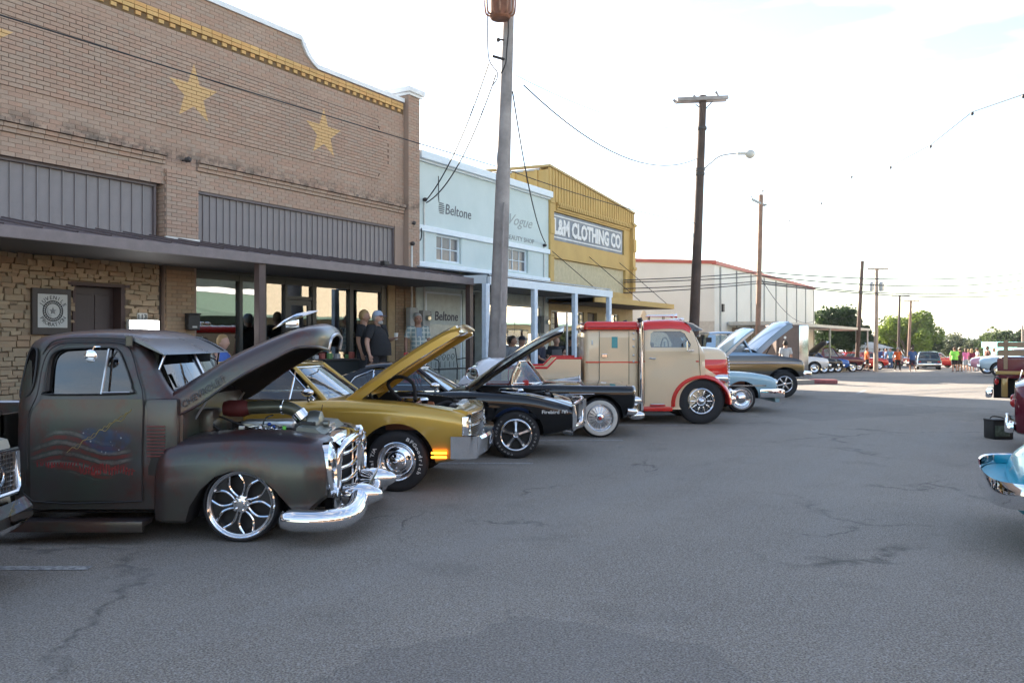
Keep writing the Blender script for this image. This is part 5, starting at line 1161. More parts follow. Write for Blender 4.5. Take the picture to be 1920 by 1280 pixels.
    for s in (-1, 1): wheel(r, 0, s*(.865-.10), .315, .272, .22, s, 'petal', n=56); wheel(r, -3.1, s*.78, .33, .272, .26, s, 'petal')
    part('chassis', MB().bb(-3.9,.6,-.4,-.3,.2,.32).bb(-3.9,.6,.3,.4,.2,.32).bb(-1.9,-.6,-.75,.75,.22,.26), UNDER, r)
    return r
pickup()
# ---------------------------------------------------------------- 2. gold hardtop
GOLD = paint('gold_metallic_paint', (.56,.35,.06), .35, .30)
gst = [(-4.12,0.42,0.68,0.8,0.82,0.62,0.74,0.68),(-4.05,0.34,0.78,0.9,0.93,0.78,0.88,0.82),(-3.8,0.27,0.81,0.93,0.97,0.84,0.93,0.87),(-3.2,0.24,0.83,0.95,1,0.86,0.945,0.885),(-2.7,0.23,0.85,0.97,1.02,0.87,0.95,0.89),(-2,0.23,0.845,0.965,1,0.87,0.95,0.89),(-1.2,0.23,0.85,0.97,1,0.87,0.95,0.89),(-0.75,0.24,0.865,0.985,1.02,0.87,0.945,0.885),(-0.3,0.25,0.85,0.97,1,0.87,0.945,0.885),(0.2,0.27,0.815,0.935,0.96,0.87,0.945,0.885),(0.55,0.32,0.765,0.885,0.92,0.86,0.94,0.88),(0.7,0.36,0.73,0.85,0.89,0.86,0.935,0.875),(0.755,0.38,0.7,0.82,0.86,0.85,0.93,0.87)]
ggh = dict(xb=-.80, xt=-1.24, rt=-2.25, rb=-2.95, zb=.985, zr=1.395, wb=.82, wr=.62, bow=.16, sg=[(-.93,.99),(-1.30,1.325),(-2.05,1.325),(-2.30,.99)], div=[-1.22], dl=.02, cp=[(-2.06,1.34),(-2.34,.97),(-2.98,.97),(-2.27,1.33)], drv=1)
gc = car('gold_muscle_car', 'gold two door hardtop with raised hood, white lettered tyres and a glowing amber side marker', (-1.20, 10.17, 0), math.radians(-3.5), 'sedan', gst, [(0,.335,.205,.23,.42),(-2.86,.335,.205,.23,.40)], ggh, GOLD, W=.945,
    bay=(-.62,.62,.66,.70,.90), hood=dict(h=(-.60,.995), L=1.50, a=math.radians(33.5), w0=.74, w1=.76, e=.09, c=.06), wstyle=dict(style='rally', letters=[('BFGoodrich',62,88),('Radial T/A',214,62)]), doors=[[(-.80,.957,.95),(-.83,.967,.74),(-.82,.92,.30)],[(-2.15,.957,.95),(-2.16,.967,.74),(-2.15,.92,.30)],[(-.82,.92,.30),(-2.15,.92,.30)]])
for s in (-1, 1):
    for z in (.735,.635): headlamp(gc, (.74, s*.80, z), .062, depth=.05)
    part('headlight_bezel', MB().loft([[Vector((x, s*(.80+dy), z)) for dy in (-.11,.115)] for x, z in ((.745,.82),(.79,.825),(.795,.55),(.745,.54))], closed=False, cap=False).cbox((.755,s*.925,.68),(.07,.02,.28),.008).cbox((.755,s*.685,.68),(.07,.02,.28),.008), CHROME, gc, smooth=30)
    part('side_marker', MB().cbox((.47,s*.938,.430),(.17,.02,.024),.006).cbox((.47,s*.938,.385),(.17,.02,.024),.006), emit('amber_lit_marker', (1.0,.30,.02), .9) if s < 0 else LENS, gc)
    b_ = MB().loft([[Vector((x, s*y, z)) for z in (.37,.40,.50,.585,.61)] for x, y in ((.60,.965),(.78,.962),(.86,.91),(.885,.82))], closed=False, cap=False); part('bumper_end', b_, CHROME, gc, smooth=50)
m = MB()
def gx(y): return .885+.075*(1-(y/.86)**2)
rings = [[Vector((gx(y)+dx, y, z)) for dx, z in ((-.10,.36),(-.02,.38),(.0,.44),(.02,.52),(.035,.575),(.01,.605),(-.10,.61))] for y in [-.83+i*.083 for i in range(21)]]
part('bumper', MB().loft(rings), CHROME, gc, smooth=35)
part('grille_backing', MB().bb(.70,.745,-.68,.68,.56,.84), UNDER, gc)
for k in range(12):
    z = .60+.0195*k
    if k in (5,6): continue
    part('grille_bar', MB().loft([[Vector((.76+.07*(1-(y/.7)**2), y, z)),Vector((.775+.07*(1-(y/.7)**2), y, z+.002)),Vector((.76+.07*(1-(y/.7)**2), y, z+.005))] for y in [-.67+i*.134 for i in range(11)]]), SATIN, gc)
part('grille_trim', MB().tube([(.785+.07*(1-(y/.7)**2), y, .708) for y in [-.67+i*.134 for i in range(11)]],.012,6).tube([(.785+.07*(1-(y/.7)**2), y, .83) for y in [-.67+i*.134 for i in range(11)]],.013,6).tube([(.785+.07*(1-(y/.7)**2), y, .585) for y in [-.67+i*.134 for i in range(11)]],.010,6), CHROME, gc, smooth=60)
part('header_panel', MB().loft([[Vector((x+.07*(1-(y/.8)**2)*k, y, z)) for x, z, k in ((.60,.885,0),(.70,.885,.6),(.765,.865,1),(.77,.835,1),(.60,.83,0))] for y in [-.80+i*.16 for i in range(11)]]), GOLD, gc, smooth=40)
part('hood_latch', MB().cbox((.62,-.05,.905),(.10,.5,.03),.01).cbox((.60,.3,.90),(.06,.2,.05),.01), SATIN, gc); part('grille_badge', text_mb('SS', .10, .012, sx=1.1).xf(Matrix.Translation((.875,-.02,.66)) @ Matrix.Rotation(PI/2,4,'Z')), LETTER, gc)
part('steering_hose', MB().tube(spline([(-.1,-.1,.93),(-.25,-.15,1.12),(-.12,-.2,1.22),(.05,-.2,1.15),(.08,-.18,.95)],6),.022,8).tube(spline([(-.4,-.3,.95),(-.45,-.3,1.12),(-.30,-.28,1.18)],6),.018,8), RUBBER, gc, smooth=60)
part('wiper', MB().tube([(-.70,-.35,1.01),(-.62,-.1,1.035),(-.58,.2,1.05)],.008,5).tube([(-.70,.25,1.01),(-.60,.45,1.03)],.008,5), BLACK, gc)
part('rear_bumper', MB().cbox((-4.15,0,.50),(.12,1.8,.18),.04), CHROME, gc, smooth=40)
# ---------------------------------------------------------------- 3. black pony car
BLK = paint('black_gloss_paint', (.003,.0035,.005), 0, .10, 1.0, 0)
fst = [(-3.85,0.45,0.66,0.78,0.8,0.55,0.7,0.64),(-3.78,0.36,0.74,0.86,0.88,0.74,0.84,0.78),(-3.5,0.28,0.79,0.91,0.94,0.82,0.9,0.84),(-2.8,0.24,0.83,0.95,0.99,0.84,0.915,0.855),(-2.2,0.22,0.8,0.92,0.96,0.84,0.915,0.855),(-1.4,0.22,0.785,0.905,0.94,0.84,0.91,0.85),(-0.9,0.23,0.805,0.925,0.96,0.84,0.91,0.85),(-0.4,0.24,0.795,0.915,0.95,0.84,0.91,0.85),(0.15,0.27,0.755,0.875,0.91,0.83,0.91,0.85),(0.5,0.32,0.68,0.8,0.86,0.82,0.9,0.84),(0.7,0.36,0.625,0.745,0.82,0.8,0.885,0.825),(0.8,0.4,0.59,0.71,0.79,0.77,0.86,0.8)]
fgh = dict(xb=-.95, xt=-1.42, rt=-2.15, rb=-3.0, zb=.925, zr=1.305, wb=.78, wr=.58, bow=.16, sg=[(-1.08,.93),(-1.45,1.235),(-2.0,1.235),(-2.28,1.12),(-2.42,.93)], div=[-2.02], dl=.0, cp=[(-2.0,1.25),(-2.30,1.13),(-2.46,.91),(-3.05,.91),(-2.17,1.25)])
fb = car('black_muscle_car', 'black coupe with chrome beak nose and raised hood beside the gold car', (.055, 12.74, 0), 0, 'sedan', fst, [(0,.335,.215,.24,.395),(-2.74,.335,.215,.24,.39)], fgh, BLK, W=.91,
    bay=(-.72,.55,.62,.62,.86), hood=dict(h=(-.66,.955), L=1.56, a=math.radians(32.5), w0=.72, w1=.60, e=.05, c=.06, nose=.10), wstyle=dict(style='five', letters=[('COOPER COBRA',78,120),('COOPER COBRA',258,120)], lsz=.30, lmat=plain('faint_lettering',(.30,.30,.30),.7)), eng=(.05,.10,.25), doors=[[(-.95,.915,.9),(-.98,.925,.68),(-.96,.88,.28)],[(-2.2,.915,.9),(-2.2,.925,.68),(-2.2,.88,.28)]])
for s in (-1, 1):
    part('grille_surround', MB().tube(spline([(.80,s*.85,.74),(.83,s*.84,.55),(.80,s*.80,.40),(.86,s*.5,.41),(.97,s*.1,.46),(1.0,s*.06,.76),(.93,s*.35,.77),(.80,s*.84,.75)],4), .026, 8), CHROME, fb, smooth=60)
    part('nose_edge', MB().loft([[Vector((.79,s*.865,z)),Vector((.815,s*.87,z)),Vector((.83,s*.82,z))] for z in (.74,.65,.55,.44)]), CHROME, fb, smooth=40)
    part('grille_backing', MB().add([(.78,s*.82,.44),(.93,s*.12,.48),(.93,s*.12,.74),(.78,s*.82,.71)],[(0,1,2,3)]), UNDER, fb)
    headlamp(fb, (.78, s*.70, .58), .075, depth=.04); headlamp(fb, (.80, s*.50, .58), .075, depth=.04)
    part('turn_lamp', MB().cbox((.72,s*.70,.36),(.16,.24,.06),.015,ry=.2), LENS, fb)
part('nose_beak', MB().loft([[Vector((x, y, z)) for y, z in ((-w,z0),(w,z0),(w,z1),(-w,z1))] for x, w, z0, z1 in ((.84,.12,.42,.80),(.98,.07,.44,.79),(1.05,.04,.47,.775))]), CHROME, fb, smooth=30)
part('bumper', MB().tube(spline([(.80,-.72,.43),(.93,-.35,.42),(1.0,0,.42),(.93,.35,.42),(.80,.72,.43)],4),.045,8), CHROME, fb, smooth=60)
part('fender_lettering', fit('Firebird', .36, .60, .628, .676, -.922, ext=.006, bold=.02), LETTER, fb)
em_ = MB(); em_.ball((.675,-.920,.652),.016,6,(1,.3,1.3)).tube([(.675,-.924,.665),(.645,-.924,.675),(.640,-.924,.640)],.007,5).tube([(.675,-.924,.665),(.705,-.924,.675),(.710,-.924,.640)],.007,5); part('bird_emblem', em_, LETTER, fb)
part('fender_trim', MB().tube([(x, -.80+.0, z) for x, z in ((-.2,.925),(.2,.895),(.55,.82),(.78,.745))],.008,5), CHROME, fb)
part('wiper', MB().tube([(-.86,-.3,.96),(-.76,-.05,.985),(-.72,.2,.99)],.007,5), BLACK, fb)
# ---------------------------------------------------------------- 4. black convertible with white porthole top
RED_IN = plain('red_upholstery', (.42,.02,.02), .5)
tst = [(-3.75,0.45,0.7,0.82,0.82,0.55,0.72,0.66),(-3.7,0.36,0.78,0.9,0.88,0.74,0.84,0.78),(-3.4,0.28,0.8,0.92,0.9,0.8,0.9,0.84),(-2.6,0.24,0.78,0.9,0.9,0.84,0.915,0.855),(-2,0.22,0.765,0.885,0.89,0.84,0.915,0.855),(-1.2,0.22,0.76,0.88,0.89,0.84,0.915,0.855),(-0.9,0.23,0.765,0.885,0.92,0.84,0.915,0.855),(-0.3,0.25,0.755,0.875,0.94,0.84,0.915,0.855),(0.3,0.3,0.745,0.865,0.92,0.84,0.915,0.855),(0.5,0.36,0.742,0.862,0.88,0.82,0.91,0.85),(0.56,0.4,0.735,0.855,0.86,0.78,0.9,0.84),(0.6,0.46,0.73,0.85,0.84,0.7,0.84,0.78)]
tb_ = car('black_porthole_convertible', 'black 1950s convertible with white porthole hardtop, whitewall tyres and red interior', (1.49, 15.33, 0), 0, 'sedan', tst, [(0,.335,.222,.19,.40),(-2.6,.335,.222,.19,.37)], None, BLK, W=.92, wstyle=dict(style='wire', white=(.226,.298)))
boolean([c for c in tb_.children if c.name.startswith('body')][0], [(MB().box((-1.75,0,.95),(1.2,1.5,.75)).xf(WM[tb_]), RED_IN)])
WTOP = paint('white_hardtop_paint', (.70,.72,.76), 0, .25)
rings = []
for u in [i/12 for i in range(13)]:
    a = u; x = -2.42+1.02*u; h = math.sin(min(1,u*1.9)*PI/2)**.8; zt = .90+.43*h-.03*max(0,u-.7); w = .70-.03*u
    rings.append([Vector((x, y*1.0, z)) for y, z in [(-w*(.9+.1*h),.87),(-w*(.92+.08*h),.90+.2*h),(-w*.90,.90+.33*h),(-w*.72,zt-.025),(-w*.35,zt),(0,zt+.008),(w*.35,zt),(w*.72,zt-.025),(w*.90,.90+.33*h),(w*(.92+.08*h),.90+.2*h),(w*(.9+.1*h),.87)]])
top_ = part('hardtop', MB().loft(rings), WTOP, tb_, smooth=50)
boolean(top_, [(MB().prism([(-1.98,.80),(-1.80,1.20),(-1.2,1.22),(-1.2,.80)],-1,1).xf(WM[tb_]), BLACK),(MB().lathe([(0,-1),(.105,-1),(.105,1),(0,1)],(-2.17,0,1.06),28).xf(WM[tb_]), WTOP),(MB().box((-1.8,0,.98),(1.05,1.12,.50)).xf(WM[tb_]), plain('cream_lining',(.5,.48,.42),.7))])
for s in (-1, 1):
    part('porthole_glass', MB().lathe([(0,s*.655),(.105,s*.655)],(-2.17,0,1.06),28), CLEAR, tb_, fix=False); part('porthole_rim', MB().lathe([(.095,s*.66),(.108,s*.672),(.12,s*.66)],(-2.17,0,1.06),28), CHROME, tb_, smooth=50)
    part('windscreen_pillar', MB().tube([(-1.50,s*.74,.88),(-1.47,s*.70,1.05),(-1.36,s*.62,1.27)],[.035,.03,.024],6), CHROME, tb_, smooth=60)
    part('door_glass', MB().add([(-1.95,s*.70,.90),(-1.55,s*.71,.90),(-1.42,s*.64,1.22),(-1.78,s*.64,1.20)],[(0,1,2,3)]), CLEAR, tb_, fix=False)
    part('bumper_guard', MB().ball((.62,s*.62,.60),.10,10,(1.3,.7,.8)).ball((.64,s*.70,.36),.10,10,(1.5,1.1,.75)), CHROME, tb_, smooth=60)
    headlamp(tb_, (.56, s*.72, .75), .095, depth=.05)
    part('fender_trim', MB().tube([(-.9,s*.925,.72),(-.1,s*.925,.74)],.006,4), CHROME, tb_)
cp_ = MB()
for j in range(9):
    for i in range(17):
        t = -1+2*i/16; v = j/8; w = .73-.10*v; xx = -1.50+.62*(1-abs(t)**2.6)-.42*v*(1-abs(t)**2.6)+.12*v; cp_.v.append(Vector((xx, t*w, .90+.38*v)))
for j in range(8):
    for i in range(16): k = j*17+i; cp_.f.append((k,k+1,k+18,k+17))
part('windscreen', cp_, CLEAR, tb_, smooth=60, fix=False)
part('windscreen_frame', MB().tube(cp_.v[:17],.014,6).tube(cp_.v[-17:],.016,6), CHROME, tb_, smooth=60)
part('bumper', MB().tube(spline([(.45,-.86,.45),(.62,-.72,.42),(.68,0,.42),(.62,.72,.42),(.45,.86,.45)],5),.06,10), CHROME, tb_, smooth=60); part('grille', MB().cbox((.60,0,.62),(.06,1.1,.2),.03), SATIN, tb_)
part('hood_scoop', MB().loft([[Vector((x, y, .905+h*math.cos(y/w_*1.45))) for y in [w_*(k/5-1) for k in range(11)]] for x, w_, h in ((-.95,.20,.01),(-.75,.24,.04),(-.5,.25,.075),(-.30,.25,.10),(-.28,.22,.06))]), BLK, tb_, smooth=50); part('scoop_mouth', MB().tube([(-.285,y,.91+.10*math.cos(y/.25*1.45)) for y in [-.24+k*.048 for k in range(11)]],.010,6), CHROME, tb_, smooth=60)
part('seat', MB().cbox((-2.0,0,.96),(.16,1.15,.48),.06,ry=-.2), RED_IN, tb_, smooth=50); part('dashboard', MB().cbox((-1.30,0,.90),(.2,1.25,.12),.04), RED_IN, tb_, smooth=50)
part('steering_wheel', MB().tube([(-1.50+.06*math.cos(t),.34+.18*math.cos(t),1.0+.18*math.sin(t)) for t in [2*PI*k/18 for k in range(19)]],.012,6,cap=False), RED_IN, tb_, smooth=60)
seam(tb_, [(-.98,-.92,.88),(-1.0,-.92,.6),(-.98,-.90,.3)]); seam(tb_, [(-2.1,-.92,.88),(-2.1,-.92,.6),(-2.1,-.90,.3)])
# ---------------------------------------------------------------- 5. cream and red cab-over truck
CRM = paint('cream_paint', (.78,.60,.39), 0, .30, .9); RDP = paint('red_gloss_paint', (.66,.025,.018), 0, .22)
tk = thing('cab_over_truck', 'cream and red cab over truck with sleeper box and chrome exhaust stack', 'truck', (3.71, 17.75, 0)); Mt = WM[tk]
def rbox(x0, x1, z0, z1, w, r_=.10, wt=None, n=5):
    """box with rounded vertical corners and rounded roof edge, as rings in z"""
    wt = wt or w; rings = []
    for z, ins, ww in ((z0,0,w),(z0+(z1-z0)*.3,0,w),(z1-r_*1.6,0,wt),(z1-r_*.8,r_*.12,wt),(z1-r_*.3,r_*.45,wt),(z1,r_*1.0,wt)):
        ring = []
        for cx_, cy_, a in ((x1-r_-0,ww-r_,0),(x0+r_,ww-r_,PI/2),(x0+r_,-ww+r_,PI),(x1-r_,-ww+r_,1.5*PI)):
            for k in range(n+1): t = a+PI/2*k/n; rr_ = max(.01, r_-ins*.9); sx_ = -ins*.1 if cx_ > (x0+x1)/2 else ins*.1; ring.append(Vector((cx_+rr_*math.cos(t), cy_+rr_*math.sin(t), z)))
        rings.append(ring)
    return MB().loft(rings)
sl_b = part('sleeper_box', rbox(-2.29,-1.225,.27,1.86,1.03,.10), CRM, tk, smooth=40); part('sleeper_roof', rbox(-2.30,-1.215,1.855,2.01,1.04,.075), RDP, tk, smooth=40)
for s in (-1, 1):
    part('sleeper_door', MB().cbox((-1.71,s*1.032,1.20),(.57,.012,1.0+.0),.004), CRM, sl_b); seam(tk, [(-2.0,s*1.04,.72),(-2.0,s*1.04,1.82),(-1.42,s*1.04,1.82),(-1.42,s*1.04,.72),(-2.0,s*1.04,.72)], r=.005, nm='sleeper_door_seam'); part('sleeper_window', MB().cbox((-1.70,s*1.042,1.60),(.115,.01,.22),.004), plain('turquoise_glass',(.08,.34,.36),.12), tk)
    part('door_latch', MB().cbox((-1.90,s*1.045,1.34),(.11,.02,.07),.008), CHROME, tk); part('small_light', MB().cbox((-2.14,s*1.04,1.60),(.03,.02,.09),.008), LETTER, tk)
    part('red_stripe', MB().bb(-2.27,-1.24,s*1.036-.004,s*1.036+.004,1.20,1.225).bb(-1.14,-.05,s*1.022-.004,s*1.022+.004,1.215,1.24), RDP, tk)
    m = MB()
    for z in (1.78,1.66,1.52,1.35,1.23): m.ball((-1.33,s*1.045,z),.022,6)
    part('marker_light', m, LETTER, tk, smooth=60)
    part('exhaust_stack', MB().tube([(-1.185,s*1.08,.30),(-1.185,s*1.08,1.86),(-1.19,s*1.08,1.98),(-1.215,s*1.09,2.05)],[.045,.045,.045,.04],14).tube([(-1.185,s*1.08,.27),(-1.185,s*1.08,.40)],[.055,.055],14), CHROME, tk, smooth=60); part('stack_tip', MB().tube([(-1.195,s*1.085,2.0),(-1.225,s*1.095,2.075)],[.046,.048],14), BLACK, tk, smooth=60)
    seam(tk, [(-.16,s*1.025,1.85),(-.05,s*1.03,1.5),(-.02,s*1.03,.95)], r=.005); seam(tk, [(-1.12,s*1.025,1.85),(-1.12,s*1.03,.4)], r=.005)
    part('door_handle', MB().tube([(-1.02,s*1.04,1.29),(-.90,s*1.05,1.28)],.010,6), CHROME, tk); part('door_mirror', MB().cbox((-.32,s*1.20,1.53),(.03,.14,.20),.012).tube([(-.32,s*1.20,1.44),(-.14,s*1.02,1.44)],.010,6), CHROME, tk)
# cab
def ksec(zb, zt, w, wr, zbelt):
    return [(0,zb),(w*.6,zb),(w*.98,zb+.01),(w,zb+.06),(w+.01,zb+.45),(w+.004,zbelt-.08),(w-.008,zbelt),(w+(wr-w)*.3,zbelt+(zt-zbelt)*.3),(w+(wr-w)*.8,zbelt+(zt-zbelt)*.68),(wr,zbelt+(zt-zbelt)*.84),(wr-.08,zbelt+(zt-zbelt)*.95),(wr*.6,zt-.005),(0,zt)]
kst = [(-1.15,.30,2.00,1.0,.90,1.45),(-1.1,.28,2.01,1.02,.92,1.45),(-.7,.28,2.03,1.02,.93,1.45),(-.4,.28,2.02,1.02,.93,1.45),(-.25,.30,1.97,1.02,.92,1.45),(-.13,.40,1.84,1.02,.92,1.45),(-.02,.5,1.62,1.01,.90,1.43),(.08,.6,1.48,.98,.80,1.38)]
kc = part('cab', hull(kst, nx=4, ns=3, sect=ksec), CRM, tk, smooth=40, origin=False)
kw_ = [(-.98,1.50),(-1.0,1.56),(-.98,1.78),(-.92,1.82),(-.40,1.82),(-.31,1.77),(-.20,1.56),(-.22,1.50)]
boolean(kc, [(MB().box((-.62,0,1.45),(.90,1.80,.90),taper=.93).xf(Mt), plain('truck_interior',(.10,.08,.06),.8)),(MB().prism(kw_,-1.2,1.2).xf(Mt), BLACK),(MB().prism([(-.82,1.50),(.82,1.50),(.78,1.83),(-.78,1.83)],-.35,.4,'yz').xf(Mt), BLACK)])
rings = []
for x, zt, w in ((-1.155,2.015,.93),(-1.0,2.045,.96),(-.6,2.06,.965),(-.35,2.045,.96),(-.22,1.985,.945),(-.15,1.90,.92)):
    rings.append([Vector((x, y, z)) for y, z in [(-w,zt-.19),(-w*.985,zt-.09),(-w*.92,zt-.03),(-w*.6,zt+.0),(0,zt+.01),(w*.6,zt),(w*.92,zt-.03),(w*.985,zt-.09),(w,zt-.19)]])
part('cab_roof', MB().loft(rings), RDP, tk, smooth=50)
for s in (-1, 1): part('side_window', MB().add([(x, s*.975-(s*.12*(z-1.45)), z) for x, z in kw_],[tuple(range(8))]), CLEAR, tk, fix=False); part('windscreen', MB().add([(-.02,s*.02,1.50),(-.06,s*.86,1.50),(-.20,s*.80,1.84),(-.16,s*.02,1.84)],[(0,1,2,3)]), CLEAR, tk, fix=False)
part('windscreen_frame', MB().tube([(-.02,0,1.50),(-.16,0,1.84)],.02,6).tube([(-.02,.0,1.49),(-.06,.88,1.49)],.015,6).tube([(-.02,.0,1.49),(-.06,-.88,1.49)],.015,6), SATIN, tk)
part('sun_visor', MB().loft([[Vector((x+.10*(1-(y/.9)**2)*k, y, z)) for x, z, k in ((-.30,2.02,0),(-.12,1.97,.6),(.06,1.85,1),(.055,1.835,1),(-.14,1.95,.6),(-.30,2.0,0))] for y in [-.90+i*.18 for i in range(11)]]), plain('visor_aluminium',(.60,.64,.70),.18,.8,.1,2), tk, smooth=40)
m = MB().tube([(-.95,-.30,2.14),(-.40,-.30,2.14),(-.34,-.30,2.14)],[.018,.022,.05],10).tube([(-.95,-.14,2.14),(-.45,-.14,2.14),(-.40,-.14,2.14)],[.016,.02,.045],10)
for x in (-.9,-.6): m.tube([(x,-.30,2.05),(x,-.30,2.14)],.012,6).tube([(x,-.14,2.05),(x,-.14,2.14)],.012,6)
part('roof_horn', m, CHROME, tk, smooth=50)
m = MB()
for y in (-.6,-.3,0,.3,.6): m.ball((-.30,y,2.065),.035,8,(1.5,1,.8))
part('roof_lamp', m, CHROME, tk, smooth=60)
# nose
NR = [(-.10,1.50,1.02),(.10,1.505,.95),(.30,1.50,.88),(.47,1.48,.82),(.56,1.43,.77),(.60,1.31,.72)]
rings = [[Vector((x, y, z)) for y, z in [(-w,.70),(-w*1.0,1.0),(-w*.98,zt-.16),(-w*.88,zt-.05),(-w*.5,zt),(0,zt+.01),(w*.5,zt),(w*.88,zt-.05),(w*.98,zt-.16),(w,1.0),(w,.70)]] for x, zt, w in spline(NR, 3)]
NM = NB('nose_two_colour_paint'); q_ = NM.sep(NM.pos()); k_ = NM.math('MULTIPLY', NM.math('LESS_THAN', q_[2], 1.262), NM.math('GREATER_THAN', NM.math('ADD', q_[2], NM.math('MULTIPLY', q_[0], .62)), 1.27+.62*3.53))
NM.set(Base_Color=NM.mix(k_, (.78,.60,.39), (.66,.025,.018)), Roughness=.28, Coat_Weight=.9, Coat_Roughness=.05, Specular_IOR_Level=.12)
part('nose', MB().loft(rings), NM.m, tk, smooth=50)
for s in (-1, 1):
    # fender
    ar = []; 
    for k in range(21):
        t = PI*1.04*k/20-.02; ar.append((math.cos(t), math.sin(t)))
    rings = []
    for c, s_ in ar:
        ro = .625; ri = .53; zc = .40; xx = .005
        rings.append([Vector((xx+c*rr_*(1.0 if c > 0 else 1.0), s*y, zc+s_*rr_*.93)) for rr_, y in ((ri,.60),(ro,.60),(ro+.01,.78),(ro-.0,.95),(ro-.035,1.05),(ri+.02,1.10),(ri-.0,1.09),(ri-.01,1.0))])
    part('front_fender', MB().loft(rings), RDP, tk, smooth=50)
    part('running_board', MB().cbox((-.86,s*.97,.30),(.58,.22,.09),.02).cbox((-.86,s*1.04,.37),(.30,.10,.03),.01), RDP, tk, smooth=40); part('step_plate', MB().cbox((-.86,s*1.03,.395),(.26,.12,.015),.005), SATIN, tk)
    part('headlight', MB().tube(spline([(.12,s*.80,.88),(.25,s*.80,.885),(.42,s*.80,.885),(.56,s*.80,.875)],4), [.01,.03,.05,.065,.08,.09,.095,.098,.10,.10,.098,.095,.09], 14), CHROME, tk, smooth=60); part('headlight_lens', MB().lathe([(.088,.56),(.05,.58),(0,.585)],(0,s*.80,.875),16,'x'), LENS, tk, smooth=60)
    part('bumper_guard', MB().cbox((.70,s*.66,.46),(.12,.18,.12),.04).cbox((.74,s*.60,.56),(.10,.10,.16),.03), CHROME, tk, smooth=40); part('fog_lamp', MB().ball((.66,s*.62,.62),.06,8), CHROME, tk, smooth=60)
for z in [.74+.062*k for k in range(10)]:
    k = max(0, (z-1.15)/.2)
    part('grille_bar', MB().tube([(.68-.03*k-.06*(y/.7)**2, y, z) for y in [-.70+i*.14 for i in range(11)]],.015,6).ball((.68-.03*k-.06,-.71,z),.022,6).ball((.68-.03*k-.06,.71,z),.022,6), CHROME, tk, smooth=60)
part('grille_centre', MB().cbox((.68,0,1.02),(.05,.05,.62),.02), CHROME, tk, smooth=50); part('grille_backing', MB().bb(.57,.605,-.68,.68,.70,1.3), UNDER, tk)
part('bumper', MB().cbox((.70,0,.44),(.07,1.5,.12),.03), CHROME, tk, smooth=40)
for s in (-1, 1): wheel(tk, 0, s*.90, .455, .245, .30, s, 'truck', n=44); wheel(tk, -2.9, s*.86, .455, .245, .36, s, 'truck')
bd = [(-3.9,.75),(-3.9,1.08),(-3.02,1.08),(-2.84,1.27),(-2.36,1.27),(-2.36,.55),(-3.4,.55)]
part('bed', MB().prism(bd,-1.02,-.97).prism(bd,.97,1.02).bb(-3.9,-2.36,-1,1,.72,.78).bb(-2.40,-2.36,-1,1,.6,1.27).bb(-3.92,-3.88,-1,1,.7,1.08), CRM, tk)
for s in (-1, 1): part('bed_rail', MB().tube([(-3.92,s*1.0,1.10),(-3.02,s*1.0,1.10),(-2.84,s*1.0,1.285),(-2.34,s*1.0,1.285)],.028,6), RDP, tk, smooth=40)
part('chassis', MB().bb(-3.8,.5,-.45,-.35,.35,.55).bb(-3.8,.5,.35,.45,.35,.55).bb(-2.2,-1.2,-.95,.95,.28,.32), UNDER, tk)
part('seat', MB().cbox((-.95,0,1.35),(.15,1.5,.5),.05), plain('truck_seat',(.12,.08,.05),.7), tk); part('steering_wheel', MB().tube([(-.45+.12*math.cos(t),.45+.22*math.cos(t),1.50+.20*math.sin(t)) for t in [2*PI*k/18 for k in range(19)]],.014,6,cap=False), BLACK, tk, smooth=60)
# ---------------------------------------------------------------- 6. light blue car, 7. blue and bronze pickup
LBP = paint('light_blue_paint', (.36,.55,.64), .1, .25)
bst = [(-4.2,0.45,0.68,0.8,0.82,0.62,0.74,0.68),(-4.1,0.34,0.78,0.9,0.92,0.78,0.9,0.84),(-3.6,0.26,0.8,0.92,0.95,0.86,0.95,0.89),(-2.6,0.24,0.8,0.92,0.95,0.88,0.96,0.9),(-1.4,0.24,0.8,0.92,0.95,0.88,0.96,0.9),(-0.6,0.25,0.81,0.93,0.96,0.88,0.96,0.9),(0.1,0.28,0.78,0.9,0.93,0.88,0.96,0.9),(0.6,0.34,0.71,0.83,0.86,0.86,0.95,0.89),(0.74,0.38,0.66,0.78,0.81,0.84,0.94,0.88),(0.8,0.42,0.62,0.74,0.76,0.8,0.9,0.84)]
bgh = dict(xb=-.85, xt=-1.35, rt=-2.5, rb=-3.1, zb=.93, zr=1.38, wb=.83, wr=.64, bow=.15, sg=[(-1.0,.94),(-1.40,1.31),(-2.4,1.31),(-2.75,.94)], div=[-1.7], cp=[(-2.42,1.32),(-2.78,.92),(-3.12,.92),(-2.52,1.32)])
lb = car('light_blue_car', 'light blue 1960s car with raised hood and chrome bumper beside the red and cream truck', (5.23, 20.36, 0), 0, 'sedan', bst, [(0,.325,.22,.20,.40),(-2.95,.325,.22,.20,.38)], bgh, LBP, W=.96, bay=(-.6,.6,.66,.62,.84), hood=dict(h=(-.72,.95), L=1.42, a=math.radians(43), w0=.74, w1=.74, e=.06, um=SATIN), wstyle=dict(style='cap', white=(.235,.255)))
for s in (-1, 1):
    headlamp(lb, (.78,s*.80,.66),.075,depth=.05); headlamp(lb, (.80,s*.60,.64),.075,depth=.05)
    part('side_moulding', MB().bb(-3.8,.55,s*.962-.004,s*.962+.004,.60,.625), CHROME, lb); part('bumper_end', MB().cbox((.66,s*.93,.44),(.50,.07,.20),.03), CHROME, lb, smooth=40)
part('bumper', MB().cbox((.93,0,.42),(.14,1.84,.20),.05), CHROME, lb, smooth=40); part('valance', MB().cbox((.84,0,.30),(.12,1.7,.16),.04), LBP, lb, smooth=40)
part('grille', MB().bb(.79,.82,-.7,.7,.52,.72), SATIN, lb)
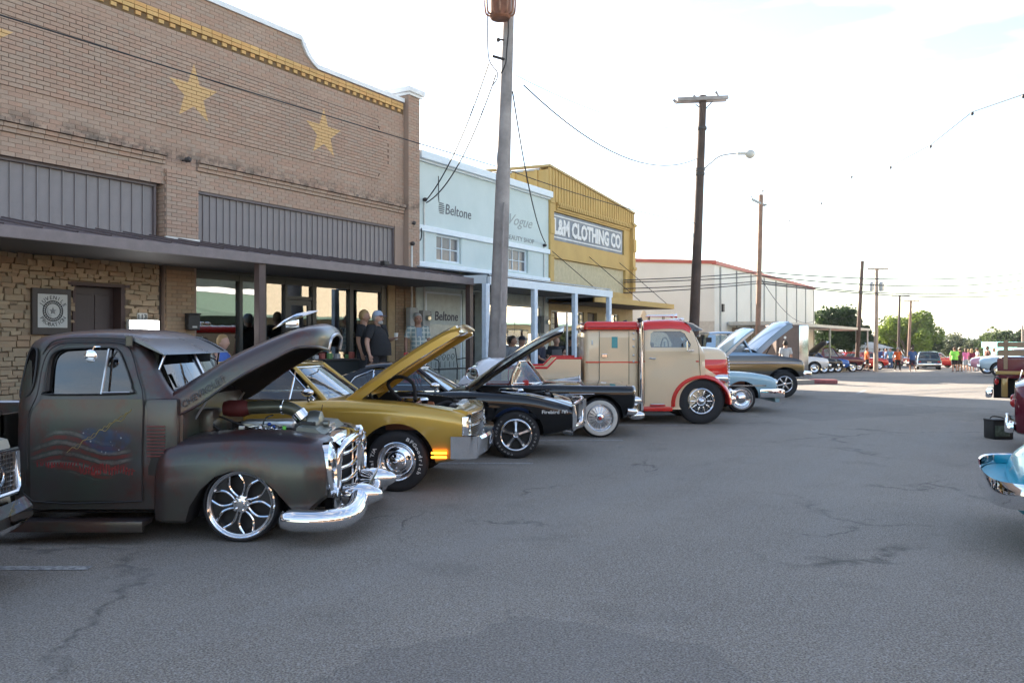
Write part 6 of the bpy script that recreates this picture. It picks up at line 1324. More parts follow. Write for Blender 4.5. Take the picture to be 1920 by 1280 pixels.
part('hood_script', MB().cbox((-.30,-.755,1.30),(.55,.01,.07),.003,ry=-math.radians(43)), SATIN, lb)
PB = NB('two_tone_blue_bronze_paint'); zz = PB.sep(PB.pos())[2]
def zmask(a, b_): 
    q = PB.n('MapRange'); PB.l(zz, q.inputs[0]); q.inputs[1].default_value = a; q.inputs[2].default_value = b_; return q.outputs[0]
c_ = PB.mix(zmask(1.195,1.20), (.045,.045,.045), (.20,.29,.38)); c_ = PB.mix(zmask(1.02,1.03), (.21,.17,.12), c_); c_ = PB.mix(zmask(.93,.97), (.24,.17,.07), c_) ; c_ = PB.mix(zmask(.72,.80), (.13,.13,.125), c_)
PB.set(Base_Color=c_, Metallic=.45, Roughness=.28, Coat_Weight=1.0, Coat_Roughness=.06); PB = PB.m
HB = paint('grey_blue_paint', (.30,.41,.52), .3, .28)
pst = [(-4.3,.60,.85,1.16,1.18,.80,.94,.88),(-4.2,.55,.85,1.20,1.20,.84,.96,.90),(-3.5,.54,.85,1.24,1.24,.88,.98,.92),(-2.4,.54,.85,1.27,1.27,.88,.98,.92),(-1.6,.54,.85,1.29,1.29,.88,.98,.92),(-.9,.54,.86,1.28,1.30,.88,.98,.92),(-.4,.55,.86,1.22,1.24,.88,.98,.93),(.2,.56,.86,1.14,1.16,.88,.98,.93),(.44,.58,.86,1.08,1.10,.88,.975,.92),(.54,.60,.86,1.02,1.04,.86,.96,.90),(.57,.62,.84,.96,.98,.82,.92,.86)]
pgh = dict(xb=-.92, xt=-1.22, rt=-2.10, rb=-2.28, zb=1.29, zr=1.87, wb=.90, wr=.76, bow=.12, sg=[(-1.05,1.30),(-1.28,1.78),(-1.95,1.78),(-1.97,1.30)], cp=[(-1.93,1.80),(-1.97,1.27),(-2.30,1.27),(-2.13,1.80)])
pk = car('blue_lifted_pickup', 'tall blue and bronze 1960s pickup with its big hood raised, on knobbly tyres', (7.81, 25.38, 0), 0, 'pickup', pst, [(0,.385,.225,.27,.50),(-3.1,.385,.225,.27,.47)], pgh, PB, roofM=HB, W=.98, bay=(-.72,.45,.72,.85,1.16), hood=None, wstyle=dict(style='six'), chrome=False)
hood_slab(pk, (-.80,1.33), 1.32, math.radians(40), .86, .84, HB, curve=.10, edge=.16, th=.03, label='big grey blue hood raised at the front')
part('bed_opening', MB().bb(-4.2,-2.4,-.85,.85,1.245,1.262), UNDER, pk)
for s in (-1, 1):
    headlamp(pk, (.55,s*.74,.86),.09,depth=.05); part('hood_hinge', MB().tube([(-.5,s*.75,1.2),(-.35,s*.78,1.48)],.015,6), DARKM, pk)
    part('side_highlight_trim', MB().tube([(-4.1,s*.985,.985),(.4,s*.985,.985)],.010,5), CHROME, pk); part('bumper_end', MB().cbox((.66,s*.90,.66),(.26,.12,.17),.04), CHROME, pk, smooth=40)
part('bumper', MB().cbox((.74,0,.66),(.12,1.84,.18),.05), CHROME, pk, smooth=40); part('rear_cab_window', MB().bb(-2.295,-2.28,-.6,.6,1.36,1.74), BLACK, pk)
for s in (-1,1): part('quarter_window', MB().cbox((-2.14,s*.80,1.52),(.16,.02,.40),.03), BLACK, pk)
# ================================================================ people
SKIN = {k: plain('skin_'+k, c, .55, 0, .06) for k, c in (('fair',(.46,.27,.20)),('tan',(.36,.20,.135)),('brown',(.22,.12,.08)))}
HAIR = {k: plain('hair_'+k, c, .7, 0, .2) for k, c in (('dark',(.02,.014,.01)),('brown',(.08,.045,.025)),('blond',(.33,.22,.10)),('grey',(.35,.34,.32)))}
def cloth(name, c, rough=.85): return plain('cloth_'+name, c, rough, 0, .14, 5, .15, bsc=25)
def skin_mesh(verts, edges, radii, mat, lv=1):
    me = bpy.data.meshes.new('body'); me.from_pydata(verts, edges, []); me.materials.append(mat)
    o = bpy.data.objects.new('body', me); COL.objects.link(o)
    md = o.modifiers.new('s', 'SKIN'); md.use_smooth_shade = True; md.branch_smoothing = .5
    for i, v in enumerate(me.skin_vertices[0].data):
        r = radii[i]; v.radius = r if isinstance(r, tuple) else (r, r); v.use_root = (i == 0)
    if lv: sb = o.modifiers.new('d', 'SUBSURF'); sb.levels = lv; sb.render_levels = lv
    dg = bpy.context.evaluated_depsgraph_get(); dg.update(); m2 = bpy.data.meshes.new_from_object(o.evaluated_get(dg))
    bpy.data.objects.remove(o); bpy.data.meshes.remove(me); m2.name = 'body'
    if not m2.materials: m2.materials.append(mat)
    m2.polygons.foreach_set('use_smooth', [True]*len(m2.polygons)); return m2
def ell(c, rx, ry, n=12, tilt=None):
    return [Vector(c)+(tilt or Matrix.Identity(3)) @ Vector((rx*math.cos(2*PI*k/n), ry*math.sin(2*PI*k/n), 0)) for k in range(n)]
def person(label, loc, rz, h=1.75, skin='fair', hair='brown', shirt=None, legs=None, pose='stand', arms=('down','down'), shorts=False, heavy=1.0, hat=None, sleeve='short', long=False, group=None, detail=False, hold=None, pattern=None, lean=0.0, woman=False, beard=None, shoes=None, head_turn=0.0):
    r = thing('person', label, 'person', loc, rz, group); T = WM[r]; w = heavy; k = h
    sw = (.105 if not woman else .092)*(1+.35*(w-1))
    L3 = lambda x, y, z: Vector((x*k, y*k, z*k))
    hz = .52
    if pose == 'sit': hz = .27
    off = lean
    pel = L3(0,0,hz); sp = L3(.0+off*.1,0,hz+.10); ch = L3(off*.22,0,hz+.215); nk = L3(off*.30,0,hz+.31); hd = L3(off*.34+.012,0,hz+.385); ht = L3(off*.36+.005,0,hz+.43)
    V = [pel, sp, ch, nk, hd, ht]; R = [.075*k*w, .072*k*w, .082*k*w, .034*k, .052*k, .044*k]; E = [(0,1),(1,2),(2,3),(3,4),(4,5)]
    def chain(pts, rad, root):
        p = root
        for q, r_ in zip(pts, rad): V.append(Vector(q)); R.append(r_*k); E.append((p, len(V)-1)); p = len(V)-1
        return p
    arm_pts = {}; leg_pts = {}
    for s, a in ((1, arms[0]), (-1, arms[1])):
        sh = L3(off*.22, s*sw, hz+.285)
        if a == 'down': el = L3(off*.2-.01, s*(sw+.045*w), hz+.115); wr = L3(off*.2+.035, s*(sw+.05*w), hz-.025)
        elif a == 'hold': el = L3(off*.2+.01, s*(sw+.045*w), hz+.13); wr = L3(.16, s*(sw+.0), hz+.16)
        elif a == 'hip': el = L3(-.06, s*(sw+.10), hz+.13); wr = L3(.03, s*(sw-.005), hz+.03)
        elif a == 'front': el = L3(.03, s*(sw+.04*w), hz+.12); wr = L3(.15, s*.045, hz+.10)
        elif a == 'lap': el = L3(.02, s*(sw+.03), hz+.12); wr = L3(.16, s*(sw-.03), hz+.06)
        elif a == 'up': el = L3(.10, s*(sw+.05), hz+.27); wr = L3(.16, s*(sw-.02), hz+.36)
        elif a == 'swing': el = L3(.05, s*(sw+.03), hz+.12); wr = L3(.12, s*(sw+.03), hz+.0)
        arm_pts[s] = (sh, el, wr); d = (wr-el).normalized()
        pm = wr+d*.035*k; e = chain([sh, el, wr, pm], [.034*(.6+.4*w), .027*(.7+.3*w), .018, .019], 2)
        if detail:
            sd_ = d.cross(Vector((0,s,0))).normalized(); ax = Vector((0,s,0)) if abs(d.z) > .5 else Vector((0,0,1)).cross(d).normalized()
            ax = sd_ if abs(d.z) > .5 else ax
            for fi, (o_, ln) in enumerate(((-.017,.040),(-.006,.046),(.005,.043),(.016,.034))):
                b0 = pm+ax*o_*k+d*.012*k; b1 = b0+d*ln*.5*k+Vector((0,-s*.003*k,0)); b2 = b1+d*ln*.45*k+Vector((0,-s*.010*k,0)); chain([b0,b1,b2],[.0058,.0052,.0046], e)
            b0 = wr+d*.015*k-ax*.022*k; chain([b0, b0+d*.022*k-ax*.010*k, b0+d*.04*k-ax*.010*k],[.0065,.006,.005], e)
    for s in (1, -1):
        hp = L3(0, s*.052*(.6+.4*w), hz-.02)
        if pose == 'stand': kn = L3(.012, s*.062*(.7+.3*w), .285); an = L3(-.01, s*.068*(.7+.3*w), .045)
        elif pose == 'walk': kn = L3(.09*(1 if s > 0 else -.15), s*.055, .29); an = L3(.10 if s > 0 else -.14, s*.055, .045 if s > 0 else .075)
        else: kn = L3(.235, s*.075, .28); an = L3(.25, s*.08, .045)
        leg_pts[s] = (hp, kn, an); chain([hp, kn, an, an+L3(.055,0,-.018)], [.052*(.5+.5*w), .035, .024, .02], 0)
    bm_ = skin_mesh([tuple(v) for v in V], E, R, SKIN[skin], 1)
    bo = bpy.data.objects.new('body', bm_); COL.objects.link(bo); bo.parent = r; WM[bo] = T
    def pt(nm, mb, mat, sm=60): return part(nm, mb, mat, r, M=T, smooth=sm, origin=False)
    # head shape with nose, ears, hair
    hc = hd+L3(.008,0,.012); HM = Matrix.Translation(hc) @ Matrix.Rotation(head_turn,4,'Z'); hm_ = MB().ball((0,0,0), .062*k, 12, (1.0,.82,1.22))
    for v in hm_.v:
        if v.z < -.03*k and v.x > 0: v.x *= .92
        if v.z < -.02*k: v.y *= .86
    hm_.ball((.062*k,0,-.008*k), .011*k, 5, (1.1,.8,1.5)).ball((0,.051*k,-.008*k),.014*k,5,(.7,.5,1.2)).ball((0,-.051*k,-.008*k),.014*k,5,(.7,.5,1.2)); hm_.xf(HM)
    pt('head', hm_, SKIN[skin])
    if detail:
        for s in (1,-1): pt('eye', MB().ball((.054*k,s*.021*k,.010*k),.0065*k,5,(.6,1.2,.7)).xf(HM), BLACK)
        pt('mouth', MB().ball((.054*k,0,-.038*k),.010*k,5,(.5,1.4,.35)).xf(HM), plain('lip',(.25,.08,.07),.6))
    if hair:
        hr = MB().ball((-.010*k,0,.016*k), .067*k, 12, (.98,.86,1.13))
        hr.v = [v if not (v.x > .012*k and v.z < .042*k) else Vector((v.x*.55, v.y*.9, v.z)) for v in hr.v]
        for v in hr.v:
            if v.z < -.03*k: v.z = -.03*k+(v.z+.03*k)*.3
        if long: hr.loft([ell((-.03*k,0,.02*k),.045*k,.055*k), ell((-.045*k,0,-.06*k),.035*k,.052*k), ell((-.045*k,0,-.13*k),.02*k,.04*k)])
        for v in hr.v: v += Vector((noise.noise(v*40)*.004, noise.noise(v*40+Vector((9,0,0)))*.004, 0))
        pt('hair', hr.xf(HM), HAIR[hair])
    if beard: pt('beard', MB().ball((.030*k,0,-.050*k),.034*k,8,(1,.95,.8)).xf(HM), HAIR[beard])
    if hat:
        col, white = hat; hm = plain('cap_%d'%int(sum(col)*1000), col, .7)
        cpm = MB().lathe([(0,.062*k),(.03*k,.058*k),(.052*k,.040*k),(.062*k,.012*k),(.063*k,-.004*k)], (-.004*k,0,.030*k), 16, 'z'); pt('cap', cpm.xf(HM), hm)
        pt('cap_brim', MB().cbox((.075*k,0,.028*k),(.06*k,.085*k,.006*k),.003,ry=.12).xf(HM), plain('cap_brim_%d'%int(sum(white)*1000), white, .7))
    # shirt
    sm_ = pattern or cloth('%d_%d_%d'%tuple(int(c*100) for c in shirt), shirt)
    g = w; b_ = 1+.9*(w-1)
    rings = [ell(pel+L3(.01*w,0,-.035),.080*k*g*b_,.098*k*g), ell(pel+L3(.012*w,0,.03),.080*k*g*b_,.096*k*g), ell(sp+L3(.012*w,0,0),.078*k*g*b_,.090*k*g), ell(ch+L3(.0,0,0),.077*k*g,.106*k*(.5+.5*g)), ell(ch+L3(0,0,.045),.068*k,.112*k*(.6+.4*g)), ell(nk+L3(0,0,-.018),.044*k,.085*k), ell(nk+L3(0,0,-.002),.036*k,.042*k)]
    m = MB().loft(rings)
    for s in (1, -1):
        sh, el, wr = arm_pts[s]; q = el if sleeve == 'long' else sh.lerp(el, .72)
        if sleeve != 'none':
            m.tube([ch.lerp(sh,.5)+L3(0,0,.02), sh, q], [.045*k*(.6+.4*w), .046*k*(.6+.4*w), .041*k*(.6+.4*w)], 10)
            if sleeve == 'long': m.tube([el, wr], [.036*k,.026*k], 10)
    for v in m.v: v += Vector((noise.noise(v*9)*.010, noise.noise(v*9+Vector((5,0,0)))*.010, 0))
    pt('shirt', m, sm_, 70)
    # trousers or shorts
    lm = cloth('%d_%d_%dl'%tuple(int(c*100) for c in legs), legs); m = MB()
    m.loft([ell(pel+L3(.006,0,.03),.072*k*g,.088*k*g), ell(pel+L3(0,0,-.02),.076*k*g,.092*k*g), ell(pel+L3(0,0,-.06),.062*k*g,.086*k*g)])
    for s in (1, -1):
        hp, kn, an = leg_pts[s]; 
        if shorts: m.tube([hp, hp.lerp(kn,.5), hp.lerp(kn,.92)], [.064*k*(.5+.5*w),.060*k*(.5+.5*w),.056*k], 10)
        else: m.tube([hp, kn, an+L3(0,0,.0)], [.064*k*(.5+.5*w),.047*k,.036*k], 10)
    pt('shorts' if shorts else 'trousers', m, lm, 70)
    sc_ = plain('shoe_%d'%int(sum(shoes or (.03,.03,.03))*100), shoes or (.03,.03,.03), .6)
    for s in (1, -1):
        an = leg_pts[s][2]; zb = an.z-.045*k
        pt('shoe', MB().loft([[Vector((an.x+x*k, an.y+y*k, zb+z*k)) for y, z in ((-w_,0),(w_,0),(w_*.9,hh*.7),(w_*.5,hh),(-w_*.5,hh),(-w_*.9,hh*.7))] for x, w_, hh in ((-.035,.020,.035),(0,.026,.050),(.04,.028,.032),(.085,.026,.022),(.11,.015,.012))]), sc_)
    if hold == 'cup':
        p = arm_pts[1][2]+L3(.03,.0,.02); c = part('foam_cup', MB().lathe([(0,-.06),(.030,-.06),(.044,.08),(.040,.08),(.028,-.05)], p, 16, 'z'), PAPER, M=T, smooth=50); tag(c, 'white foam cup held by the man in the black shirt and cap', 'cup')
    return r
def on_walk(px, off, dz=0): 
    s = fs(px, off); p = FM @ Vector((s, -off, SW+dz)); return (p.x, p.y, p.z)
def on_gnd(px, Y): return ((px-CX)/F*Y, Y, gz(Y))
toward = lambda a: math.radians(a)
NAVY = (.012,.014,.02); BLACKC = (.012,.012,.014)
person('blond man in black tee shirt with tattooed arm beside the shop window', on_walk(681, 1.15), toward(-10), 1.80, 'tan', 'blond', BLACKC, (.02,.022,.03), detail=True, arms=('front','down'))
person('heavy bearded man in black tee shirt and pale cap holding a foam cup', on_walk(706, 1.75), toward(-25), 1.76, 'fair', 'grey', BLACKC, (.02,.02,.025), heavy=1.45, hat=((.30,.36,.46),(.03,.04,.10)), detail=True, arms=('hold','down'), hold='cup', beard='grey')
PL = NB('plaid_cloth'); q = PL.obj(); x, y, z = PL.sep(q); a_ = PL.math('SINE', PL.math('MULTIPLY', y, 62)); b_ = PL.math('SINE', PL.math('MULTIPLY', z, 62))
PL.set(Base_Color=PL.mix(PL.ramp(PL.math('MAXIMUM', a_, b_), .6, .8), PL.mix(PL.noise(30,3,.6,q), (.16,.25,.27), (.30,.36,.34)), (.55,.56,.50)), Roughness=.9)
pm_ = person('grey haired man in open plaid shirt, pale blue tee and shorts by the mint wall', on_walk(783, .95), toward(-70), 1.79, 'tan', 'grey', (.2,.3,.3), (.03,.035,.05), shorts=True, pattern=PL.m, detail=True, arms=('down','down'), heavy=1.08)
part('tee_shirt', MB().cbox((.140,0,1.20),(.03,.13,.52),.012), cloth('pale_blue',(.24,.32,.40)), pm_, smooth=50)
# seated people and their chairs
def chair(label, loc, rz, col, group):
    r = thing('chair', label, 'chair', loc, rz, group); m = plain('chair_%d'%int(sum(col)*100), col, .5)
    part('seat', MB().cbox((0,0,.44),(.44,.44,.03),.01), m, r, smooth=40); part('backrest', MB().cbox((-.23,0,.68),(.03,.44,.42),.012,ry=-.12), m, r, smooth=40)
    for x in (-.19,.19):
        for y in (-.19,.19): part('leg', MB().tube([(x,y,.43),(x*1.15,y*1.1,0)],.012,6), DARKM, r)
    return r
GR = 'chairs on the shaded sidewalk'
seats = [(952,1.3,'dark','tan',(.20,.21,.23),None,False,'dark haired person in grey tee sitting beside the big wooden pole'),(976,1.1,'dark','fair',(.22,.21,.24),((.02,.02,.03),(.03,.03,.05)),False,'seated person in dark cap next to the one in the grey tee'),
    (1012,1.5,'dark','tan',(.03,.03,.05),None,False,'person in dark shirt sitting behind the raised black hood'),(1040,1.2,'brown','fair',(.02,.022,.03),None,False,'brown haired person in navy shirt leaning forward in a chair under the canopy'),
    (1056,1.9,'dark','fair',(.015,.018,.03),None,False,'crouched child in navy shirt in front of the seated group'),(1070,1.0,'dark','brown',(.02,.02,.025),((.01,.01,.01),(.02,.02,.02)),False,'rightmost seated person in dark cap beside the thin metal post')]
for i, (px, off, hr, sk, sh, hat, lg, lab) in enumerate(seats):
    p = on_walk(px, off); chair('dark folding chair holding the '+' '.join(lab.split()[:6]), p, toward((-35,-60,-20,-75,-50,-100)[i]), (.04,.04,.045), GR)
    person(lab, (p[0],p[1],p[2]+.0), toward((-35,-60,-20,-75,-50,-100)[i]), 1.70 if i != 4 else 1.25, sk, hr, sh, (.03,.03,.04) if i != 1 else (.25,.22,.18), pose='sit', arms=('lap','lap'), hat=hat, lean=.25 if i in (0,3) else .1, group='people sitting under the pale blue canopy')
p = on_walk(416, 1.3); chair('dark chair under the blond woman beside the shop window', p, toward(-30), (.04,.04,.05), GR)
person('blond woman in blue tank top seated behind the old pickup hood', p, toward(-20), 1.68, 'fair', 'blond', (.06,.13,.42), (.05,.06,.1), pose='sit', arms=('lap','lap'), sleeve='none', woman=True, long=False)
p = on_walk(383, 1.25); chair('bright blue folding chair behind the pickup windscreen', p, toward(-40), (.05,.20,.55), GR)
sp_ = person('seated person in black tee with red and white print behind the pickup visor', p, toward(130), 1.60, 'tan', 'dark', (.02,.02,.022), (.05,.05,.07), pose='sit', arms=('lap','lap'))
part('shirt_print', fit('CLUB', -.10, .10, .78, .86, 0).xf(Matrix.Translation((-.135,0,0)) @ Matrix.Rotation(-PI/2,4,'Z')), plain('print_red',(.5,.05,.05),.7), sp_)
for (px, off, lab) in ((752,1.0,'red plastic chair back left of the man in the plaid shirt'),(762,1.6,'red plastic chair in front of the man in the plaid shirt')): chair(lab, on_walk(px, off), toward(150), (.42,.03,.03), GR)
# wrought iron bench
p = on_walk(842, .75); bn = thing('iron_bench', 'black wrought iron bench with scrolled back against the pale mint panel', 'bench', p, TH)
m = MB().tube([(-.75,.25,.45),(-.75,.32,.95),(0,.34,1.05),(.75,.32,.95),(.75,.25,.45)],.014,6)
for k in range(7):
    x = -.6+.2*k
    m.tube([(x+.085*(1-t/14)*math.cos(t*.62)+.0, .30, .72+.12*(1-t/14)*math.sin(t*.62)+.02*math.sin(k)) for t in range(14)],.007,5).tube([(x,.27,.47),(x+.05,.30,.62)],.007,5)
part('backrest', m, BLACK, bn, smooth=60); sm = MB()
for k in range(6): part('slat', MB().cbox((0,-.18+.08*k,.44),(1.5,.05,.02),.006), BLACK, bn)
for s in (-1,1):
    part('armrest', MB().tube(spline([(s*.75,.26,.66),(s*.77,.0,.70),(s*.77,-.22,.66),(s*.76,-.22,.45)],4),.014,6), BLACK, bn, smooth=60)
    for y in (-.2,.24): part('leg', MB().tube([(s*.72,y,.44),(s*.76,y*1.15,0)],.016,6), BLACK, bn)
# counter with merchandise in front of the shop
p = on_walk(640, .9); tt = thing('folding_table', 'dark cloth covered table with small things in front of the shop window', 'table', p, TH)
part('tablecloth', MB().cbox((0,0,.38),(1.6,.6,.74),.02,), cloth('dark_table',(.015,.02,.022)), tt); part('tabletop', MB().cbox((0,0,.765),(1.66,.66,.03),.01), DARKM, tt)
for k in range(9): tag(part('merchandise_box', MB().cbox((-.65+.16*k,random.uniform(-.15,.15),.82+.02*(k%2)),(.10,.08,.08+.04*(k%3)),.01), plain('merch_%d'%(k%4),[(.5,.5,.5),(.35,.1,.08),(.15,.3,.12),(.55,.5,.3)][k%4],.5), M=WM[tt]), ['white','red','green','yellow','second white','second red','second green','second yellow','third white'][k]+' small boxed item on the dark table, counted from the left', 'box', 'small items on the dark table')
# woman in a tank top behind the car of the gold hood: only a hand shows
# crowd in the distance
CG = 'people standing in the far street'
GRN = (.22,.72,.10)
crowd = [(1625,64,'fair','brown',(.62,.13,.03),(.015,.015,.02),True,1.1,0,None,'man in orange shirt and black shorts walking by the parked cars','walk',False),
 (1649,74,'tan','dark',(.03,.06,.20),(.05,.06,.12),False,1.0,90,None,'leftmost of the three people in blue beside a red car','stand',False),
 (1658,75,'fair','dark',(.25,.08,.10),(.05,.07,.13),False,1.0,0,None,'small person in red and blue between two taller people in blue','stand',False),
 (1662,73,'tan','dark',(.05,.10,.22),(.04,.05,.1),False,1.0,180,None,'middle person in dark blue in the group near the red car','stand',False),
 (1670,74,'fair','brown',(.15,.35,.45),(.06,.1,.22),False,1.0,200,None,'person in light blue shirt and jeans right of the blue group','stand',False),
 (1683,64,'fair','grey',(.55,.10,.02),(.015,.015,.015),False,1.1,-90,((.35,.33,.3),(.3,.3,.28)),'person in orange and black with pale hat facing the camera','walk',False),
 (1711,62,'brown','dark',(.04,.09,.24),(.03,.03,.06),True,1.15,90,None,'man in dark blue tank top walking away behind the wagon','walk',False),
 (1790,61,'fair','brown',GRN,(.015,.015,.02),True,1.35,90,None,'large man in lime green shirt and black shorts','stand',False),
 (1800,63,'tan','dark',(.06,.05,.02),(.02,.02,.02),True,1.2,100,((.4,.35,.25),(.4,.35,.25)),'man in dark shirt right behind the lime green shirt','stand',False),
 (1811,60,'fair','brown',(.75,.20,.42),(.40,.45,.50),True,1.0,90,None,'woman in pink top and pale shorts','stand',True),
 (1822,61,'fair','blond',(.18,.02,.05),(.20,.20,.22),True,1.0,60,None,'woman in maroon top right of the pink one','stand',True),
 (1816,68,'fair','blond',(.30,.25,.2),(.1,.1,.15),False,1.0,60,None,'person mostly hidden behind the pink and maroon women','stand',True),
 (1833,64,'tan','dark',(.50,.48,.50),(.2,.2,.25),False,1.05,160,((.02,.02,.02),(.02,.02,.02)),'person in white and pink top with dark hat by the pink car','stand',False),
 (1852,58,'brown','brown',(.10,.03,.02),(.04,.04,.05),False,1.1,180,None,'person in brown tank top left of the stake bed truck','stand',False),
 (1864,60,'fair','blond',(.60,.60,.60),(.1,.12,.2),False,1.0,180,None,'person in white top beside the stake bed truck','stand',True)]
for px, Y, sk, hr, sh, lg, sho, hv, rz_, hat, lab, pose, wo in crowd:
    person(lab, on_gnd(px, Y), toward(rz_), 1.76 if not wo else 1.66, sk, hr, sh, lg, pose=pose, shorts=sho, heavy=hv, hat=hat, woman=wo, long=wo, group=CG, shoes=(.5,.5,.5) if wo else None, arms=('down','front') if pose == 'stand' else ('swing','down'))
person('man in pale grey tee behind the raised blue hood near the trailer', (on_gnd(1473, 33)[0], 33, 0), toward(100), 1.62, 'tan', 'dark', (.42,.43,.43), (.1,.1,.12), arms=('down','down'))
# ================================================================ simpler parked cars further away and on the right
FCC = {}
def fcar(label, loc, rz, col, kind='sedan', group=None, hood=False, top=None, name='parked_car', metal=.1):
    pm = paint('paint_%s'%'_'.join(str(int(c*100)) for c in col), col, metal, .25); tm = paint('top_%s'%'_'.join(str(int(c*100)) for c in top), top, 0, .3) if top else None
    z = .15 if kind == 'pickup' else 0
    st = [(-4.15,.45+z,.62+z,.82+z,.84+z,.62,.76,.62),(-4.05,.34+z,.60+z,.92+z,.95+z,.78,.90,.80),(-3.3,.26+z,.64+z,.95+z,.98+z,.86,.93,.82),(-1.6,.25+z,.66+z,.94+z,.97+z,.86,.93,.82),(-.6,.25+z,.66+z,.95+z,.99+z,.86,.93,.82),(.3,.30+z,.64+z,.90+z,.94+z,.86,.92,.82),(.70,.38+z,.62+z,.82+z,.86+z,.82,.90,.80),(.78,.44+z,.60+z,.76+z,.80+z,.74,.84,.72)]
    zb = .945+z
    if kind == 'pickup': gh = dict(xb=-.9, xt=-1.3, rt=-2.05, rb=-2.2, zb=zb, zr=1.55+z, wb=.82, wr=.70, sg=[(-1.02,zb+.01),(-1.34,1.47+z),(-1.95,1.47+z),(-1.98,zb+.01)], cp=[(-1.95,1.48+z),(-1.98,zb-.02),(-2.22,zb-.02),(-2.07,1.48+z)])
    elif kind == 'wagon': gh = dict(xb=-.85, xt=-1.3, rt=-3.6, rb=-3.95, zb=zb, zr=1.50, wb=.82, wr=.68, sg=[(-.98,zb+.01),(-1.34,1.43),(-3.45,1.43),(-3.65,zb+.01)], div=[-1.9,-2.8], cp=[(-3.45,1.44),(-3.66,zb-.02),(-3.96,zb-.02),(-3.62,1.44)])
    else: gh = dict(xb=-.85, xt=-1.3, rt=-2.6, rb=-3.15, zb=zb, zr=1.40, wb=.82, wr=.64, sg=[(-.98,zb+.01),(-1.34,1.33),(-2.45,1.33),(-2.8,zb+.01)], div=[-1.85], cp=[(-2.45,1.34),(-2.82,zb-.02),(-3.16,zb-.02),(-2.60,1.34)])
    r = car(name, label, loc, rz, 'pickup' if kind == 'pickup' else 'sedan', st, [(0,.33,.21,.2,.39),(-2.9,.33,.21,.2,.38)], gh, pm, roofM=tm, W=.93, bay=(-.6,.6,.66,.62+z,.84+z) if hood else None, hood=dict(h=(-.68,.98+z), L=1.4, a=math.radians(40), w0=.74, w1=.72, e=.05) if hood else None, group=group, hw=18, mirror=False)
    for s in (-1, 1): headlamp(r, (.76,s*.66,.68+z), .08, depth=.04); part('tail_lamp', MB().cbox((-4.13,s*.68,.70+z),(.05,.16,.10),.015), plain('red_lens',(.45,.02,.02),.2), r)
    part('bumper', MB().cbox((.84,0,.47+z),(.14,1.78,.15),.04), CHROME, r, smooth=40); part('rear_bumper', MB().cbox((-4.2,0,.50+z),(.14,1.78,.15),.04), CHROME, r, smooth=40)
    part('grille', MB().bb(.775,.80,-.54,.54,.60+z,.74+z), SATIN, r); part('licence_plate', MB().bb(-4.20,-4.18,-.15,.15,.60+z,.72+z), PAPER, r)
    return r
G1 = 'cars parked beyond the side street'
def fc(px, Y, rz, *a, **k): return fcar(a[0], ((px-CX)/F*Y, Y, gz(Y)), math.radians(rz), *a[1:], **k)
fc(1516, 46, 0, 'white sporty car parked first beyond the silver trailer', (.72,.72,.72), group=G1)
fc(1535, 50.5, 0, 'black car with raised hood behind the white sporty car', (.01,.01,.012), group=G1, hood=True)
fc(1548, 55, 0, 'small black car nose beside the maroon pickup', (.015,.015,.018), group=G1)
fc(1562, 58, 0, 'bright blue car nose under the maroon pickup', (.02,.12,.45), group=G1)
fc(1590, 61, 0, 'maroon pickup parked beyond the side street', (.10,.008,.018), 'pickup', group=G1)
fc(1602, 66, 0, 'dark red car nose right of the maroon pickup', (.16,.01,.02), group=G1)
fc(1640, 70, 0, 'bright red sports car behind the orange shirt', (.45,.015,.015), group=G1)
fc(1662, 76, 0, 'second red car behind the people in blue', (.38,.02,.02), group=G1)
fc(1602, 80, 0, 'white van roof behind the maroon pickup', (.7,.7,.7), 'wagon', group=G1)
fc(1655, 92, 20, 'white pickup in the far lot behind the pole', (.65,.65,.65), 'pickup', group=G1)
fc(1700, 88, 20, 'grey car in the far lot behind the walking man', (.12,.13,.14), group=G1)
fc(1612, 76, 200, 'dark blue and red car left of the wooden pole', (.06,.02,.06), 'wagon', group=G1)
fc(1737, 72.0, 67, 'dark blue wagon seen from behind in the middle of the street', (.03,.06,.10), 'wagon', top=(.10,.16,.22))
fc(1785, 78.0, 0, 'red sedan with white roof crossing behind the blue wagon', (.50,.03,.03), top=(.65,.65,.66))
G2 = 'cars parked on the right side of the street'
fc(1850, 47, 152, 'pale pink and white car nose at the right near the crowd', (.62,.30,.38), group=G2, top=(.7,.7,.7))
fc(1872, 40.5, 152, 'light blue car with chrome front at the right', (.45,.58,.66), group=G2)
# far left: ivory car nose, one far-side corner in view
IV = paint('ivory_paint', (.60,.59,.50), 0, .25)
ist = [(-4.15,.45,.62,.85,.87,.62,.76,.62),(-4.05,.34,.60,.95,.98,.80,.92,.82),(-3.3,.26,.64,.98,1.01,.88,.95,.84),(-1.6,.25,.66,.97,1.0,.88,.95,.84),(-.6,.25,.66,.98,1.02,.88,.95,.84),(.2,.30,.66,.97,1.0,.88,.95,.84),(.62,.38,.70,.965,.985,.86,.95,.90),(.745,.44,.70,.95,.965,.84,.945,.89)]
igh = dict(xb=-.85, xt=-1.3, rt=-2.6, rb=-3.15, zb=.975, zr=1.42, wb=.84, wr=.66, sg=[(-.98,.98),(-1.34,1.35),(-2.45,1.35),(-2.8,.98)], div=[-1.85], cp=[(-2.45,1.36),(-2.82,.95),(-3.16,.95),(-2.60,1.36)])
iv = car('ivory_car', 'ivory car nose with chrome headlight surround at the left edge, nearest the camera', (-4.30, 5.13, 0), 0, 'sedan', ist, [(0,.335,.21,.2,.40),(-2.9,.335,.21,.2,.39)], igh, IV, W=.95, wstyle='cap')
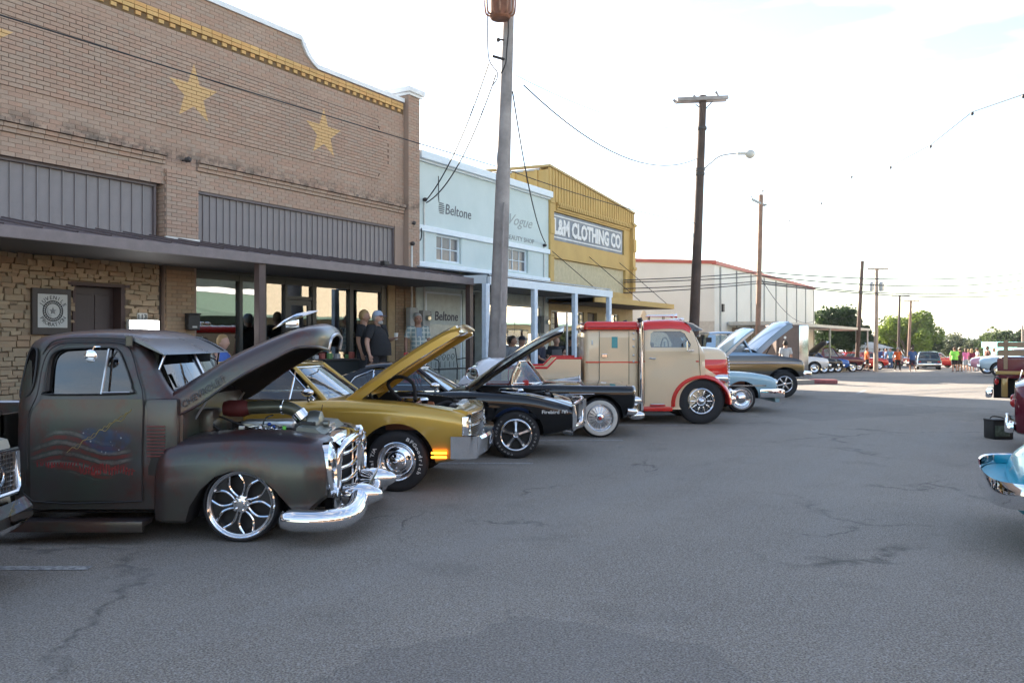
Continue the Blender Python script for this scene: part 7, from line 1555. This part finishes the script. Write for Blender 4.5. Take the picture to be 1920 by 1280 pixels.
for s in (-1, 1):
    part('grille_surround', MB().tube([(.80,s*.42,.885),(.80,s*.90,.885),(.785,s*.935,.86),(.80,s*.925,.62),(.81,s*.88,.585),(.81,s*.42,.575)],.016,6), CHROME, iv, smooth=60)
    headlamp(iv, (.76, s*.60, .74), .095, depth=.08); headlamp(iv, (.76, s*.36, .74), .095, depth=.08)
    part('side_grille', MB().bb(.755,.765,s*.82-.09,s*.82+.09,.58,.88), BLACK, iv); mm = MB()
    for k in range(9): mm.bb(.765,.775,s*.82-.085,s*.82+.085,.595+.032*k,.600+.032*k)
    for k in range(5): mm.bb(.765,.777,s*.82-.08+.04*k,s*.82-.077+.04*k,.59,.87)
    mm.bb(.765,.785,s*.82-.09,s*.82+.09,.725,.737).bb(.765,.785,s*.82-.095,s*.82-.085,.58,.88).bb(.765,.785,s*.82+.085,s*.82+.095,.58,.88); part('grille_mesh', mm, SATIN, iv)
part('grille_backing', MB().bb(.73,.755,-.88,.88,.57,.87), UNDER, iv)
part('bumper', MB().loft([[Vector((x-.10*(abs(y)/1.0)**3, y, z)) for x, z in ((.80,.33),(.90,.34),(.965,.40),(.96,.47),(.90,.535),(.80,.54))] for y in [-.99+i*.165 for i in range(13)]]), CHROME, iv, smooth=35)
part('fender_badge', text_mb('500', .07, .004, sx=1.2).xf(Matrix.Translation((.60,.80,.965))), plain('gold_badge',(.4,.3,.1),.3,.8), iv)
# ---------------------------------------------------------------- right side: stake bed truck, maroon car, turquoise car, black cooler box
GLD = paint('old_gold_paint', (.36,.24,.08), .3, .3); MRN = paint('maroon_paint', (.115,.006,.02), .1, .15); TRQ = paint('turquoise_paint', (.015,.40,.55), .0, .3, .6); WOOD = plain('weathered_wood', (.33,.24,.15), .8, 0, .3, 3, .3)
X1 = 9.75; Y1 = 17.6
sk = thing('stake_bed_truck', 'gold and maroon old truck with wooden bed rails, its tail at the right edge', 'truck', (10.42, 18.0, 0), PI-math.radians(30.4)); Ms = WM[sk]
# local x points left (towards -X): tail at the left in the picture; local y flips
TX = .05
part('bed_floor', MB().bb(-3.2,.12,-.92,.92,.88,.96), MRN, sk)
part('tailgate', MB().cbox((.10,0,1.12),(.05,1.86,.32),.01), MRN, sk)
for s in (-1, 1):
    part('bed_side', MB().cbox((-1.5,s*.92,1.12),(3.3,.04,.30),.01), MRN, sk)
    for z in (1.38,1.55): part('plank', MB().cbox((-1.5,s*.93,z),(3.3,.03,.10),.008), WOOD, sk)
    for x in (0,-1.0,-2.0,-3.0): part('stake', MB().cbox((x,s*.945,1.35),(.07,.03,.58),.006), MRN if x == -1.0 else WOOD, sk)
for z in (1.38,1.55): part('plank', MB().cbox((.12,0,z),(.03,1.8,.10),.008), WOOD, sk)
part('bed_sill', MB().cbox((-1.5,0,.99),(3.36,1.98,.07),.012), GLD, sk)
for s in (-1, 1):
    fe = part('rear_fender', MB().lathe([(.30,s*.72),(.52,s*.72),(.53,s*.86),(.50,s*1.0),(.42,s*1.06),(.30,s*1.07)], (-1.05,0,.42), 28, 'y', -.15, PI+.15), GLD, sk, smooth=50)
    wheel(sk, -1.05, s*.86, .38, .21, .22, s, 'cap', n=28); part('tail_lamp', MB().ball((.16,s*.78,.80),.07,8,(.6,1,1)), plain('red_lens',(.45,.02,.02),.2), sk, smooth=60)
    part('gold_post', MB().cbox((.02,s*.80,.72),(.12,.12,.46),.03), GLD, sk, smooth=40)
part('rear_bumper', MB().cbox((.30,0,.55),(.12,1.8,.15),.04), CHROME, sk, smooth=40); part('chassis', MB().bb(-3.2,.22,-.5,.5,.45,.85), UNDER, sk)
cb = rbox(-4.6,-3.25,.6,1.85,.80,.14); part('cab', cb, GLD, sk, smooth=40); part('rear_window', MB().bb(-3.26,-3.235,-.5,.5,1.35,1.65), BLACK, sk)
part('bonnet', MB().loft([[Vector((x,y*w,.6+(h-.6)*k)) for y,k in ((-1,0),(-1,.6),(-.8,.9),(0,1),(.8,.9),(1,.6),(1,0))] for x, w, h in ((-4.5,.75,1.35),(-5.4,.6,1.25),(-5.8,.5,1.1))]), GLD, sk, smooth=50)
for s in (-1,1): wheel(sk, -5.2, s*.82, .38, .21, .2, s, 'cap', n=28)
def rcar(name, label, loc, M_, top, zt=1.0, wt=.60):
    r = fcar(label, loc, PI, (.1,.1,.1), name=name, top=top)
    for o in bpy.data.objects:
        if o.parent == r and o.name.startswith('body'): o.data.materials[0] = M_
    return r
# rear of a maroon car with a white top, tail at the left
mc = thing('maroon_car', 'tall glossy maroon old car tail with white top at the right edge', 'car', (7.80, 13.05, 0), -math.radians(30.4))
ms_ = [(-.10,.36,.60,.90,.92,.62,.70,.60),(-.06,.28,.60,.96,.98,.74,.82,.72),(.25,.26,.65,1.00,1.03,.80,.90,.80),(1.2,.26,.65,1.02,1.05,.82,.92,.80),(2.6,.26,.65,1.02,1.05,.82,.92,.80),(4.1,.32,.65,.95,1.0,.78,.88,.75),(4.5,.4,.65,.95,1.0,.7,.8,.6)]
b_ = part('body', hull(ms_, nx=4), MRN, mc, smooth=40, origin=False); boolean(b_, [(arc_cut(x,.34,.40,s*1.05,s*.58).xf(WM[mc]), UNDER) for x in (.95,3.7) for s in (-1,1)])
part('white_top', MB().loft([[Vector((x,y*w,.96+(h-.96)*k)) for y,k in ((-1,0),(-.98,.55),(-.8,.92),(0,1),(.8,.92),(.98,.55),(1,0))] for x, w, h in ((-.09,.70,1.0),(.1,.76,1.09),(.8,.78,1.12),(1.0,.72,1.40),(2.2,.70,1.45),(2.8,.66,1.1))]), WTOP, mc, smooth=50)
part('rear_bumper', MB().cbox((-.16,0,.36),(.12,1.6,.14),.05), CHROME, mc, smooth=40); seam(mc, [(-.0,-.3,.4),(-.12,-.3,.75),(-.0,-.3,1.2)], SATIN, .008)
for s in (-1,1):
    part('tail_lamp', MB().ball((-.09,s*.60,.72),.07,8), plain('red_lens',(.45,.02,.02),.2), mc, smooth=60); part('bumper_guard', MB().cbox((-.20,s*.45,.38),(.06,.08,.22),.03), CHROME, mc, smooth=40)
    for x in (.95,3.7): wheel(mc, x, s*.78, .34, .21, .2, s, 'cap', n=28)
# turquoise car: fender corner and wrap-round bumper with open inner panel
tq = thing('turquoise_car', 'turquoise old car with its flared fender and chrome bumper loop at the right edge', 'car', (4.53, 6.95, 0), -math.radians(27)); Mq = WM[tq]
ts_ = [(-.42,.36,.42,.50,.52,.50,.60,.48),(-.34,.30,.45,.64,.66,.68,.80,.70),(-.10,.28,.52,.78,.80,.78,.92,.80),(.4,.28,.60,.92,.95,.82,.94,.82),(.9,.30,.66,1.0,1.03,.82,.94,.82),(1.6,.30,.70,1.12,1.15,.82,.94,.80),(3.0,.30,.70,1.08,1.1,.82,.94,.80),(4.4,.34,.66,1.0,1.02,.78,.88,.74),(4.7,.42,.6,.85,.9,.66,.76,.6)]
b_ = part('body', hull(ts_, nx=5), TRQ, tq, smooth=45, origin=False); boolean(b_, [(arc_cut(x,.34,.41,s*1.05,s*.60).xf(Mq), UNDER) for x in (.95,3.9) for s in (-1,1)])
loop = spline([(.15,-.99,.50),(-.25,-1.0,.50),(-.52,-.88,.50),(-.62,-.50,.51),(-.64,0,.51),(-.62,.50,.51),(-.52,.88,.50),(-.25,1.0,.50),(.15,.99,.50)], 5)
part('rear_bumper', MB().loft([[Vector((p[0]*k, p[1]*k, p[2]+dz)) for k, dz in ((1,.09),(1.02,.03),(1.02,-.06),(1.0,-.10),(.975,-.09),(.98,.08))] for p in loop]), CHROME, tq, smooth=40)
part('bumper_pan', MB().loft([[Vector((p[0]*.97, p[1]*.965, z)) for p in loop] for z in (.44,.50)], closed=False, cap=False).loft([[Vector((p[0]*k-.0, p[1]*k, .50-(.97-k)*.15)) for p in loop] for k in (.965,.85,.6)], closed=False, cap=False), plain('turquoise_inner_paint',(.02,.34,.46),.5), tq, smooth=50)
for s in (-1,1):
    part('tail_lamp', MB().ball((-.28,s*.62,.62),.05,8), plain('red_lens',(.45,.02,.02),.2), tq, smooth=60)
    for x in (.95,3.9): wheel(tq, x, s*.82, .34, .21, .2, s, 'cap', n=28)
part('cabin_top', MB().loft([[Vector((x,y*w,1.10+(h-1.10)*k)) for y,k in ((-1,0),(-.97,.6),(-.8,.93),(0,1),(.8,.93),(.97,.6),(1,0))] for x, w, h in ((.9,.66,1.14),(1.3,.72,1.45),(2.3,.72,1.55),(3.0,.68,1.3),(3.2,.66,1.12))]), TRQ, tq, smooth=50)
cl = thing('cooler_box', 'black soft cooler box with clear front pocket standing on the asphalt', 'cooler', tuple(at(1872, 818, 14.3)), 0); z0 = 0
cl.location.z = 0; WM[cl] = Matrix.Translation(cl.location)
part('bag_body', MB().cbox((0,0,.15),(.34,.30,.30),.025), plain('black_nylon',(.015,.016,.015),.6,0,.2,9,.3,bsc=20), cl, smooth=40); part('lid', MB().cbox((0,0,.31),(.35,.31,.04),.015), BLACK, cl, smooth=40)
part('front_pocket', MB().cbox((-.02,-.155,.14),(.24,.015,.18),.005), plain('clear_pocket_vinyl',(.10,.13,.10),.12,0,.6,14), cl); part('strap', MB().tube(spline([(-.16,0,.30),(-.10,0,.37),(.05,-.02,.35),(.16,0,.30)],4),.010,5), BLACK, cl)
# silver enclosed trailer beside the blue pickup
tr = thing('enclosed_trailer', 'brown and bright silver enclosed trailer beside the warehouse awning', 'trailer', ((1497-CX)/F*36, 37.6, 0), 0)
part('box', MB().cbox((-.1,.6,1.25),(1.3,3.2,2.1),.03), plain('brown_trailer_skin',(.10,.07,.06),.4), tr); part('corner_cap', MB().cbox((.42,-.98,1.25),(.42,.12,2.08),.05), plain('polished_aluminium',(.6,.6,.6),.18,1.0,.1,3), tr, smooth=40)
part('rear_door', MB().bb(-.62,.18,-1.02,-1.0,.35,2.15), plain('brown_door',(.13,.09,.075),.4), tr); part('door_mark', MB().lathe([(0,-1.025),(.06,-1.025)],(-.38,0,1.75),12), LETTER, tr, fix=False)
for s in (-1,1): wheel(tr, s*.62-.1, 1.2, .33, .2, .2, -1, 'cap', n=20)
part('hitch', MB().tube([(0,-1.0,.4),(0,-1.8,.4)],.04,6), DARKM, tr)
# ================================================================ utility poles
POLE = plain('weathered_pole', (.30,.275,.265), .9, 0, .3, 2, .5, bsc=18); POLED = plain('creosote_pole', (.075,.05,.04), .85, 0, .4, 1.5, .4, bsc=18)
INS = plain('insulator', (.35,.36,.36), .3); GALV = plain('galvanised_can', (.40,.41,.42), .45, .5)
def pole(label, Y, pb, pt_, rb, rt, mat, arms=(), base=None):
    b = at(*pb, Y); t = at(*pt_, Y); z0 = gz(Y) if base is None else base; d = (t-b)/(t.z-b.z); b = b+d*(z0-b.z)
    r = thing('utility_pole', label, 'utility pole', tuple(b), 0, 'utility poles along the street'); lb_ = lambda v: Vector(v)-b
    n = 12; part('shaft', MB().tube([lb_(b.lerp(t,k/n)) for k in range(n+1)], [rb+(rt-rb)*k/n for k in range(n+1)], 14), mat, r, smooth=60)
    for (f, L_, dx, az) in arms:                                   # fraction up, length, offset, azimuth
        c = lb_(b.lerp(t, f)); u = Vector((math.cos(az), math.sin(az), 0)); v = Vector((-u.y, u.x, 0)); M_ = Matrix.Rotation(az,4,'Z')
        part('crossarm', MB().cbox((0,0,0),(L_,.10,.12),.01).xf(Matrix.Translation(c+u*dx-v*(rt+.05)) @ M_), mat, r)
        for e in (-.46,-.2,.2,.46): part('insulator', MB().lathe([(0,0),(.02,0),(.02,.08),(.055,.09),(.05,.13),(.025,.16),(.04,.19),(0,.20)], c+u*(dx+e*L_)-v*(rt+.05)+Vector((0,0,.06)), 8, 'z'), INS, r, smooth=50)
        part('brace', MB().tube([c+u*(dx+.28*L_)-v*(rt+.05), c-Vector((0,0,.6))-v*rt*.9],.012,5).tube([c+u*(dx-.28*L_)-v*(rt+.05), c-Vector((0,0,.6))-v*rt*.9],.012,5), DARKM, r)
    return r, b, t
P1, b1, t1 = pole('thick grey wooden pole with rusty transformer in front of the mint building', 19.2, (932,660), (955,-10), .215, .118, POLE, base=SW)
c = at(938, 8, 19.0)-b1
part('transformer', MB().lathe([(0,-.42),(.20,-.42),(.235,-.38),(.24,.45),(.20,.52),(0,.55)], c+Vector((0,-.22,0)), 20, 'z'), plain('rusty_transformer',(.20,.085,.05),.7,.2,.5,3), P1, smooth=40)
for k in range(7):
    a = PI+PI*k/6; x, y = .24*math.cos(a), .24*math.sin(a); part('cooling_tube', MB().tube(spline([(x*.95,y*.95,.55),(x*1.35,y*1.35,.45),(x*1.35,y*1.35,-.15),(x*.95,y*.95,-.25)],4),.022,6).xf(Matrix.Translation(c+Vector((0,-.22,-.1)))), plain('rusty_tube',(.33,.17,.11),.6,.2,.4), P1, smooth=60)
def pp(px, py, Y): return at(px, py, Y)-b1
part('bracket', MB().tube([pp(930,75,19.1),pp(944,75,19.1)],.02,6).ball(pp(934,75,19.0),.05,6).tube([pp(922,105,19.0),pp(946,112,19.1)],.03,6), DARKM, P1); part('pole_wire', MB().tube(spline([pp(952,22,18.95),pp(953,60,18.95),pp(950,95,18.95),pp(948,118,18.95),pp(940,138,18.95)],4),.018,6).tube(spline([pp(915,20,18.9),pp(914,60,18.9),pp(917,112,18.95),pp(932,135,18.95),pp(931,150,18.9),pp(922,162,18.9)],4),.012,5), RUBBER, P1, smooth=60)
part('wood_strip', MB().tube([pp(945,380,18.95),pp(936,650,18.93)],.03,6), POLE, P1)
P2, b2, t2 = pole('dark creosote pole with double crossarm and curved street lamp', 31.5, (1302,600), (1318,180), .20, .135, POLED, base=0)
def p2(px, py, Y=31.5): return at(px, py, Y)-b2
for dy in (-.16,.16): part('crossarm', MB().cbox((0,0,0),(2.02,.11,.13),.01,ry=-.10,rz=.22).xf(Matrix.Translation(p2(1316,187)+Vector((0,dy,0)))), POLE, P2)
for px, py in ((1268,191),(1306,183),(1347,176)): part('insulator', MB().tube([p2(px,py+4),p2(px-5,py-4)],[.03,.05],8), POLE, P2)
part('brace', MB().tube([p2(1304,196),p2(1315,204)],.02,5).tube([p2(1336,190),p2(1321,207)],.02,5), DARKM, P2)
part('lamp_arm', MB().tube(spline([p2(1319,318),p2(1330,308),p2(1348,294),p2(1368,289),p2(1386,287.5)],5),.026,8), GALV, P2, smooth=60)
part('lamp_head', MB().cbox((0,0,0),(.34,.16,.09),.03).ball((.32,0,-.02),.19,10,(1,.9,.85)).xf(Matrix.Translation(p2(1390,288))), plain('lamp_housing',(.55,.54,.50),.4), P2, smooth=50)
for py in (241,318,326): part('pole_band', MB().lathe([(.155,-.05),(.185,-.05),(.185,.05),(.155,.05)], p2(1316-(py-241)*.045,py), 14, 'z'), DARKM, P2)
P3, b3, t3 = pole('slim sunlit wooden pole beside the raised blue hood', 39.5, (1421,620), (1427,365), .125, .10, plain('brown_pole',(.24,.155,.115),.85,0,.3,2,.3), base=0)
part('crossarm', MB().cbox((0,0,0),(.78,.09,.10),.01,ry=.36,rz=.3).xf(Matrix.Translation(at(1421,379,39.4)-b3)), INS, P3)
for px, py in ((1408,370),(1436,384),(1430,358)): part('insulator', MB().ball(at(px,py,39.4)-b3,.06,6), INS, P3)
pole('bare leaning pole without crossarm beyond the awning', 66, (1606,690), (1617,489), .17, .13, POLED)
P5, b5, t5 = pole('pale pole with transformers and crossarm in the far street', 62, (1642,690), (1644,502), .17, .12, plain('pale_pole',(.34,.27,.22),.85,0,.25,2,.3), arms=((.985,1.5,0,0),))
for px in (1634,1653): part('transformer', MB().lathe([(0,0),(.17,0),(.18,.05),(.18,.6),(.10,.68),(0,.7)], at(px,546,61.9)-b5, 14, 'z'), GALV, P5, smooth=40)
pole('thin pole with crossarm in front of the bright green tree, left one', 90, (1684,680), (1687,553), .16, .11, POLED, arms=((.99,1.9,0,0),))
pole('thin pole with crossarm in front of the bright green tree, right one', 84, (1703,680), (1708,563), .16, .11, plain('brown_pole',(.24,.155,.115),.85), arms=((.985,1.5,0,0),))
pole('farthest thin pole with crossarm behind the blue wagon', 125, (1748,660), (1747,590), .16, .12, POLED, arms=((.97,1.6,0,0),))
pole('distant leaning pole right of the crowd near the turquoise trailer', 90, (1918,690), (1917,610), .12, .1, plain('pale_pole',(.34,.27,.22),.85))
# thin sign post and small lamps
tag(part('metal_post', MB().tube([FM @ Vector((fs(1063,2.6),-2.6,SW)), FM @ Vector((fs(1063,2.6),-2.6,2.4))],.03,8), GALV), 'thin grey metal post between two pale blue canopy posts', 'post')
yd = thing('road_sign', 'triangular sign back seen above the cream truck cab', 'sign', (1.77+.0, 0, 0)); yd.location = (at(1207,640,38)); yd.location.z = 0; WM[yd] = Matrix.Translation(yd.location)
part('post', MB().tube([(0,0,0),(0,0,2.6)],.03,8), GALV, yd); part('sign_plate', MB().prism([(-.42,2.05),(.42,2.05),(.05,2.95),(-.05,2.95)],-.02,.0), plain('beige_sign_back',(.45,.40,.33),.6), yd)
# ================================================================ wires
WIRE = plain('wire_black', (.02,.02,.022), .6)
def wire(label, a, b, sag, r=.012, n=18, name='overhead_wire', group='overhead wires', mat=WIRE):
    a, b = Vector(a), Vector(b); pts = [a.lerp(b, k/n)-Vector((0,0,4*sag*(k/n)*(1-k/n))) for k in range(n+1)]
    return tag(part(name, MB().tube(pts, r, 5), mat, smooth=60), label, 'wire', group)
fw = lambda px, py: FM @ Vector((fs(px,1.0), -1.0, fz(px,py,1.0)))
wire('dark wire crossing in front of the brick wall and its stars', fw(-60,10), fw(950,318), .02, .013)
wire('same long wire continuing past the yellow gable to the dark pole', fw(950,318), at(1310,420,31.5), .15, .013)
wire('long wire sagging from the grey pole to the dark creosote pole', at(982,160,19.2), at(1306,298,31.5), .85, .016)
wire('faint upper wire from the transformer pole towards the dark pole', at(965,140,19.2), at(1311,240,31.5), .4, .008)
wire('left service wire dropping from the pole top to the mint wall', at(917,118,19), FM @ Vector((17.68,-.08,5.2)), .35, .016)
wire('second service wire dropping from the pole top to the mint wall', at(930,140,19), FM @ Vector((17.70,-.08,5.15)), .5, .016)
wire('service wire falling from the grey pole to the right end of the mint wall', at(961,172,19.2), FM @ Vector((24.1,-.1,4.75)), .55, .016)
lp_ = [at(791,360,22.2), at(782,400,22.2), at(790,430,21.6), at(788,450,21.5), at(775,447,21.3), at(768,440,21.3)]
tag(part('service_cable', MB().tube(spline([tuple(v) for v in lp_],5),.018,6), WIRE, smooth=60), 'looped black cable between the mint wall and the brick pier', 'cable')
lp_ = [at(798,380,22.3), at(801,398,22.2), at(812,412,22.3), at(822,402,22.5), at(822,330,22.2)]
tag(part('service_cable', MB().tube(spline([tuple(v) for v in lp_],5),.012,6), WIRE, smooth=60), 'thin cable loop hanging under the left mint wall weatherhead', 'cable')
for i, (y0, y1, y2, sg_) in enumerate(((525,510,507,.5),(529,517,519,.6),(541,527,532,.7),(549,531,548,.5))):
    wire('%s of the four long wires crossing the warehouse'%('topmost','second','third','lowest')[i], at(1170,y0,33), at(1424,y1,39.5), .05, .02); wire('%s long wire running right from the slim sunlit pole'%('topmost','second','third','lowest')[i], at(1424,y1,39.5), at(1960,y2,66), sg_, .032)
wire('slack service wire from the slim pole to the warehouse corner', at(1426,520,39.5), at(1529,600,60), .9, .014)
wire('wire from the bare leaning pole down to the warehouse awning', at(1530,585,60), at(1636,560,62), .9, .014)
wire('faint distant wire low in the sky at the right', at(1740,612,125), at(1960,612,120), .3, .02)
a_, b_ = at(2060,120,20), at(1540,380,52)
fest = thing('string_lights', 'thin wire of small bulbs hanging over the street at the upper right', 'string lights', tuple(a_))
ctl = [(2060,120,20),(1919,177,22),(1823,210,25),(1745,272,28.5),(1670,312,33),(1597,330,38),(1540,380,44),(1480,412,52),(1375,457,60)]
pts = [at(*q)-a_ for q in ctl]; part('cable', MB().tube(pts,.018,4), plain('pale_wire',(.10,.11,.12),.6), fest)
for p in pts[1:-1]: part('bulb', MB().ball(p-Vector((0,0,.05)),.045,8,(1,1,1.3)), DARKM, fest, smooth=60)
# ================================================================ trees
def leafmat(name, a, b):
    m = NB(name); r = m.n('NewGeometry').outputs['Random Per Island']; c = m.mix(r, a, b); m.set(Base_Color=c, Roughness=.6, Specular_IOR_Level=.3)
    tl = m.n('BsdfTranslucent'); m.l(c, tl.inputs[0]); ms = m.n('MixShader'); ms.inputs[0].default_value = .35; m.l(m.b.outputs[0], ms.inputs[1]); m.l(tl.outputs[0], ms.inputs[2]); m.l(ms.outputs[0], m.out.inputs[0]); return m.m
LD = leafmat('dark_leaves', (.020,.040,.012), (.050,.085,.025)); LB = leafmat('bright_leaves', (.12,.18,.025), (.26,.33,.05)); LM = leafmat('mid_leaves', (.05,.085,.02), (.11,.15,.045)); LG2 = leafmat('grey_leaves', (.07,.09,.04), (.14,.16,.08))
BARK = plain('bark', (.10,.075,.055), .95, 0, .3, 3, .6, bsc=10)
def crown(rad, hgt, n, leaf, seed):
    rnd = random.Random(seed); m = MB(); cl = []
    for k in range(26):
        a = rnd.uniform(0,2*PI); e = rnd.uniform(-.55,1); rr_ = rnd.uniform(.35,.85); cl.append((Vector((math.cos(a)*rad*rr_*math.sqrt(1-max(0,e)**2*.7), math.sin(a)*rad*rr_*math.sqrt(1-max(0,e)**2*.7), e*hgt*.42)), rad*rnd.uniform(.20,.40)))
    for i in range(n):
        c, r_ = cl[rnd.randrange(len(cl))]; d = Vector((rnd.gauss(0,1),rnd.gauss(0,1),rnd.gauss(0,1))).normalized()*r_*rnd.uniform(.55,1.05); p = c+d
        u = Vector((rnd.gauss(0,1),rnd.gauss(0,1),rnd.gauss(0,1))).normalized(); v = u.orthogonal().normalized(); s = leaf*rnd.uniform(.6,1.4); k = len(m.v)
        m.v += [p-u*s, p-v*s*.5, p+u*s, p+v*s*.5]; m.f.append((k,k+1,k+2,k+3))
    return m, cl
def tree(label, px, Y, top_py, rad, trunk, mat, n=5000, leaf=.12, seed=1, group=None, name='tree', sq=1.0):
    x = (px-CX)/F*Y; z0 = gz(Y); zt = H-(top_py-HY)/F*Y; hgt = zt-z0-trunk
    r = thing(name, label, 'tree' if name == 'tree' else 'bush', (x, Y, z0), 0, group)
    m, cl = crown(rad, hgt*1.1, n, leaf, seed); part('crown', m.xf(Matrix.Translation((0,0,trunk+hgt*.5))), mat, r, fix=False)
    t = MB().tube([(0,0,-.2),(.05,0,trunk*.5),(0,.05,trunk+hgt*.3)],[.045*rad+.12,.035*rad+.09,.02*rad+.04],8); part('trunk', t, BARK, r, smooth=60)
    lm_ = MB()
    for c, rr_ in cl[:9]: lm_.tube([(0,0,trunk*.8),(c.x*.5,c.y*.5,trunk+hgt*.35+c.z*.3),(c.x,c.y,trunk+hgt*.5+c.z)],[.03*rad+.03,.02*rad+.02,.02],5)
    part('limbs', lm_, BARK, r, smooth=60); return r
tree('big dark green tree right of the warehouse', 1565, 80, 588, 2.9, 1.2, LD, 9000, .17, 3); tree('dark tree behind the awning, right half of the dark pair', 1590, 84, 598, 2.2, 1.0, LD, 6000, .17, 5)
tree('small green bush under the dark trees', 1548, 72, 648, 1.1, .2, LM, 2200, .10, 6, name='bush'); tree('rounded mid green tree left of the pale pole', 1625, 110, 618, 2.3, .5, LM, 4500, .2, 8)
tree('bright yellow green tree in the centre of the far street', 1705, 104, 596, 3.6, 1.0, LB, 12000, .2, 11); tree('bright green tree left part with paler leaves', 1678, 108, 600, 2.6, 1.0, LM, 6000, .2, 12)
tree('dark narrow tree right of the bright tree', 1742, 112, 617, 1.7, .6, LM, 3500, .2, 14); tree('olive tree at the far left of the green clump', 1655, 120, 622, 2.2, .5, LG2, 4000, .22, 16)
BK = 'bushy trees along the far slope'
for i, (px, Y, tp, rd, mt) in enumerate(((1765,130,637,2.6,LG2),(1785,124,632,3.0,LG2),(1808,132,640,2.7,LM),(1830,120,638,2.5,LG2),(1846,128,643,2.4,LD),(1858,110,632,2.3,LD),(1880,104,625,2.8,LM),(1897,100,622,2.3,LD),(1915,108,630,2.8,LM),(1945,100,622,3,LD),(1985,100,618,3,LM))):
    tree(['pale olive bushy tree at the left end of the far slope','taller olive bushy tree just behind the lime green shirt','mid green bushy tree behind the crowd','olive bushy tree behind the pink car','low dark bushy tree on the slope behind the pink car','dark bushy tree left of the stake truck','mid green tree above the wooden bed rails','dark tree above the stake truck','mid green tree at the right edge','dark tree just outside the right edge','outermost green tree beyond the right edge'][i], px, Y, tp, rd, .3, mt, 4200, .2, 30+i, group=BK)
WD = NB('far_wood_leaves'); WD.set(Base_Color=WD.mix(WD.n('NewGeometry').outputs['Random Per Island'], (.03,.05,.018), (.09,.10,.04)), Roughness=.8); m = MB(); rnd = random.Random(4)
for i in range(30000):
    Y = rnd.uniform(160,760); x = rnd.uniform(.30,.85)*Y; z = gz(Y)+abs(rnd.gauss(0,1))*2.6+1.2+2.5*noise.noise(Vector((x*.03,Y*.03,0))); s = .0022*Y+.12; u = Vector((rnd.gauss(0,1),rnd.gauss(0,1),rnd.gauss(0,1))).normalized(); v = u.orthogonal().normalized(); p = Vector((x,Y,z)); k = len(m.v)
    m.v += [p-u*s, p-v*s*.6, p+u*s, p+v*s*.6]; m.f.append((k,k+1,k+2,k+3))
tag(part('distant_woods', m, WD.m, fix=False, kind='stuff'), 'hazy green woodland filling the valley behind the crowd', None)
# small distant buildings
for (nm, lab, px0, px1, py0, Y, col) in (('blue_roof_building','low pale blue metal building behind the parked red cars',1595,1672,641,84,(.42,.50,.60)),('teal_trailer','small turquoise box trailer at the right edge behind the trees',1907,1935,641,84,(.10,.45,.45))):
    x0 = (px0-CX)/F*Y; x1 = (px1-CX)/F*Y; z1 = H-(py0-HY)/F*Y; r = thing(nm, lab, 'building' if 'build' in nm else 'trailer', ((x0+x1)/2, Y+3, gz(Y))); w = (x1-x0)/2; hh = z1-gz(Y)
    part('wall', MB().bb(-w,w,-3,3,0,hh*.75), plain(nm+'_wall', col, .6), r); part('roof', MB().prism([(-w-.2,hh*.75),(0 if 'roof' in nm else w,hh),(w+.2,hh*.75)] if 'roof' in nm else [(-w-.1,hh*.75),(-w-.1,hh),(w+.1,hh),(w+.1,hh*.75)],-3.2,3.2), plain(nm+'_roof', tuple(c*1.1 for c in col), .5), r); part('door', MB().bb(-.5,.5,-3.03,-3,0,hh*.5), DARKM, r)
# ================================================================ haze
hz_ = bpy.data.materials.new('haze_air'); hz_.use_nodes = True; ht_ = hz_.node_tree; ht_.nodes.clear(); ho = ht_.nodes.new('ShaderNodeOutputMaterial'); hv = ht_.nodes.new('ShaderNodeVolumePrincipled')
hv.inputs['Color'].default_value = (.86,.92,1,1); hv.inputs['Density'].default_value = .00022; ht_.links.new(hv.outputs[0], ho.inputs['Volume'])
tag(part('haze', MB().bb(-4300,4300,-130,6100,-75,16), hz_, origin=False), kind='stuff')
